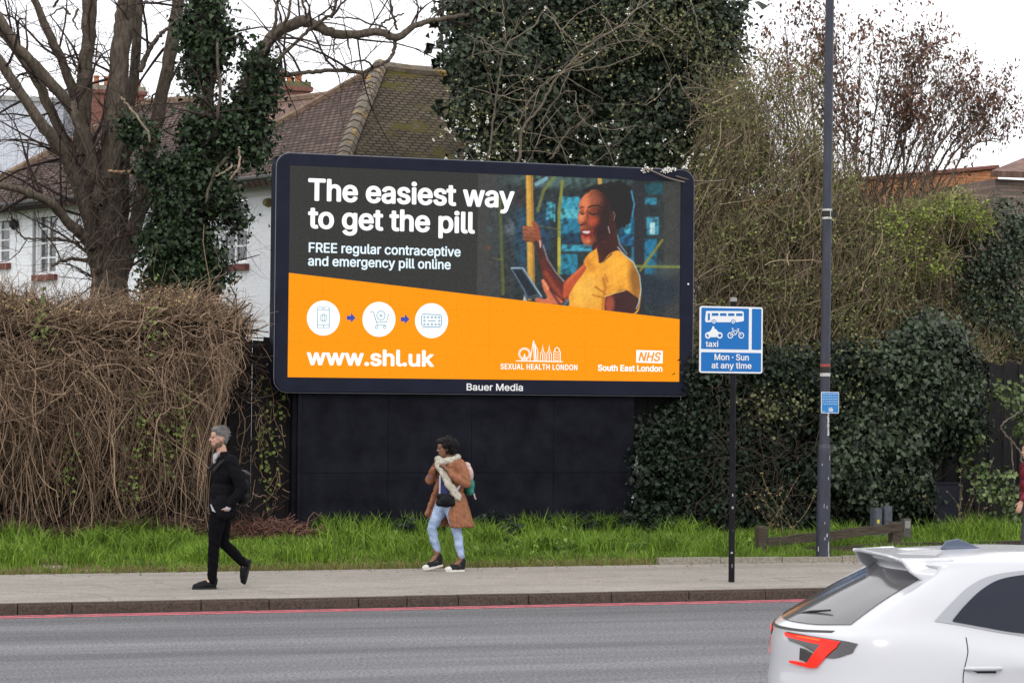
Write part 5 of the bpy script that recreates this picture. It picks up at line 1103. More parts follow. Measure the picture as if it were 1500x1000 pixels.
# dead climber over the left fence ------------------------------------
M['vine'] = mat('dead_vine', (.062, .041, .030), .85, island=.75, hue_island=(.235, .165, .112), spec=.1)
dv = empty('dead_climber', (0, 0, 0), 'brown tangle of leafless climbing stems hanging over the dark fence at the left', 'climbing plant')
n = 6600; px = rng.uniform(-60, 440, n)
def topline(x): return np.interp(x, [-60, 0, 60, 150, 220, 280, 330, 355, 372, 440], [452, 450, 462, 464, 452, 446, 462, 470, 482, 560])
def botline(x): return np.interp(x, [-60, 0, 150, 240, 290, 310, 340, 365, 440], [735, 740, 745, 735, 715, 660, 600, 560, 600])
def redge(y): return np.interp(y, [440, 480, 520, 560, 600, 650, 700, 770], [352, 368, 362, 345, 322, 304, 296, 292])
ok = px < 372; px = px[ok]; n = len(px)
u = rng.random(n) ** 1.25; py = topline(px) + u * (botline(px) - topline(px)) * .85 + rng.normal(size=n) * 4
dep_ = .28 + .75 * np.sin(np.clip((py - topline(px)) / 190, 0, 1) * pi * .8 + .25) * np.clip((395 - px) / 70, .2, 1)
ok = px < redge(py) - 14; px, py, dep_, u = px[ok], py[ok], dep_[ok], u[ok]; n = len(px)
Yv = 33.5 - dep_ * rng.uniform(.25, 1.1, n)
A = atA(px, py, Yv)
ln = rng.uniform(.25, 1.2, n); ang = rng.normal(size=n) * 1.0 + np.where(u < .12, pi * .75 * rng.choice([-1, 1], n), 0)
Bp = A + np.column_stack([np.sin(ang) * ln, rng.normal(size=n) * .14, -np.cos(ang) * ln * np.where(u < .1, .25, 1)])
Bp[:, 1] = np.minimum(Bp[:, 1], 33.52); Bp[:, 2] = np.maximum(Bp[:, 2], .25)
q_, qy_ = projA(Bp); Bp[:, 0] -= np.clip(q_ - redge(qy_) - 4, 0, None) / 100
kp = nfield(A * 1.1) > -.45 + .5 * np.clip((py - 600) / 150, 0, 1); A, Bp = A[kp], Bp[kp]; n = len(A); P = curves(A, Bp, 9, .13, .05 * 1); P[..., 1] = np.minimum(P[..., 1], 33.55)
R = rng.choice([.0035, .005, .007, .011], n, p=[.45, .33, .17, .05])[:, None] * np.linspace(1, .5, 9)[None]
def pull(P):
    B_, n_, _ = P.shape; off = np.repeat(rng.normal(size=B_) * 13 + 2, n_) - np.repeat((rng.random(B_) < .06) * 45., n_)
    qx_, qy_ = projA(P.reshape(-1, 3)); over = np.clip(qx_ - redge(qy_) + off, 0, None); sh_ = (over * .88 / 96).reshape(B_, n_)
    k_ = np.array([.25, .5, .25]); sh_ = np.apply_along_axis(lambda r: np.convolve(np.pad(r, 1, 'edge'), k_, 'valid'), 1, sh_)
    P[..., 0] -= sh_; return P
P = pull(P); V, Q = tubes(P, R, 3); Acc().add(V, Q).build('stems', M['vine'], dv)
# long hanging strands
n = 560; px = rng.uniform(-40, 335, n); py = topline(px) + rng.uniform(10, 160, n); A = atA(px, py, 33.0 + rng.uniform(-.4, .3, n)); lz_ = rng.uniform(.8, 2.2, n)
Bp = A + np.column_stack([rng.normal(size=n) * .4, rng.uniform(-.1, .35, n), -lz_]); Bp[:, 2] = np.maximum(Bp[:, 2], .25); P = pull(curves(A, Bp, 12, .075)); P[..., 1] = np.minimum(P[..., 1], 33.5)
V, Q = tubes(P, np.full(P.shape[:2], .0062), 3); Acc().add(V, Q).build('hanging_strands', M['vine'], dv)
# inner dead stems close to the fence: darker colour paints the tangle's inner shade
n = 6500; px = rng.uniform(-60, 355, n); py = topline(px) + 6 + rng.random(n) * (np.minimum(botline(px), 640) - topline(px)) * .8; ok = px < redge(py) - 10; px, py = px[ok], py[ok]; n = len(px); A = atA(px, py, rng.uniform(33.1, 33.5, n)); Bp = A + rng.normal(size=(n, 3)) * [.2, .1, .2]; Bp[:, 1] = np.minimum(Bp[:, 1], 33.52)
P = curves(A, Bp, 4, .1); V, Q = tubes(P, np.full(P.shape[:2], .011), 3); Acc().add(V, Q).build('inner_stems', mat('dead_vine_shaded', (.022, .014, .011), .95, island=.5), dv)
# fine upright shoots along the top with a few buff seed tufts
n = 2600; px = rng.uniform(-60, 368, n); A = atA(px, topline(px) + rng.uniform(-2, 26, n), 33.3 + rng.normal(size=n) * .3); ln = rng.uniform(.1, .52, n) * (1 + .5 * (px < 150)); ang = rng.normal(size=n) * .8
Bp = A + np.column_stack([np.sin(ang) * ln, rng.normal(size=n) * .1, np.abs(np.cos(ang)) * ln * .8]); P = curves(A, Bp, 7, .1, .05)
V, Q = tubes(P, np.full(P.shape[:2], .0052) * np.linspace(1, .5, 7), 3); Acc().add(V, Q).build('upright_shoots', M['vine'], dv)
n = 1500; px = rng.choice([0, 40, 95, 150, 235, 260, 10], n) + rng.normal(size=n) * 22; px = np.clip(px, -60, 360); Pp = atA(px, topline(px) - np.abs(rng.normal(size=n)) * 12, 33.2 + rng.normal(size=n) * .3)
V, T = leaves(Pp, rng.normal(size=(n, 3)) + [0, -1, .3], .032 * rng.uniform(.6, 1.4, n), .2); Acc().add(V, None, T).build('seed_tufts', mat('seed_tuft', (.34, .25, .12), .8, island=.5), dv)
# a few green leaves hanging on
n = 420; c_ = rng.choice([210, 225, 60, 270, 100, 245, 270, 195, 390, 405, 395], n); cyy = {210: 620, 225: 470, 60: 470, 270: 610, 100: 690, 245: 650, 195: 690, 390: 640, 405: 585, 395: 690}
py = np.array([cyy[int(k)] for k in c_]) + rng.normal(size=n) * 26; Pp = atA(c_ + rng.normal(size=n) * 9, py, np.where(c_ > 380, 33.5, 32.55) + rng.normal(size=n) * .03)
V, T = leaves(Pp, rng.normal(size=(n, 3)) * .5 + [0, -1, .3], .055 * rng.uniform(.6, 1.4, n), .7); Acc().add(V, None, T).build('green_leaves', mat('late_leaf', (.10, .13, .03), .6, island=.5), dv)
# strands on the fence planks between climber and billboard
n = 95; px = rng.uniform(345, 432, n); py = rng.uniform(540, 740, n); A = atA(px, py, 33.52 + rng.uniform(-.05, .05, n)); Bp = A + np.column_stack([rng.normal(size=n) * .2, rng.uniform(-.05, .05, n), rng.uniform(-.7, .7, n)])
P = curves(A, Bp, 9, .12); P[..., 1] = np.clip(P[..., 1], 33.3, 33.58); V, Q = tubes(P, np.full(P.shape[:2], .0045), 3)
Acc().add(V, Q).build('creeping_stems', M['vine'], label='thin creeping stems on the bare planks between climber and billboard', category='climbing plant')
# reddish dead bramble heap at the fence foot
n = 1500; px = rng.normal(size=n) * 42 + 395; px = np.clip(px, 290, 470); hh = np.exp(-((px - 385) / 60) ** 2) * .22 + .05
A = atA(px, np.full(n, 783.), 33.0 + rng.normal(size=n) * .2); A[:, 2] = .24 + rng.random(n) * hh; Bp = A + np.column_stack([rng.normal(size=n) * .22, rng.normal(size=n) * .12, rng.normal(size=n) * .08])
P = curves(A, Bp, 5, .14); V, Q = tubes(P, np.full(P.shape[:2], .006), 3); Acc().add(V, Q).build('dead_bramble', mat('red_bramble', (.12, .06, .045), .9, island=.6), label='low heap of reddish dead bramble at the fence foot by the hoarding', category='bramble')
n = 1500; px = rng.uniform(-60, 300, n); A = atA(px, np.full(n, 778.), 33.1 + rng.normal(size=n) * .15); A[:, 2] = .24 + rng.random(n) ** 2 * .35; Bp = A + rng.normal(size=(n, 3)) * [.2, .1, .15]
P = curves(A, Bp, 5, .14); V, Q = tubes(P, np.full(P.shape[:2], .006), 3); Acc().add(V, Q).build('dead_bramble', mat('brown_bramble', (.11, .07, .05), .9, island=.6), label='brown dead bramble stems along the foot of the fence at the left', category='bramble')

M['olive_l'] = mat('olive_leaf_light', (.045, .055, .018), .65, island=.6, hue_island=(.13, .14, .06), trans=.15)
# big ivy-covered tree behind the billboard ---------------------------
bi = empty('ivy_covered_tree', (0, 0, 0), 'massive tree crown smothered in dark ivy rising behind the billboard', 'tree')
tr = Acc(); paths = []
c_ = at(860, 300, 37.5); tr.tube([(c_[0], 37.5, .1), (c_[0], 37.5, 3), (c_[0] + .1, 37.5, 6), (c_[0], 37.5, 9)], [.4, .35, .28, .15], 12)
for pts in [[(860, 300), (800, 200), (740, 100), (700, 0)], [(870, 280), (930, 180), (990, 90), (1030, -10)], [(860, 260), (880, 120), (870, -20)]]: LB(pts, 24, 10, 37.5, 37.4)
tr.build('trunk', M['bark'], bi, smooth=True)
BL = []
for (x, y, rx, ry) in [(700, 20, 50, 50), (760, 10, 55, 50), (830, 5, 60, 50), (905, 5, 60, 55), (980, 15, 55, 55), (1035, 25, 38, 45), (690, 80, 40, 40), (735, 90, 55, 55), (810, 80, 60, 60), (890, 85, 60, 60), (965, 90, 60, 60), (1025, 100, 45, 60), (705, 145, 38, 45), (760, 160, 55, 55), (835, 160, 60, 60), (910, 165, 60, 60), (985, 165, 58, 60), (1035, 175, 35, 60), (735, 205, 45, 45), (800, 215, 55, 45), (880, 225, 60, 45), (955, 230, 60, 45), (1020, 230, 40, 45), (1050, 200, 28, 50), (920, 262, 50, 26), (1000, 258, 40, 34), (720, -20, 50, 40), (960, -20, 60, 40), (1020, 280, 36, 40), (1040, 320, 30, 50)]:
    BL.append((x, y, rx, ry, 37.2 + random.uniform(-.4, .3), .85))
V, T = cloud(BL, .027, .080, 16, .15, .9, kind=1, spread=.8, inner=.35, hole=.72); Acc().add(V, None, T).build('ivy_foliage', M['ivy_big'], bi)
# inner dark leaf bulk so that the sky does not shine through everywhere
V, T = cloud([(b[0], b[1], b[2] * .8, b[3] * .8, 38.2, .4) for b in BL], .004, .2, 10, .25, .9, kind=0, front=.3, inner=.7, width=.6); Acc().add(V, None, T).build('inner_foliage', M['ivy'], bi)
V, T = cloud([(1040, 110, 40, 70, 36.2, .4), (1010, 40, 40, 40, 36.2, .4), (960, 30, 50, 40, 36.2, .4), (1050, 200, 36, 60, 36.1, .4), (720, 215, 40, 36, 36.0, .3), (690, 170, 26, 50, 36.2, .3), (870, 60, 60, 40, 36.1, .3), (1000, 235, 50, 26, 36.0, .3)], .010, .055, 11, .16, .3, kind=0, spread=.9, hole=.9); Acc().add(V, None, T).build('small_leaves', M['olive_l'], bi)
# blossom tree: pale bare branches with small flowers in front of it
bl = empty('blossom_tree', (0, 0, 0), 'leafless pale branched shrub with tiny white blossom above the billboard top edge', 'tree')
tr = Acc(); paths = []; YB = 35.4
c_ = at(800, 260, YB); tr.tube([(c_[0], YB, .1), (c_[0] - .05, YB, 3), (c_[0] + .05, YB, 5.4)], [.12, .10, .06], 8)
for pts, w0, w1 in [([(745, 265), (760, 235), (765, 190), (790, 160), (812, 120), (838, 90), (865, 65), (905, 40), (935, 10), (950, -10)], 7, 3), ([(715, 240), (722, 180), (730, 120), (742, 68), (780, 40), (800, 8)], 5, 2.5), ([(838, 90), (870, 75), (905, 62), (940, 60), (965, 70)], 4, 2), ([(800, 8), (820, 40), (840, 60), (855, 66), (880, 50), (890, 30)], 4, 2), ([(690, 90), (700, 55), (720, 70), (735, 82)], 3, 2), ([(785, 190), (820, 140), (842, 135), (845, 160), (860, 182), (895, 190), (930, 185)], 3, 2),
                     ([(750, 200), (775, 150), (800, 120), (830, 105), (880, 100), (940, 78)], 4, 2), ([(805, 235), (835, 190), (870, 165), (850, 150)], 3.5, 2), ([(990, 110), (1010, 145), (1035, 165), (1075, 178), (1100, 200), (1150, 240), (1200, 290)], 3.5, 2), ([(990, 110), (960, 145), (940, 155)], 3, 1.6), ([(1000, 112), (1030, 128), (1060, 135), (1090, 128)], 3, 2), ([(1000, 110), (1015, 95), (1080, 100)], 2.5, 1.6), ([(970, 215), (1000, 195), (1025, 182)], 2.5, 1.5), ([(870, 240), (900, 215), (930, 185)], 2.5, 1.6),
                     ([(960, 245), (1000, 262), (1040, 258), (1065, 250)], 3, 2), ([(760, 265), (780, 225), (795, 205), (830, 200)], 3, 1.5), ([(680, 50), (730, 72), (742, 68)], 2, 1.5), ([(905, 40), (880, 20), (860, -10)], 3, 2), ([(1010, -5), (1020, 30), (1028, 62)], 2, 1.5), ([(736, 0), (738, 30), (740, 60)], 2, 1.5), ([(800, 170), (820, 215), (800, 228)], 2, 1.2), ([(940, 10), (960, 30), (990, 50), (1020, 70)], 2.4, 1.5)]:
    LB(pts, w0 * .72, w1 * .8, YB + .3, YB - .3, k=6, ppm=95.)
M['pale_bark'] = mat('pale_bark', (.15, .125, .095), .9, var=.35, scale=9, bump=.5)
tr.build('branches', M['pale_bark'], bl, smooth=True)
tw = twigs_from(paths, 3.2, .8, .010, 1.2, .1, gen=3, mults=(3, 2)); a = Acc(); add_twigs(a, tw); a.build('twigs', M['pale_twig'], bl)
ends = np.vstack([P[:, -1] for P, R in tw[1:]]); k = len(ends); sel = ends[rng.random(k) < .28]
V, T = leaves(sel + rng.normal(size=sel.shape) * .02, rng.normal(size=sel.shape) + [0, -1, .5], .04, .1, .5); Acc().add(V, None, T).build('buds', mat('yellow_bud', (.28, .26, .09), .7, island=.4), bl)
fl = np.vstack([atA(rng.normal(size=32) * 26 + 685, rng.normal(size=32) * 24 + 200, 35.2), atA(rng.uniform(670, 1040, 34), rng.uniform(180, 250, 34), 34.9), atA(rng.uniform(700, 1030, 18), rng.uniform(0, 200, 18), 35.0), atA(np.r_[rng.normal(size=12) * 4 + 947, rng.normal(size=16) * 6 + 978, rng.normal(size=5) * 8 + 1000], np.r_[rng.normal(size=12) * 2.5 + 247, rng.normal(size=16) * 2.2 + 249, rng.normal(size=5) * 3 + 243], 33.18)])
a = Acc(); allP = np.repeat(fl, 5, 0) + rng.normal(size=(len(fl) * 5, 3)) * .013
V, T = leaves(allP, rng.normal(size=allP.shape) * .6 + [0, -1, .3], .026, .0, .55); Acc().add(V, None, T).build('blossom', mat('white_blossom', (.75, .73, .68), .6), bl)
P = curves(np.array([at(944, 247, 33.16), at(990, 258, 33.16)]), np.array([at(1000, 262, 33.16), at(1062, 254, 33.3)]), 8, .03); a = Acc(); a.add(*tubes(P, np.full((2, 8), .011), 4)); a.build('drooping_twig', M['pale_twig'], bl)

# moss-brown thicket right of the billboard ----------------------------
M['olive'] = mat('olive_leaf', (.055, .075, .018), .65, island=.6, hue_island=(.19, .21, .07), trans=.2)
M['thick_twig'] = mat('thicket_twig', (.06, .045, .03), .9, island=.7, hue_island=(.19, .15, .095))
def thicket(name, label, regions, ntw, nlf, Y, mt, ml, lsize=.035, lean=.25, seg=7, rad=.006, ln=(.3, 1.1), cat='shrub', stems=14):
    e = empty(name, (0, 0, 0), label, cat); A = []; PX = []
    area = np.array([r[2] * r[3] for r in regions], float); pr = area / area.sum()
    def pick(n):
        k = rng.choice(len(regions), n, p=pr); rr_ = np.array(regions)[k]; th = rng.uniform(0, 2 * pi, n); q = np.sqrt(rng.random(n)) * (1 + .12 * np.sin(th * 5 + k))
        return rr_[:, 0] + rr_[:, 2] * q * np.cos(th), rr_[:, 1] + rr_[:, 3] * q * np.sin(th), q
    x, y, q = pick(int(ntw * 1.3)); A = atA(x, y, Y + rng.uniform(-.9, .9, len(x)) * np.sqrt(np.clip(1.05 - q ** 2, .05, 1))); qx_, qy_ = projA(A); A = A[(nfield(A * .8) > -.42) & (rng.random(len(A)) < np.clip((qy_ - 50) / 330, .05, 1))]; ntw = len(A); l_ = rng.uniform(*ln, ntw); ang = rng.normal(size=ntw) * .75 + lean
    Bp = A + np.column_stack([np.sin(ang) * l_, rng.normal(size=ntw) * .15, np.cos(ang) * l_]); A2 = A - (Bp - A) * .5; P = curves(A2, A2 + (Bp - A) , seg, .06, .03)
    V, Q = tubes(P, (rng.choice([rad * .6, rad, rad * 1.8], ntw, p=[.55, .35, .1]))[:, None] * np.linspace(1, .45, seg)[None], 3); Acc().add(V, Q).build('twigs', mt, e)
    x, y, q = pick(int(nlf * 1.3) // 6); c = atA(x, y, Y + rng.uniform(-1, 1, len(x)) * np.sqrt(np.clip(1.05 - q ** 2, .05, 1))); qx_, qy_ = projA(c); c = c[(nfield(c * .8) > -.3) & (rng.random(len(c)) < np.clip((qy_ - 40) / 330, .08, 1))]; Pp = np.repeat(c, 6, 0) + rng.normal(size=(len(c) * 6, 3)) * .085
    V, T = leaves(Pp, rng.normal(size=Pp.shape) * .8 + [0, -.5, .5], lsize * rng.uniform(.5, 1.4, len(Pp)), .1, .4); Acc().add(V, None, T).build('leaves', ml, e)
    a = Acc()
    for i in range(stems):
        r_ = regions[rng.integers(len(regions))]; t_ = at(r_[0] + random.uniform(-.6, .6) * r_[2], r_[1] + random.uniform(-.7, .3) * r_[3], Y + random.uniform(-.5, .5)); b = np.array([t_[0] + random.uniform(-.6, .6) - lean * 2, Y + random.uniform(-.3, .3), .1])
        mid = (t_ + b) / 2 + [random.uniform(-.3, .3), 0, 0]; P = smooth_line([b, mid, t_], 6); a.tube(P, np.linspace(.045, .012, len(P)), 6)
    a.build('stems', M['bark'], e); return e
thicket('olive_thicket', 'tall tangled olive green shrub filling the gap between billboard and lamp post', [(1075, 200, 50, 90), (1110, 140, 45, 80), (1150, 200, 60, 90), (1100, 300, 85, 90), (1190, 290, 70, 80), (1080, 400, 70, 90), (1160, 400, 90, 100), (1240, 380, 70, 80), (1130, 490, 100, 60), (1240, 470, 80, 60), (1290, 400, 50, 70), (1060, 480, 50, 70), (1180, 110, 30, 30)], 14500, 66000, 35.2, M['thick_twig'], M['olive'], .044, rad=.006)
# green-yellow budding shrub
M['lime'] = mat('lime_leaf', (.13, .18, .03), .6, island=.5, hue_island=(.24, .3, .06), trans=.3)
thicket('budding_shrub', 'yellow green budding shrub in front of the orange brick wall', [(1270, 400, 60, 40), (1350, 380, 50, 30), (1375, 315, 60, 24), (1330, 345, 60, 36), (1290, 360, 40, 40), (1400, 300, 30, 14), (1420, 325, 40, 20), (1300, 330, 36, 26)], 2300, 22000, 35.6, M['thick_twig'], M['lime'], .05, lean=0, stems=8)
thicket('pale_budding_shrub', 'sparse pale twigged shrub between lamp post and dark evergreen bush', [(1290, 430, 60, 50), (1330, 400, 46, 50), (1350, 470, 60, 50), (1400, 510, 60, 26), (1460, 515, 50, 20), (1300, 500, 60, 40)], 3600, 17000, 36.0, M['thick_twig'], M['olive'], .042, lean=0, stems=8)
# russet seed-head tree against the sky
rs = empty('russet_tree', (0, 0, 0), 'upright twiggy tree with russet dead leaves against the sky at the right', 'tree')
tr = Acc(); paths = []; YR = 40.
for i, (x0, x1, y1) in enumerate([(1195, 1120, 95), (1200, 1150, 60), (1215, 1180, 70), (1230, 1205, 85), (1240, 1235, 65), (1250, 1260, 78), (1262, 1290, 90), (1275, 1315, 85), (1280, 1345, 95), (1295, 1350, 75), (1300, 1375, 115), (1310, 1395, 125), (1330, 1420, 150), (1340, 1440, 160), (1350, 1455, 185), (1365, 1470, 205), (1270, 1225, 110), (1320, 1330, 110), (1345, 1380, 165), (1225, 1140, 130), (1215, 1100, 150)]):
    LB([(x0 + random.uniform(-8, 8), 370), (x0 + (x1 - x0) * .12, 300), (x0 + (x1 - x0) * .45, 225), (x0 + (x1 - x0) * .8, (y1 + 225) / 2 - 10), (x1, y1)], 5.5, 1.6, YR + random.uniform(-.8, .8), YR + random.uniform(-1.2, 1.2), k=5, ppm=86.)
tr.tube([(paths[8][0][0][0], YR, .1), paths[8][0][0]], [.12, .08], 8)
tr.build('branches', M['bark'], rs)
tw = twigs_from(paths, 10., .75, .015, .65, .5, gen=3, mults=(2, 3)); a = Acc(); add_twigs(a, tw); a.build('twigs', mat('tan_twig', (.11, .08, .065), .9, island=.4), rs)
e_ = np.vstack([P[:, -1] for P, R in tw]); zz_ = e_[:, 2]; qx, qy = projA(e_)
lim = np.interp(qx, [1090, 1160, 1220, 1300, 1340, 1400, 1450, 1500], [150, 110, 190, 170, 200, 200, 240, 280])
sel = e_[(rng.random(len(e_)) < .72) & (qy < lim + 25 + rng.normal(size=len(e_)) * 30) & (nfield(e_) > -.25)]; Pp = np.repeat(sel, 4, 0) + rng.normal(size=(len(sel) * 4, 3)) * [.045, .05, .09]
V, T = leaves(Pp, rng.normal(size=Pp.shape) + [0, -.6, .1], .095 * rng.uniform(.5, 1.3, len(Pp)), 1.4, .24); Acc().add(V, None, T).build('dead_leaves', mat('russet_leaf', (.085, .042, .032), .8, island=.5, hue_island=(.18, .10, .075)), rs)
sel = e_[(rng.random(len(e_)) < .5)]; Pp = np.repeat(sel, 2, 0) + rng.normal(size=(len(sel) * 2, 3)) * .07
V, T = leaves(Pp, rng.normal(size=Pp.shape) + [0, -.6, .1], .045, .6, .3); Acc().add(V, None, T).build('buds', mat('olive_bud', (.15, .13, .06), .8, island=.5), rs)
# evergreen bush right
eb = empty('evergreen_bush', (0, 0, 0), 'dense dark evergreen bush overhanging the right plank fence', 'bush')
BL = [(x, y, rx, ry, 36.2 + random.uniform(-.3, .3), .8) for (x, y, rx, ry) in [(1400, 330, 34, 26), (1440, 335, 40, 30), (1490, 335, 44, 34), (1420, 375, 46, 40), (1475, 385, 50, 44), (1530, 370, 40, 44), (1440, 430, 44, 40), (1500, 440, 44, 40), (1460, 480, 40, 30), (1510, 490, 34, 34), (1390, 420, 26, 40), (1400, 470, 30, 30)]]
V, T = cloud(BL, .018, .075, 15, .15, .6, kind=0, spread=.8, inner=.3, hole=.7); Acc().add(V, None, T).build('foliage', M['ivy_big'], eb)
c_ = at(1450, 500, 36.4); a = Acc()
for i in range(5): a.tube([(c_[0] + i * .1 - .3, 36.4, .1), (c_[0] + random.uniform(-.5, .5), 36.4, 2), (c_[0] + random.uniform(-1, 1), 36.2, 4)], [.06, .05, .02], 6)
a.build('stems', M['bark'], eb)

# ivy wall right of the hoarding (climbing the right fence) -------------
iw = empty('ivy_hedge', (0, 0, 0), 'thick dark ivy mass covering the fence between hoarding and cabinet', 'ivy')
BL = []
for x in range(966, 1420, 36):
    for y in range(560, 790, 36):
        if x > 1330 and y < 560: continue
        if x > 1345 and y > 660: continue
        if x < 1035 and y < 605: continue
        BL.append((x + random.uniform(-8, 8), y + random.uniform(-8, 8), 31, 31, 33.35 - .25 * (x > 1150) + random.uniform(-.12, .12), .32 + .12 * (x > 1260)))
for x in range(1055, 1420, 34): BL.append((x, 540 + random.uniform(-14, 14), 30, 28, 33.3, .35))
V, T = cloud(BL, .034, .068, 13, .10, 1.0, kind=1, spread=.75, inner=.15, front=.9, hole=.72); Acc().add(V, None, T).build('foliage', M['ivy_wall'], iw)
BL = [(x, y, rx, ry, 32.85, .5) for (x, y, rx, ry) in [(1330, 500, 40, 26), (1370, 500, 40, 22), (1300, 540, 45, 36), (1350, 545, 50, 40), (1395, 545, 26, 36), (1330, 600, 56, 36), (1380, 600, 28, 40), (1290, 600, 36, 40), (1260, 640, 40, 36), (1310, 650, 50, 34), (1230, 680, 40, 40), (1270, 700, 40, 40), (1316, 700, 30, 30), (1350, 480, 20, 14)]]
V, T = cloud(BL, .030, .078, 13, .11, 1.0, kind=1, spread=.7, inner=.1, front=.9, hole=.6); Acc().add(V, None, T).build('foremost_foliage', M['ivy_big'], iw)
n = 650; px = rng.uniform(1040, 1350, n); py = rng.uniform(560, 740, n); A = atA(px, py, 32.9 + rng.uniform(-.2, .3, n)); Bp = A + np.column_stack([rng.normal(size=n) * .35, rng.normal(size=n) * .1, rng.uniform(-.6, .4, n)])
P = curves(A, Bp, 8, .1); V, Q = tubes(P, np.full(P.shape[:2], .005), 3); Acc().add(V, Q).build('trailing_stems', M['ivy_stem'], iw)
V, T = cloud([(1110, 560, 80, 30, 33.2, .3), (1200, 540, 60, 30, 33.2, .3), (1260, 520, 50, 30, 33.0, .4), (1150, 590, 80, 24, 32.75, .2), (1230, 580, 40, 30, 32.6, .2)], .006, .06, 10, .12, .4, kind=0, spread=.8, hole=.8); Acc().add(V, None, T).build('small_leaves', M['olive_l'], iw)
# low ivy sprigs along the hoarding foot
V, T = cloud([(x, y, 13, 11, 33.0, .15) for x, y in [(860, 768), (885, 778), (905, 770), (740, 778), (715, 766), (590, 776), (925, 760), (935, 735), (840, 782), (945, 700)]], .035, .075, 8, .07, .6, kind=1)
Acc().add(V, None, T).build('ivy_sprigs', M['ivy_wall'], label='small ivy sprigs creeping up the foot of the black hoarding', category='ivy')
# dry standing stalks left of the lamp post
def stalks(px, py0, py1, Y, n, label, name='dry_stalks'):
    A = atA(px + rng.normal(size=n) * 14, np.full(n, float(py0)), Y); A[:, 2] = .2; Bp = atA(px + rng.normal(size=n) * 34 - 14, py1 + rng.random(n) * 40, Y - .1); P = curves(A, Bp, 8, .05)
    V, Q = tubes(P, np.full(P.shape[:2], .005) * np.linspace(1, .5, 8), 4); a = Acc().add(V, Q); j = rng.integers(2, 8, n * 16); i = rng.integers(0, n, n * 16); c = P[i, j]; V, T = leaves(c, rng.normal(size=c.shape) + [0, -1, .2], .04, .3, .35); a.add(V, None, T)
    return a.build(name, mat('dry_stalk', (.17, .14, .075), .85, island=.5), label=label, category='weed')
stalks(1145, 800, 690, 32.3, 12, 'dry brown standing weed stalks between sign pole and lamp post'); stalks(1410, 770, 690, 32.4, 8, 'dry stalks with a few leaves right of the dark cabinet')
# leafy shrub in front of the right plank fence
sh = empty('leafy_shrub', (0, 0, 0), 'loose leafy shrub with crooked pale stem in front of the right fence', 'shrub')
a = Acc(); limb(a, [(1500, 700), (1494, 662), (1476, 640), (1466, 625), (1480, 612), (1500, 600)], 3.5, 2, 32.6, 32.5, 6, ppm=92); limb(a, [(1490, 760), (1486, 700), (1480, 640)], 3, 2, 32.8, 32.7, 6, ppm=92); limb(a, [(1512, 780), (1500, 700), (1508, 620)], 3, 2, 32.8, 32.6, 6, ppm=92); limb(a, [(1430, 760), (1440, 720), (1455, 670)], 2, 1.2, 32.8, 32.7, 6, ppm=92); a.build('stem', M['pale_bark'], sh)
V, T = cloud([(1430, 560, 18, 9, 32.7, .15), (1465, 580, 14, 14, 32.7, .15), (1490, 592, 18, 18, 32.7, .2), (1480, 565, 26, 8, 32.7, .15), (1500, 625, 16, 24, 32.7, .2), (1425, 640, 14, 16, 32.7, .15), (1436, 690, 26, 12, 32.7, .2), (1465, 705, 30, 14, 32.6, .2), (1440, 720, 22, 14, 32.6, .2), (1475, 740, 24, 22, 32.6, .2), (1500, 755, 20, 22, 32.6, .2), (1420, 680, 14, 8, 32.7, .15)], .013, .085, 8, .08, .3, kind=0, spread=.5); Acc().add(V, None, T).build('foliage', mat('shrub_leaf', (.03, .05, .015), .5, island=.6, hue_island=(.10, .14, .05)), sh)
# trees glimpsed far behind to close the gaps (a distant hedge line)
V, T = cloud([(x, 470 + random.uniform(-10, 10), 50, 60, 44, 1.5) for x in range(1000, 1560, 50)], .003, .16, 12, .35, .3, kind=0, spread=.8); Acc().add(V, None, T).build('distant_hedge', M['olive'], kind='stuff', label='dull green garden hedging seen low behind the thicket', category='hedge')
# ================================================================== PEOPLE
def cap_mesh(bm, p0, p1, r0_, r1_, flat=(1, 1, 1), k=14):
    """tapered capsule between two joints"""
    p0 = Vector(p0); p1 = Vector(p1); d = p1 - p0; L_ = max(d.length, 1e-4); z = d / L_
    q = z.to_track_quat('Z', 'Y').to_matrix(); rings = []
    for a_ in np.linspace(-pi / 2, 0, 5): rings.append((r0_ * sin(a_), max(r0_ * cos(a_), 1e-4)))
    for a_ in np.linspace(0, pi / 2, 5): rings.append((L_ + r1_ * sin(a_), max(r1_ * cos(a_), 1e-4)))
    vs = []
    for (h, r_) in rings:
        row = []
        for j in range(k):
            t_ = 2 * pi * j / k; v = q @ Vector((r_ * cos(t_), r_ * sin(t_), h)); v = Vector((v.x * flat[0], v.y * flat[1], v.z * flat[2])) if flat != (1, 1, 1) else v
            row.append(bm.verts.new(p0 + v))
        vs.append(row)
    for i in range(len(vs) - 1):
        for j in range(k): bm.faces.new((vs[i][j], vs[i][(j + 1) % k], vs[i + 1][(j + 1) % k], vs[i + 1][j]))
    bm.faces.new(list(reversed(vs[0]))); bm.faces.new(vs[-1])
def ell_mesh(bm, c, r_, rot=0., k=16):
    """ellipsoid, rot = pitch about Y axis"""
    Mx = Matrix.Translation(Vector(c)) @ Matrix.Rotation(rot, 4, 'Y') @ Matrix.Diagonal((*r_, 1))
    bmesh.ops.create_uvsphere(bm, u_segments=k, v_segments=k // 2 + 2, radius=1, matrix=Mx)
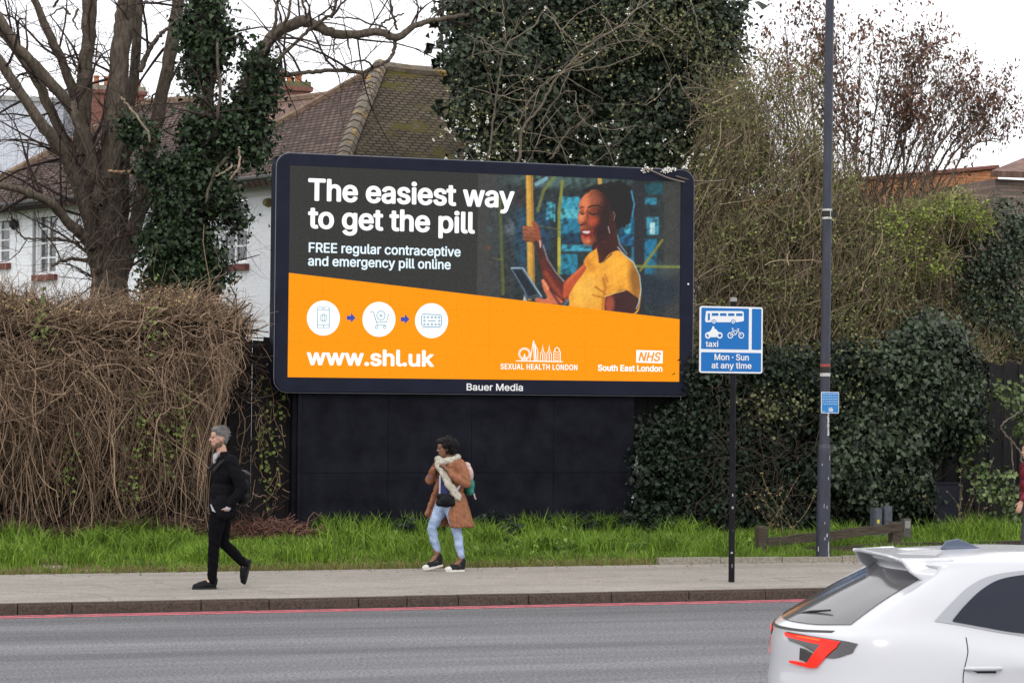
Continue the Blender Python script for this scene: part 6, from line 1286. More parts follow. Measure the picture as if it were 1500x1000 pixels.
def fused(name, prims, voxel, m, parent=None, smooth=4, noise_=0., **props):
    """prims: ('c',p0,p1,r0,r1) / ('e',c,r,rot). Everything is fused into one continuous skin."""
    bm = bmesh.new()
    for p in prims:
        if p[0] == 'c': cap_mesh(bm, *p[1:])
        elif p[0] == 'p':      # prism: list of points + thickness
            A, d = [Vector(v) for v in p[1]], Vector(p[2]); a1 = [bm.verts.new(v) for v in A]; a2 = [bm.verts.new(v + d) for v in A]; n = len(A)
            bm.faces.new(a1); bm.faces.new(list(reversed(a2)))
            for i in range(n): bm.faces.new((a1[i], a2[i], a2[(i + 1) % n], a1[(i + 1) % n]))
        else: ell_mesh(bm, *p[1:])
    bmesh.ops.recalc_face_normals(bm, faces=bm.faces[:])
    me = bpy.data.meshes.new(name); bm.to_mesh(me); bm.free(); o = bpy.data.objects.new(name, me); C.objects.link(o)
    md = o.modifiers.new('r', 'REMESH'); md.mode = 'VOXEL'; md.voxel_size = voxel; md.use_smooth_shade = True
    ms = o.modifiers.new('s', 'SMOOTH'); ms.iterations = smooth; ms.factor = .6
    bpy.context.view_layer.update(); me2 = bpy.data.meshes.new_from_object(o.evaluated_get(bpy.context.evaluated_depsgraph_get())); bpy.data.objects.remove(o)
    n = len(me2.vertices); co = np.zeros(n * 3, np.float32); me2.vertices.foreach_get('co', co); co = co.reshape(-1, 3)
    if noise_:
        nr = np.zeros(n * 3, np.float32); me2.vertices.foreach_get('normal', nr); nr = nr.reshape(-1, 3)
        f = (np.sin(co[:, 2] * 38 + co[:, 0] * 21 + 2 * np.sin(co[:, 1] * 25 + co[:, 2] * 9)) + .6 * np.sin(co[:, 2] * 83 + co[:, 0] * 57 + co[:, 1] * 40))
        co = co + nr * (f * noise_)[:, None]; me2.vertices.foreach_set('co', co.ravel())
    me2.name = name; me2.polygons.foreach_set('use_smooth', np.ones(len(me2.polygons), bool)); me2.materials.clear(); me2.materials.append(m); me2.update()
    return mobj(name, me2, None, parent, **props)
def hand(wr, d, nrm, curl=.5, size=1., thumb=1):
    """wrist, direction, palm normal (the side the fingers curl to)"""
    wr = np.array(wr, float); d = unit(np.array(d, float)); nrm = np.array(nrm, float); nrm = unit(nrm - d * (nrm @ d)); s = np.cross(d, nrm); P = []
    pc = wr + d * .045 * size
    for q in (-.026, -.009, .009, .026): P.append(('c', wr + s * q * .6, wr + d * .085 * size + s * q * size, .015 * size, .0115 * size))
    for q, l_, b in ((-.030, .9, .0), (-.0105, 1.05, 0), (.0105, 1.0, 0), (.030, .8, 0)):
        a_ = wr + d * .088 * size + s * q * size; dd = d
        for j, sg in enumerate((.038, .026, .02)):
            an = curl * (j + .7) * .75; dd = unit(d * cos(an) + nrm * sin(an)); b_ = a_ + dd * sg * l_ * size; P.append(('c', a_, b_, (.0092 - .0008 * j) * size, (.0085 - .0008 * j) * size)); a_ = b_
    a_ = wr + d * .02 * size - s * .026 * thumb * size; dd = unit(d * .7 - s * .75 * thumb + nrm * .35); b_ = a_ + dd * .042 * size; P.append(('c', a_, b_, .0125 * size, .010 * size))
    dd = unit(d * .9 - s * .25 * thumb + nrm * .5); c_ = b_ + dd * .03 * size; P.append(('c', b_, c_, .0098 * size, .0085 * size)); return P
def head(c, tilt=0., s=1.):
    """head looking toward -X; c = centre of skull"""
    c = np.array(c, float); R = lambda x, y, z: (c[0] + s * (x * cos(tilt) + z * sin(tilt)), c[1] + s * y, c[2] + s * (-x * sin(tilt) + z * cos(tilt)))
    rr = lambda *a: tuple(s * v for v in a)
    P = [('e', R(.012, 0, .02), rr(.098, .077, .10), tilt), ('e', R(-.028, 0, -.045), rr(.066, .060, .082), tilt), ('e', R(-.05, 0, -.10), rr(.032, .034, .026), tilt), ('e', R(-.062, 0, .045), rr(.034, .058, .04), tilt),
         ('c', R(-.085, 0, .018), R(-.112, 0, -.022), .009 * s, .0125 * s), ('e', R(-.098, -.012, -.026), rr(.010, .008, .007), tilt), ('e', R(-.098, .012, -.026), rr(.010, .008, .007), tilt),
         ('e', R(-.084, -.028, .024), rr(.014, .022, .008), tilt), ('e', R(-.084, .028, .024), rr(.014, .022, .008), tilt), ('e', R(-.088, 0, -.052), rr(.012, .026, .008), tilt), ('e', R(-.085, 0, -.066), rr(.012, .023, .0085), tilt),
         ('e', R(-.058, -.042, -.022), rr(.024, .018, .022), tilt), ('e', R(-.058, .042, -.022), rr(.024, .018, .022), tilt), ('e', R(.012, -.076, -.012), rr(.018, .010, .031), tilt), ('e', R(.012, .076, -.012), rr(.018, .010, .031), tilt)]
    return P, R
def eyes(R, parent, iris=(.05, .035, .02), s=1.):
    w = mat('eye_white', (.12, .09, .08), .6); k_ = mat('iris', iris, .2)
    for sy in (-1, 1):
        bm = bmesh.new(); ell_mesh(bm, R(-.077, sy * .030, .008), (.0105 * s,) * 3); me = bpy.data.meshes.new('eye'); bm.to_mesh(me); bm.free(); e = mobj('eye', me, w, parent)
        bm = bmesh.new(); ell_mesh(bm, R(-.087, sy * .030, .008), (.005 * s, .0055 * s, .0055 * s)); me = bpy.data.meshes.new('pupil'); bm.to_mesh(me); bm.free(); mobj('pupil', me, k_, e)
def shoe(parent, heel, toe, up_, w, mu, ms, sole=.022, hi=.10, name='shoe', toecap=None, laces=None):
    """heel, toe: points on the sole line"""
    h = np.array(heel, float); t_ = np.array(toe, float); d = unit(t_ - h); L_ = np.linalg.norm(t_ - h); u_ = unit(np.array(up_, float) - d * (np.array(up_) @ d)); s = np.cross(d, u_)
    pt = lambda a, b, c: tuple(h + d * a * L_ + s * b + u_ * c)
    o = fused(name, [('c', pt(.14, 0, .045), pt(.10, 0, hi), w * .42, w * .45), ('c', pt(.14, 0, .045), pt(.5, 0, .045), w * .42, w * .45), ('c', pt(.45, 0, .07), pt(.72, 0, .045), w * .36, w * .4), ('c', pt(.6, 0, .036), pt(.86, 0, .03), w * .48, w * .38), ('c', pt(.12, 0, .08), pt(.42, 0, .075), w * .36, w * .3)], .007, mu, parent, 3)
    out = []
    for a, b in [(0.0, .24), (.04, .38), (.2, .42), (.4, .36), (.6, .46), (.78, .48), (.93, .36), (1.0, .12)]: out.append((a, b))
    pl = [(a, b * w) for a, b in out] + [(a, -b * w) for a, b in reversed(out)]
    Acc().extrude(pl, lambda a, b: pt(a, b, 0), u_ * sole).build('sole', ms, o)
    if toecap: Acc_ = fused('toe_cap', [('c', pt(.82, -.008, .03), pt(.9, .008, .028), w * .42, w * .36)], .006, toecap, o, 2)
    if laces:
        a = Acc()
        for q in (.28, .38, .48, .58): 
            z_ = .125 - q * .09; a.tube([pt(q, -w * .33, z_ - .022), pt(q, 0, z_), pt(q, w * .33, z_ - .022)], .0048, 5)
        a.build('laces', laces, o)
    return o
def tapered_limb(pts, rad): return [('c', pts[i], pts[i + 1], rad[i], rad[i + 1]) for i in range(len(pts) - 1)]

# ---- the man ------------------------------------------------------
SK = mat('skin_light', (.46, .27, .20), .5, var=.1, scale=30, spec=.35)
BLK = mat('black_cloth', (.007, .007, .009), .9, var=.3, scale=60, bump=.2, bscale=250, spec=.06); BLK2 = mat('black_denim', (.004, .004, .0055), .85, var=.3, scale=50, bump=.15, bscale=200, spec=.06)
LEA = mat('black_leather', (.006, .006, .008), .5, spec=.14, bump=.1, bscale=60); RUB = mat('black_rubber', (.012, .012, .012), .7); GH = mat('grey_hair', (.17, .165, .16), .75, var=.35, scale=50, bump=.8, bscale=160); BRD = mat('brown_beard', (.16, .10, .07), .85, var=.3, scale=60, bump=.8, bscale=180)
WSH = mat('pale_shirt', (.36, .37, .40), .8)
mp_ = atz(322, 861, .112)
man = empty('person', mp_, 'grey haired bearded man in black walking left with hand in pocket', 'person')
hc = (-.03, 0, 1.735); HP, R = head(hc, .0, .97); cx_ = 1 / .947
LH = (-.045, -.085, .88); LK = (-.095, -.095, .50); LA = (-.115, -.10, .10); RH = (.035, .085, .88); RK = (.05, .085, .52); RA = (.285, .08, .29)
LS = (.075, -.185, 1.47); LE = (.20, -.26, 1.16); LW = (.035, -.215, .945); RS = (.03, .18, 1.47); RE = (.06, .26, 1.18); RW = (.0, .215, .945)
torso = [('e', (.02, 0, .93), (.125, .155, .13), 0), ('e', (.025, 0, 1.12), (.115, .145, .15), 0), ('e', (.03, 0, 1.32), (.125, .17, .17), 0), ('c', LS, RS, .065, .065), ('c', (.03, 0, 1.45), (-.005, 0, 1.63), .068, .056)]
prm = HP + torso + tapered_limb([LS, LE, LW], [.055, .042, .028]) + tapered_limb([RS, RE, RW], [.055, .042, .028]) + hand(LW, (-.35, .15, -.9), (-.4, .8, .1), .7, 1.) + hand(RW, (-.5, -.1, -.85), (-.3, -.8, .1), .7, 1.) + tapered_limb([LH, LK, LA], [.085, .055, .038]) + tapered_limb([RH, RK, RA], [.085, .055, .038]) + [('c', LA, (-.24, -.10, .05), .036, .028), ('c', RA, (.30, .08, .16), .036, .028)]
fused('body', prm, .0065, SK, man, 3); eyes(R, man, s=.97)
# hair: short, swept; one mesh hugging the skull
hr = [('e', R(.020, 0, .05), (.100, .080, .092), 0), ('e', R(-.03, 0, .105), (.062, .062, .036), 0), ('e', R(.065, 0, -.005), (.045, .068, .075), 0), ('e', R(-.062, 0, .098), (.03, .05, .026), 0)]
o = fused('hair', hr, .007, GH, man, 2, noise_=.0016)
a = Acc()
for i in range(500):
    d_ = unit(rng.normal(size=3) + [.1, 0, .8]); c_ = np.array(R(.018, 0, .05)) + d_ * [.098, .080, .090]
    if d_[0] < -.75 and d_[2] < .5: continue
    v_ = unit(np.array([.8, 0, .35]) + d_ * .5 + rng.normal(size=3) * .25); a.tube([c_, c_ + v_ * .012, c_ + v_ * .026 - [0, 0, .004]], [.0028, .0024, .0012], 3, False)
a.build('hair_strands', GH, o)
bd_ = [('e', R(-.05, 0, -.098), (.040, .045, .034), 0), ('e', R(-.012, -.048, -.075), (.045, .014, .038), .3), ('e', R(-.012, .048, -.075), (.045, .014, .038), .3), ('e', R(-.088, 0, -.043), (.012, .027, .006), 0)]
fused('beard', bd_, .006, BRD, man, 2, noise_=.0012)
jk = [('e', (.015, 0, .95), (.150, .185, .12), 0), ('e', (.02, 0, 1.12), (.145, .175, .16), 0), ('e', (.03, 0, 1.32), (.150, .20, .17), 0), ('e', (.035, 0, 1.43), (.115, .20, .09), 0), ('c', (LS[0], LS[1], 1.455), (RS[0], RS[1], 1.455), .08, .08), ('c', (-.01, -.14, 1.0), (-.01, -.14, .88), .09, .095), ('c', (-.01, .14, 1.0), (-.01, .14, .88), .09, .095), ('c', (.07, -.1, 1.0), (.08, -.1, .88), .09, .09), ('c', (.07, .1, 1.0), (.08, .1, .88), .09, .09)]
jk += tapered_limb([LS, (LS[0] + .06, -.24, 1.31), LE, (.115, -.24, 1.05), (LW[0] + .02, LW[1], LW[2] + .035)], [.085, .075, .068, .06, .05]) + tapered_limb([RS, RE, (RW[0] + .02, RW[1], RW[2] + .03)], [.085, .066, .05])
jk += [('c', (.045, -.06, 1.53), (.045, .06, 1.53), .04, .04), ('c', (-.04, -.07, 1.50), (.04, -.085, 1.54), .022, .03), ('c', (-.04, .07, 1.50), (.04, .085, 1.54), .022, .03)]
jk += [('c', (.035 + .062 * cos(a_), .062 * sin(a_), 1.50), (.028 + .058 * cos(a_), .058 * sin(a_), 1.575), .024, .016) for a_ in np.linspace(-2.3, 2.3, 12)]
j_ = fused('jacket', jk, .009, BLK, man, 3, noise_=.0028)
for z_ in (1.40, 1.28, 1.16, 1.04): 
    bm = bmesh.new(); ell_mesh(bm, (-.130 + (z_ == 1.40) * .012, -.03, z_), (.006, .009, .009)); me = bpy.data.meshes.new('button'); bm.to_mesh(me); bm.free(); mobj('button', me, LEA, j_)
fused('shirt_collar', [('c', (-.075, -.03, 1.50), (-.05, -.05, 1.56), .02, .015), ('c', (-.075, .03, 1.50), (-.05, .05, 1.56), .02, .015), ('c', (-.08, 0, 1.46), (-.07, 0, 1.53), .022, .03)], .007, WSH, man, 2)
fused('shirt_hem', [('p', [(-.150, -.10, .985), (-.135, -.15, .90), (-.10, -.185, .885), (-.142, -.13, .96)], (.02, .02, 0))], .006, WSH, man, 1)
fused('cuff', [('c', (LW[0] + .012, LW[1] - .003, LW[2] + .012), (LW[0] - .0, LW[1], LW[2] - .012), .036, .035)], .006, WSH, man, 1)
tr_ = [('e', (0, 0, .88), (.135, .165, .11), 0)] + tapered_limb([LH, (-.07, -.09, .70), LK, (-.105, -.10, .30), (LA[0], LA[1], .09)], [.105, .090, .068, .062, .053]) + tapered_limb([RH, (.045, .085, .70), RK, (.17, .08, .405), (RA[0] + .005, .08, RA[2] - .005)], [.105, .090, .068, .060, .052])
fused('trousers', tr_, .009, BLK2, man, 3, noise_=.0025)
shoe(man, (-.06, -.10, .0), (-.345, -.105, .0), (0, 0, 1), .10, LEA, RUB, .024, .10, 'boot', laces=RUB)
shoe(man, (.385, .08, .315), (.315, .08, .03), (-.97, 0, .24), .10, LEA, RUB, .024, .09, 'boot')
fused('sock', [('c', (LA[0], LA[1], .16), (LA[0] + .002, LA[1], .07), .048, .046)], .007, BLK2, man, 1); fused('sock', [('c', (RA[0], .08, RA[2] + .02), (RA[0] + .045, .08, RA[2] - .05), .047, .043)], .007, BLK2, man, 1)
bp_ = empty('backpack', mp_ + [.255, 0, 1.0], 'slim black backpack on the back of the man in black', 'backpack')
fused('pack', [('e', (0.0, 0, .16), (.075, .13, .20), .08), ('e', (.0, 0, .05), (.085, .13, .10), .0), ('e', (.02, 0, .30), (.07, .11, .07), .3)], .01, LEA, bp_, 4, noise_=.001)
fused('top_flap', [('e', (.03, 0, .33), (.085, .10, .028), .5)], .008, mat('pack_flap', (.02, .022, .03), .4, spec=.4), bp_, 2)
a = Acc(); a.tube(smooth_line([(-.06, -.12, .34), (-.16, -.15, .475), (-.27, -.155, .47), (-.375, -.14, .36)], 5), .02, 6); a.tube(smooth_line([(-.06, .12, .34), (-.16, .15, .475), (-.27, .155, .47), (-.375, .14, .36)], 5), .02, 6); a.build('strap', mat('strap_grey', (.012, .012, .013), .8), bp_)

# ---- the woman ----------------------------------------------------
SKB = mat('skin_brown', (.20, .095, .06), .5, var=.1, scale=30, spec=.35); CAM_ = mat('camel_wool', (.27, .12, .068), .9, var=.25, scale=18, bump=.3, bscale=150, spec=.1); JN = mat('light_denim', (.24, .33, .50), .85, var=.25, scale=9, bump=.2, bscale=220, spec=.1, col2=(.36, .45, .62)); CR = mat('cream_knit', (.50, .47, .39), .9, var=.25, scale=30, bump=.8, bscale=120, spec=.1)
CURL = mat('black_curls', (.010, .008, .008), .6, var=.3, scale=30, bump=1., bscale=90); CANV = mat('black_canvas', (.009, .009, .012), .8); RW_ = mat('white_rubber', (.62, .6, .56), .6); TEAL = mat('teal_nylon', (.02, .16, .13), .6, var=.2, scale=10); PINK = mat('pale_pink_nylon', (.5, .36, .34), .7, var=.2, scale=10); NAVY = mat('navy_knit', (.03, .04, .12), .9)
wp_ = atz(659, 836, .112)
wo = empty('person', wp_, 'curly haired woman in camel coat, cream scarf and light jeans walking left', 'person')
HP, R = head((-.085, 0, 1.575), -.12, .93)
LH = (-.04, -.08, .86); LK = (.07, -.085, .495); LA = (.115, -.09, .13); RH = (-.07, .075, .86); RK = (-.225, .07, .545); RA = (-.155, .07, .20)
LS = (.06, -.165, 1.37); LE = (.13, -.235, 1.135); LW = (-.085, -.15, 1.30); RS = (-.02, .165, 1.37); RE = (-.22, .20, 1.16); RW = (-.20, .06, 1.36)
torso = [('e', (-.03, 0, .92), (.12, .155, .12), 0), ('e', (-.02, 0, 1.07), (.10, .13, .14), 0), ('e', (-.005, 0, 1.24), (.115, .15, .16), 0), ('c', LS, RS, .055, .055), ('c', (0, 0, 1.36), (-.05, 0, 1.50), .055, .048)]
prm = HP + torso + tapered_limb([LS, LE, LW], [.048, .038, .026]) + tapered_limb([RS, RE, RW], [.048, .038, .026]) + hand(LW, (-.45, .25, .55), (-.5, .6, -.5), .9, .92, 1) + hand(RW, (.15, -.45, .75), (.5, -.6, -.2), .9, .92, -1) + tapered_limb([LH, LK, LA], [.085, .055, .036]) + tapered_limb([RH, RK, RA], [.085, .055, .036]) + [('c', LA, (.0, -.09, .05), .033, .026), ('c', RA, (-.26, .07, .075), .033, .026)]
fused('body', prm, .0065, SKB, wo, 3); eyes(R, wo, s=.93)
hr = [('e', R(.045, 0, .055), (.115, .105, .095), 0), ('e', R(.085, 0, -.01), (.085, .105, .085), 0), ('e', R(-.045, 0, .10), (.06, .075, .045), 0)]
for i in range(90):
    d_ = unit(rng.normal(size=3)); 
    if d_[0] < -.55 and d_[2] < .35: continue
    c_ = np.array(R(.045, 0, .04)) + d_ * [.118, .105, .095]
    if c_[0] < R(-.06, 0, 0)[0] and c_[2] < R(0, 0, .075)[2]: continue
    hr.append(('e', tuple(c_), (.026, .026, .024), 0))
hr_ = fused('curly_hair', hr, .007, CURL, wo, 1, noise_=.004)
a = Acc()
for i in range(420):
    d_ = unit(rng.normal(size=3))
    if d_[0] < -.45 and d_[2] < .45: continue
    c_ = np.array(R(.045, 0, .035)) + d_ * [.135, .118, .110] * rng.uniform(.92, 1.12); t_ = np.linspace(0, 2 * pi * 1.4, 12); u1 = unit(rng.normal(size=3)); u2 = unit(np.cross(u1, rng.normal(size=3))); u3 = np.cross(u1, u2); r_ = rng.uniform(.007, .013)
    a.tube(c_ + u2 * np.cos(t_)[:, None] * r_ + u3 * np.sin(t_)[:, None] * r_ + u1 * (t_ / 6 - .7)[:, None] * .022, .0032, 4, False)
a.build('curls', CURL, hr_)
ct = [('e', (.0, 0, 1.25), (.135, .175, .17), 0), ('e', (.01, 0, 1.36), (.11, .18, .07), 0), ('c', LS, RS, .072, .072), ('e', (.03, 0, 1.06), (.14, .165, .17), 0), ('e', (.05, 0, .9), (.155, .19, .17), 0)]
# skirt of the coat, open at the front: panels made of capsules fanned round the back and side
for an in np.linspace(-2.25, 2.25, 19):
    x0, y0 = .03 + .12 * cos(an), .155 * sin(an); x1, y1 = .085 + .205 * cos(an), .225 * sin(an)
    ct.append(('c', (x0, y0, .98), (x1, y1, .585), .035, .024))
ct += [('c', (-.11, .15, 1.15), (-.26, .19, .72), .035, .03), ('c', (-.07, .17, 1.1), (-.20, .2, .68), .04, .03), ('c', (-.05, .18, 1.1), (-.1, .21, .62), .04, .03)]
ct += tapered_limb([LS, (LS[0] + .05, -.21, 1.26), LE, (.02, -.215, 1.19), (LW[0] + .035, LW[1] - .005, LW[2] - .025)], [.078, .072, .066, .055, .046]) + tapered_limb([RS, RE, (RW[0] - .0, RW[1] + .02, RW[2] - .045)], [.078, .062, .045])
fused('coat', ct, .009, CAM_, wo, 3, noise_=.0035)
fused('top', [('e', (-.055, 0, 1.2), (.085, .13, .16), 0), ('e', (-.06, 0, 1.0), (.085, .135, .14), 0)], .009, NAVY, wo, 3)
fused('cuff', [('c', (-.225, .155, 1.20), (-.21, .12, 1.27), .042, .036)], .007, mat('purple_knit', (.11, .09, .2), .9), wo, 1)
sc2 = [('c', (-.14, -.05, 1.40), (-.15, .06, 1.42), .052, .05), ('c', (-.02, -.085, 1.42), (-.13, -.06, 1.40), .048, .05), ('c', (.06, -.07, 1.45), (-.03, -.09, 1.42), .045, .05), ('c', (.085, 0, 1.46), (.06, -.08, 1.45), .045, .045), ('c', (.085, 0, 1.46), (.05, .08, 1.45), .045, .045), ('c', (.05, .08, 1.45), (-.13, .07, 1.41), .045, .045), ('c', (-.175, -.02, 1.36), (-.15, -.06, 1.30), .05, .05), ('c', (-.17, 0, 1.44), (-.17, -.02, 1.38), .045, .05),
       ('c', (-.155, -.075, 1.30), (-.10, -.15, 1.13), .036, .034), ('c', (-.12, -.07, 1.30), (-.06, -.16, 1.13), .03, .034), ('c', (-.10, -.15, 1.13), (.02, -.20, .945), .036, .034), ('c', (-.06, -.16, 1.13), (.055, -.205, .965), .032, .03), ('c', (.02, -.20, .945), (.05, -.20, .93), .034, .03)]
fused('scarf', sc2, .008, CR, wo, 2, noise_=.004)
tr_ = [('e', (-.04, 0, .87), (.125, .16, .10), 0)] + tapered_limb([LH, (.02, -.085, .68), LK, (.095, -.088, .32), (LA[0] + .005, LA[1], .20)], [.10, .082, .062, .056, .048]) + tapered_limb([RH, (-.155, .07, .70), RK, (-.19, .07, .38), (RA[0], .07, .27)], [.10, .082, .063, .057, .050])
fused('jeans', tr_, .009, JN, wo, 3, noise_=.003)
shoe(wo, (.165, -.09, .0), (-.085, -.095, .0), (0, 0, 1), .10, CANV, RW_, .026, .13, 'shoe', toecap=RW_, laces=RW_)
shoe(wo, (-.075, .07, .06), (-.335, .065, .008), (-.2, 0, 1), .10, CANV, RW_, .026, .13, 'shoe', toecap=RW_, laces=RW_)
bg_ = empty('shoulder_bag', wp_ + [-.125, -.19, .83], 'small black shoulder bag hanging at the front of the walking woman', 'bag')
fused('bag_body', [('e', (0, 0, .085), (.115, .055, .09), 0), ('c', (-.085, 0, .05), (.085, 0, .05), .045, .045), ('c', (-.09, 0, .14), (.08, 0, .12), .035, .035)], .008, LEA, bg_, 3, noise_=.001)
a = Acc(); a.tube(smooth_line([(.09, -.01, .14), (.16, -.02, .24), (.22, -.02, .33)], 5), .014, 6); a.tube(smooth_line([(-.075, .02, .15), (-.065, .05, .28), (-.055, .08, .40)], 5), .012, 6); a.build('strap', mat('strap_lilac', (.35, .33, .38), .7), bg_)
bk_ = empty('backpack', wp_ + [.215, -.02, .98], 'teal and pale pink backpack worn by the walking woman', 'backpack')
fused('lower_pocket', [('e', (.02, 0, .12), (.075, .13, .11), .05), ('c', (.02, -.08, .04), (.02, .08, .04), .05, .05)], .009, TEAL, bk_, 3, noise_=.001)
fused('upper_pocket', [('e', (.005, 0, .27), (.07, .12, .13), -.15), ('e', (-.01, 0, .37), (.05, .09, .05), -.2)], .009, PINK, bk_, 3, noise_=.001)
Acc().tube(smooth_line([(.06, -.1, .02), (.07, -.11, -.03), (.085, -.11, -.055)], 4), .01, 5).build('dangling_strap', PINK, bk_)

# ---- the third walker, cut by the right edge of the frame -----------
RED = mat('maroon_quilt', (.13, .008, .02), .55, var=.2, scale=10, spec=.35); BRN = mat('brown_hair', (.10, .05, .03), .7, bump=.8, bscale=120); GRYT = mat('grey_trousers', (.05, .05, .06), .9)
rp_ = atz(1508, 826, .112)
rd = empty('person', rp_, 'walker in a quilted maroon jacket entering at the right edge', 'person')
HP, R = head((-.02, 0, 1.56), 0, .95)
LH = (-.02, -.08, .85); LK = (-.10, -.09, .48); LA = (-.16, -.09, .10); RH = (.02, .08, .85); RK = (.06, .085, .48); RA = (.22, .085, .16)
LS = (.02, -.18, 1.33); LE = (-.11, -.25, 1.06); LW = (-.275, -.235, .87); RS = (.03, .17, 1.33); RE = (.14, .24, 1.06); RW = (.10, .24, .82)
torso = [('e', (.01, 0, .90), (.12, .15, .13), 0), ('e', (.01, 0, 1.08), (.11, .14, .15), 0), ('e', (.015, 0, 1.22), (.12, .16, .15), 0), ('c', LS, RS, .06, .06), ('c', (.02, 0, 1.33), (-.005, 0, 1.47), .06, .052)]
prm = HP + torso + tapered_limb([LS, LE, LW], [.05, .04, .028]) + tapered_limb([RS, RE, RW], [.05, .04, .028]) + hand(LW, (-.35, .0, -.93), (.5, .7, -.2), .6, 1.) + hand(RW, (-.1, .0, -1), (-.5, -.7, 0), .5, 1., -1) + tapered_limb([LH, LK, LA], [.085, .055, .038]) + tapered_limb([RH, RK, RA], [.085, .055, .038]) + [('c', LA, (-.27, -.09, .045), .034, .027), ('c', RA, (.15, .085, .06), .034, .027)]
fused('body', prm, .007, SK, rd, 3); eyes(R, rd, s=.95)
fused('hair', [('e', R(.025, 0, .045), (.105, .085, .095), 0), ('e', R(.05, 0, -.05), (.06, .08, .09), 0), ('e', R(-.04, 0, .10), (.06, .06, .035), 0)], .008, BRN, rd, 2, noise_=.002)
jk = [('e', (.01, 0, .93), (.15, .18, .13), 0), ('e', (.01, 0, 1.08), (.145, .175, .15), 0), ('e', (.015, 0, 1.23), (.145, .19, .14), 0), ('c', LS, RS, .085, .085), ('c', (.02, -.02, 1.40), (.02, .02, 1.40), .075, .075)]
for A_, B_, ra, rb in ((LS, LE, .085, .07), (LE, (LW[0] + .02, LW[1], LW[2] + .03), .07, .05), (RS, RE, .085, .07), (RE, (RW[0], RW[1], RW[2] + .03), .07, .05)):
    for k in range(5):
        t0, t1 = k / 5, (k + 1) / 5; A2, B2 = np.array(A_), np.array(B_); p = A2 + (B2 - A2) * (t0 + t1) / 2; r_ = ra + (rb - ra) * (t0 + t1) / 2; jk.append(('e', tuple(p), (r_, r_, r_), 0)); jk.append(('c', A2 + (B2 - A2) * t0, A2 + (B2 - A2) * t1, r_ * .86, r_ * .86))
fused('quilted_jacket', jk, .009, RED, rd, 2, noise_=.002)
tr_ = [('e', (0, 0, .85), (.13, .16, .10), 0)] + tapered_limb([LH, LK, (LA[0], LA[1], .13)], [.10, .072, .055]) + tapered_limb([RH, RK, (RA[0], RA[1], RA[2] + .03)], [.10, .072, .055])
fused('trousers', tr_, .01, GRYT, rd, 3, noise_=.0025)
shoe(rd, (-.11, -.09, 0), (-.385, -.09, 0), (0, 0, 1), .11, LEA, RUB, .03, .10, 'shoe'); shoe(rd, (.29, .085, .12), (.08, .085, .0), (-.5, 0, .85), .11, LEA, RUB, .03, .10, 'shoe')
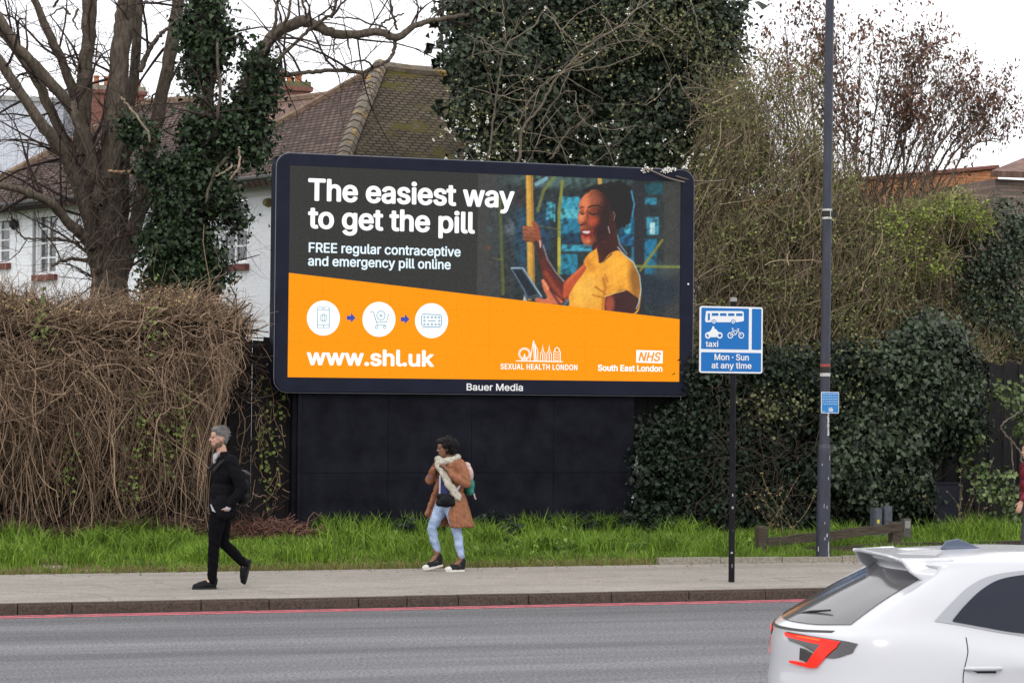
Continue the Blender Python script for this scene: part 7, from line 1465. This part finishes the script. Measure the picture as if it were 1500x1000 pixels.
# ================================================================== WHITE HATCHBACK
CX, CY = 6.30, 13.42
car = empty('parked_car', (CX, CY, 0), 'white hatchback driving right in the near lane, tail light glowing red', 'car', rz=-.17); car.name = 'hatchback_car'
PW = mat('pearl_white_paint', (.54, .55, .58), .25, spec=.45, coat=.5)
K = 15
def row(*p): return [np.array(v, float) for v in p]
G_ = [
 row((.16,0,.24),(0.220,-.4,.24),(0.300,-.68,.24),(.45,-.78,.22),(.75,-.78,.2),(1.1,-.78,.2),(1.5,-.78,.2),(2.0,-.78,.2),(2.6,-.78,.2),(3.1,-.78,.2),(3.6,-.78,.2),(3.95,-.76,.2),(4.15,-.62,.2),(4.24,-.35,.2),(4.26,0,.2)),
 row((.06,0,.34),(0.130,-.4,.34),(0.240,-.72,.34),(.42,-.86,.32),(.75,-.88,.30),(1.1,-.87,.3),(1.5,-.86,.3),(2.0,-.86,.3),(2.6,-.86,.3),(3.1,-.87,.3),(3.6,-.87,.3),(4.0,-.83,.3),(4.22,-.68,.3),(4.32,-.38,.3),(4.35,0,.3)),
 row((.00,0,.56),(0.080,-.4,.56),(0.210,-.74,.56),(.40,-.88,.56),(.75,-.91,.56),(1.1,-.885,.55),(1.5,-.87,.54),(2.0,-.865,.53),(2.6,-.87,.53),(3.1,-.89,.54),(3.6,-.90,.54),(4.0,-.85,.52),(4.25,-.70,.5),(4.36,-.38,.5),(4.38,0,.5)),
 row((.015,0,.74),(0.095,-.4,.74),(0.225,-.72,.75),(.42,-.865,.76),(.75,-.895,.77),(1.1,-.885,.75),(1.5,-.875,.72),(2.0,-.87,.71),(2.6,-.87,.71),(3.1,-.885,.71),(3.6,-.89,.70),(4.0,-.84,.68),(4.24,-.69,.66),(4.34,-.38,.65),(4.36,0,.65)),
 row((.025,0,.93),(0.110,-.4,.93),(0.250,-.69,.94),(.42,-.82,.955),(.75,-.855,.94),(1.1,-.865,.88),(1.5,-.875,.83),(2.0,-.87,.82),(2.6,-.87,.82),(3.1,-.875,.82),(3.6,-.85,.82),(3.98,-.78,.79),(4.18,-.62,.75),(4.27,-.36,.73),(4.29,0,.73)),
 row((.07,0,1.00),(0.160,-.4,1.00),(0.310,-.64,1.015),(.46,-.745,1.05),(.78,-.775,1.065),(1.1,-.785,1.01),(1.5,-.795,.955),(2.0,-.80,.93),(2.6,-.79,.925),(3.05,-.76,.94),(3.22,-.66,.965),(3.32,-.5,.98),(3.38,-.35,.99),(3.42,-.18,.995),(3.43,0,1.0)),
 row((.40,0,1.17),(0.470,-.36,1.17),(0.580,-.60,1.19),(.66,-.685,1.21),(.88,-.715,1.215),(1.15,-.725,1.20),(1.5,-.73,1.17),(2.0,-.73,1.16),(2.5,-.71,1.16),(2.72,-.68,1.165),(2.82,-.60,1.18),(2.90,-.47,1.2),(2.95,-.32,1.21),(2.98,-.16,1.215),(2.99,0,1.22)),
 row((.70,0,1.325),(0.770,-.34,1.325),(0.840,-.54,1.335),(.90,-.60,1.36),(1.08,-.625,1.375),(1.3,-.635,1.385),(1.55,-.635,1.39),(1.85,-.63,1.385),(2.1,-.615,1.375),(2.25,-.59,1.37),(2.36,-.52,1.375),(2.44,-.42,1.385),(2.5,-.29,1.395),(2.53,-.15,1.4),(2.54,0,1.40)),
 row((.665,0,1.405),(0.730,-.33,1.40),(0.790,-.50,1.39),(.86,-.54,1.405),(1.05,-.56,1.42),(1.28,-.565,1.425),(1.5,-.565,1.43),(1.75,-.56,1.425),(1.98,-.54,1.42),(2.12,-.5,1.415),(2.22,-.44,1.415),(2.29,-.35,1.42),(2.34,-.24,1.425),(2.37,-.12,1.428),(2.38,0,1.43)),
 row((.78,0,1.425),(0.850,-.24,1.42),(0.910,-.34,1.418),(.96,-.36,1.432),(1.1,-.37,1.44),(1.28,-.37,1.45),(1.45,-.37,1.455),(1.62,-.36,1.455),(1.78,-.34,1.452),(1.9,-.31,1.45),(1.98,-.26,1.449),(2.04,-.2,1.449),(2.08,-.14,1.45),(2.1,-.07,1.45),(2.11,0,1.45)),
 row(*[(x, 0, z) for x, z in zip(np.linspace(.95, 1.95, 15), np.interp(np.linspace(.95, 1.95, 15), [.95, 1.2, 1.5, 1.95], [1.44, 1.452, 1.458, 1.457]))]),
]
G_ = np.array(G_)                                   # [level, k, 3]
mir = G_[:, ::-1].copy(); mir[..., 1] *= -1
def cr_eval(A, m, closed=False):
    """Catmull-Rom along axis 0"""
    n = len(A); out = []
    if closed: idx = lambda i: i % n; rngi = range(n)
    else: A = np.concatenate([[2 * A[0] - A[1]], A, [2 * A[-1] - A[-2]]]); idx = lambda i: i; rngi = range(1, n)
    for i in rngi:
        a, b, c, d = A[idx(i - 1)], A[idx(i)], A[idx(i + 1)], A[idx(i + 2)]
        for t in np.arange(m) / m: out.append(.5 * (2 * b + (c - a) * t + (2 * a - 5 * b + 4 * c - d) * t * t + (3 * b - a - 3 * c + d) * t ** 3))
    if not closed: out.append(A[-2])
    return np.array(out)
ring = np.concatenate([G_, mir[:, 1:-1]], 1)         # closed loops around the car
ring = cr_eval(ring.transpose(1, 0, 2), 9, True).transpose(1, 0, 2)
surf = cr_eval(ring, 8)
nl_, nk = surf.shape[:2]; V = surf.reshape(-1, 3); i = np.arange(nl_ - 1)[:, None] * nk; j = np.arange(nk)[None]
Q = np.stack([i + j, i + nk + j, i + nk + (j + 1) % nk, i + (j + 1) % nk], -1).reshape(-1, 4)
body_me = np_mesh('body', V, Q[:, ::-1], None, True)
mobj('body', body_me, PW, car)
bvh = BVHTree.FromPolygons([Vector(v) for v in V], [tuple(q) for q in Q.tolist()])
def patch(top, bot, mode, m, name, parent=car, lift=.004, nu=28, nv=10, mirror=False, ls=5, **props):
    """grid between two curves given in (x,z) [side] or (y,z) [rear/front], projected onto the body"""
    T = smooth_line(top, ls); B = smooth_line(bot, ls)
    def rs(P, n): s = np.r_[0, np.cumsum(np.linalg.norm(np.diff(P, axis=0), axis=1))]; t = np.linspace(0, s[-1], n); return np.column_stack([np.interp(t, s, P[:, k]) for k in range(P.shape[1])])
    T, B = rs(T, nu), rs(B, nu); out = []
    for sgn in ((1, -1) if mirror else (1,)):
        Vv = []
        for q in np.linspace(0, 1, nv):
            for p in T * (1 - q) + B * q:
                if mode == 'side': o_, d_ = Vector((p[0], -3 * sgn, p[1])), Vector((0, sgn, 0))
                elif mode == 'rear': o_, d_ = Vector((-2, p[0] * sgn, p[1])), Vector((1, 0, 0))
                else: o_, d_ = Vector((7, p[0] * sgn, p[1])), Vector((-1, 0, 0))
                h, nrm, _, _ = bvh.ray_cast(o_, d_)
                if h is None: h, nrm, _, _ = bvh.find_nearest(Vector((p[0] if mode == 'side' else .3, -.7 * sgn if mode == 'side' else p[0] * sgn, p[1])))
                if nrm.dot(d_) > 0: nrm = -nrm
                Vv.append(np.array(h + nrm * lift))
        n = nu; Qq = [(a * n + b, a * n + b + 1, (a + 1) * n + b + 1, (a + 1) * n + b) for a in range(nv - 1) for b in range(n - 1)]
        if sgn == -1: Qq = [q[::-1] for q in Qq]
        out.append(mobj(name, np_mesh(name, Vv, Qq, None, True), m, parent, **props))
    return out
TG = mat('tinted_glass', (.010, .014, .026), .15, spec=.3); TR = mat('window_surround', (.33, .34, .37), .35, spec=.5, metal=.2); BK = mat('black_trim', (.015, .015, .017), .4); CHR = mat('chrome', (.6, .6, .62), .2, metal=1.)
rg_ = mat('rear_glass', (.10, .10, .105), .12, spec=.7)
# side glass: surround band first, glass proud of it
patch([(.78, 1.075), (.90, 1.18), (1.02, 1.27), (1.18, 1.335), (1.45, 1.365), (1.9, 1.37), (2.2, 1.34)], [(.78, 1.07), (.95, 1.045), (1.2, 1.0), (1.5, .965), (2.0, .945), (2.6, .935), (2.98, .955)], 'side', TR, 'window_surround', lift=.004, mirror=True)
patch([(.89, 1.077), (.98, 1.165), (1.10, 1.255), (1.24, 1.315), (1.48, 1.345), (1.66, 1.35)], [(.89, 1.068), (1.05, 1.04), (1.25, 1.005), (1.45, .985), (1.60, .975), (1.70, .97)], 'side', TG, 'side_window', lift=.010, mirror=True)
patch([(1.73, 1.35), (1.95, 1.345), (2.15, 1.325)], [(1.76, .968), (2.3, .955), (2.86, .965)], 'side', TG, 'side_window', lift=.010, mirror=True)
# rear screen, windscreen
patch([(-.50, 1.33), (-.2, 1.335), (.2, 1.335), (.50, 1.33)], [(-.60, 1.035), (-.3, 1.012), (.3, 1.012), (.60, 1.035)], 'rear', rg_, 'rear_window', lift=.006, nv=14)
patch([(-.42, 1.37), (-.2, 1.385), (.2, 1.385), (.42, 1.37)], [(-.66, .99), (-.3, 1.02), (.3, 1.02), (.66, .99)], 'front', TG, 'windscreen', lift=.006, nv=14)
patch([(-.56, .998), (-.25, .98), (.25, .98), (.56, .998)], [(-.56, .985), (-.25, .966), (.25, .966), (.56, .985)], 'rear', mat('tailgate_shadow_gap', (.03, .03, .03), .5), 'tailgate_seam', lift=.002, nv=3)
# tail lamps : dark housing, red glowing C
RL = emis('tail_lamp_red', (1., .035, .015), .85); RL.node_tree.nodes['Principled BSDF'].inputs['Base Color'].default_value = (.35, .01, .01, 1); RL.node_tree.nodes['Principled BSDF'].inputs['Roughness'].default_value = .15
HS = mat('lamp_housing', (.035, .03, .032), .2, spec=.6, coat=.5); YL = emis('tail_lamp_amber', (1., .25, .03), 1.)
for s in (1, -1):
    f = lambda L_: [(y * s, z) for y, z in L_]
    tl = patch(f([(-.16, .955), (-.40, .955), (-.60, .952), (-.70, .948), (-.765, .940)]), f([(-.20, .905), (-.38, .885), (-.55, .845), (-.66, .845), (-.755, .885)]), 'rear', HS, 'tail_light', lift=.006)[0]
    patch(f([(-.14, .950), (-.40, .950), (-.58, .946), (-.67, .940)]), f([(-.16, .925), (-.40, .915), (-.56, .910), (-.655, .905)]), 'rear', RL, 'red_lens', tl, lift=.011)
    patch(f([(-.30, .942), (-.42, .942), (-.52, .940)]), f([(-.30, .937), (-.42, .935), (-.52, .933)]), 'rear', YL, 'bright_strip', tl, lift=.014)
    patch(f([(-.53, .908), (-.60, .908), (-.655, .905)]), f([(-.40, .765), (-.46, .765), (-.52, .775)]), 'rear', RL, 'red_lens', tl, lift=.012, nv=12)
    patch(f([(-.22, .785), (-.32, .79), (-.42, .79), (-.50, .80)]), f([(-.24, .772), (-.34, .768), (-.44, .768), (-.49, .775)]), 'rear', RL, 'red_lens', tl, lift=.012)
    patch(f([(-.34, .875), (-.40, .87), (-.45, .86), (-.50, .85)]), f([(-.34, .80), (-.38, .80), (-.42, .79), (-.46, .79)]), 'rear', HS, 'dark_insert', tl, lift=.009)
# panel gaps
gap = mat('panel_gap', (.02, .02, .022), .7)
patch([(.955, .98), (.95, .9)], [(.961, .98), (.956, .9)], 'side', gap, 'door_gap', lift=.0025, nu=12, nv=2, mirror=True)
patch([(.95, .9), (.91, .75), (.93, .6), (1.02, .45), (1.1, .36)], [(.956, .9), (.916, .75), (.936, .6), (1.026, .45), (1.106, .36)], 'side', gap, 'door_gap', lift=.0025, nu=20, nv=2, mirror=True)
patch([(1.72, .96), (1.74, .7), (1.76, .36)], [(1.73, .96), (1.75, .7), (1.77, .36)], 'side', gap, 'door_gap', lift=.0025, nu=20, nv=2, mirror=True)
patch([(2.85, .94), (2.78, .7), (2.72, .36)], [(2.86, .94), (2.79, .7), (2.73, .36)], 'side', gap, 'door_gap', lift=.0025, nu=20, nv=2, mirror=True)
# roof spoiler with side fins
sp_ = [('p', [(.66, -.46, 1.40), (.645, -.25, 1.412), (.64, 0, 1.418), (.645, .25, 1.412), (.66, .46, 1.40), (.98, .52, 1.405), (.98, -.52, 1.405)], (0, 0, .022))]
for s in (-1, 1): sp_ += [('p', [(.655, s * .475, 1.425), (.98, s * .56, 1.425), (.90, s * .60, 1.33), (.80, s * .565, 1.275), (.71, s * .52, 1.34)], (0, -s * .03, 0)), ('c', (.665, s * .465, 1.412), (.95, s * .545, 1.418), .014, .016)]
fused('roof_spoiler', sp_, .009, PW, car, 3)
Acc().tube([(.145, .02, 1.035), (.20, -.14, 1.075), (.27, -.33, 1.10)], [.012, .008, .006], 6).build('rear_wiper', BK, car)
# roof antenna fin
fused('antenna_fin', [('p', [(1.08, -.012, 1.45), (1.12, -.012, 1.50), (1.20, -.012, 1.515), (1.36, -.012, 1.45)], (0, .024, 0)), ('e', (1.22, 0, 1.452), (.14, .03, .012), 0)], .006, mat('fin_blue_grey', (.09, .11, .16), .3), car, 2)
# door handles
for s in (-1, 1):
    for x in (.93, 2.0):
        h, nrm, _, _ = bvh.ray_cast(Vector((x + .1, 3 * s, .80)), Vector((0, -s, 0))); y_ = h.y + s * .022
        fused('door_handle', [('c', (x, y_ - s * .01, .805), (x + .05, y_ + s * .008, .806), .013, .015), ('c', (x + .05, y_ + s * .008, .806), (x + .17, y_ + s * .008, .806), .015, .015), ('c', (x + .17, y_ + s * .008, .806), (x + .215, y_ - s * .01, .805), .015, .013)], .006, PW, car, 2)
        h2, n2, _, _ = bvh.ray_cast(Vector((x + .12, 3 * s, .80)), Vector((0, -s, 0))); Acc().box(x + .03, x + .19, min(h2.y, h2.y + s * .004), max(h2.y, h2.y + s * .004), .775, .79).build('handle_recess', gap, car)
# bumpers: reflector, plate, badge
patch([(-.26, .56), (.26, .56)], [(-.26, .45), (.26, .45)], 'rear', mat('plate_yellow', (.7, .5, .03), .5), 'number_plate', lift=.008)
patch([(-.60, .44), (-.3, .42), (.3, .42), (.60, .44)], [(-.60, .30), (-.3, .30), (.3, .30), (.60, .30)], 'rear', BK, 'lower_bumper', lift=.008)
patch([(-.6, .74), (-.5, .76), (-.38, .75)], [(-.62, .67), (-.5, .66), (-.38, .66)], 'front', mat('headlamp', (.4, .42, .45), .1, spec=.8), 'headlight', lift=.008, mirror=True)
patch([(-.45, .6), (0, .6), (.45, .6)], [(-.4, .36), (0, .36), (.4, .36)], 'front', BK, 'grille', lift=.008)
# mirrors and wheels
for s in (-1, 1): fused('door_mirror', [('e', (2.72, s * .96, 1.0), (.09, .11, .07), 0), ('c', (2.74, s * .84, .96), (2.72, s * .93, .98), .025, .025)], .01, PW, car, 3)
ty = mat('tyre_rubber', (.02, .02, .02), .85); rm = mat('alloy_rim', (.35, .36, .38), .35, metal=.7)
for x in (.86, 3.5):
    for s in (-1, 1):
        y0, y1 = s * .67, s * .885
        wa = Acc(); 
        tw_ = [(y0, .30), (y0 + (y1 - y0) * .1, .325), (y0 + (y1 - y0) * .9, .325), (y1, .30), (y1, .22)]
        ang = np.linspace(0, 2 * pi, 37)[:-1]; Vv = [(x + r_ * cos(a_), y, .325 + r_ * sin(a_)) for y, r_ in tw_ for a_ in ang]; n = 36
        Qq = [(q * n + k, q * n + (k + 1) % n, (q + 1) * n + (k + 1) % n, (q + 1) * n + k) for q in range(len(tw_) - 1) for k in range(n)]
        w_ = bpy.data.objects.new('wheel', None); link(w_, car); Acc().add(Vv, Qq).build('tyre', ty, w_, smooth=True)
        ra = Acc()
        Vv = [(x + r_ * cos(a_), y1 - s * dd, .325 + r_ * sin(a_)) for dd, r_ in ((0, .222), (.01, .205), (.06, .20)) for a_ in ang]; ra.add(Vv, [(q * n + k, q * n + (k + 1) % n, (q + 1) * n + (k + 1) % n, (q + 1) * n + k) for q in range(2) for k in range(n)])
        for sp2 in range(5):
            a0 = sp2 * 2 * pi / 5; ra.tube([(x, y1 - s * .03, .325), (x + .2 * cos(a0), y1 - s * .02, .325 + .2 * sin(a0))], [.035, .022], 6)
        ra.build('rim', rm, w_)

# pieces too small to pick apart one by one stay joined inside their thing
SMALL = {'foliage', 'foremost_foliage', 'ivy_foliage', 'inner_foliage', 'leaves', 'small_leaves', 'green_leaves', 'twigs', 'buds', 'blossom', 'seed_tufts', 'stems', 'inner_stems', 'hanging_strands', 'upright_shoots', 'epicormic_shoots', 'trailing_stems', 'dead_leaves', 'flaking_paint', 'small_print', 'sticker_remains', 'hair_strands', 'curls', 'paint_chip'}
for o in list(C.objects):
    if o.parent is not None and o.name.split('.')[0] in SMALL: o['kind'] = 'stuff'
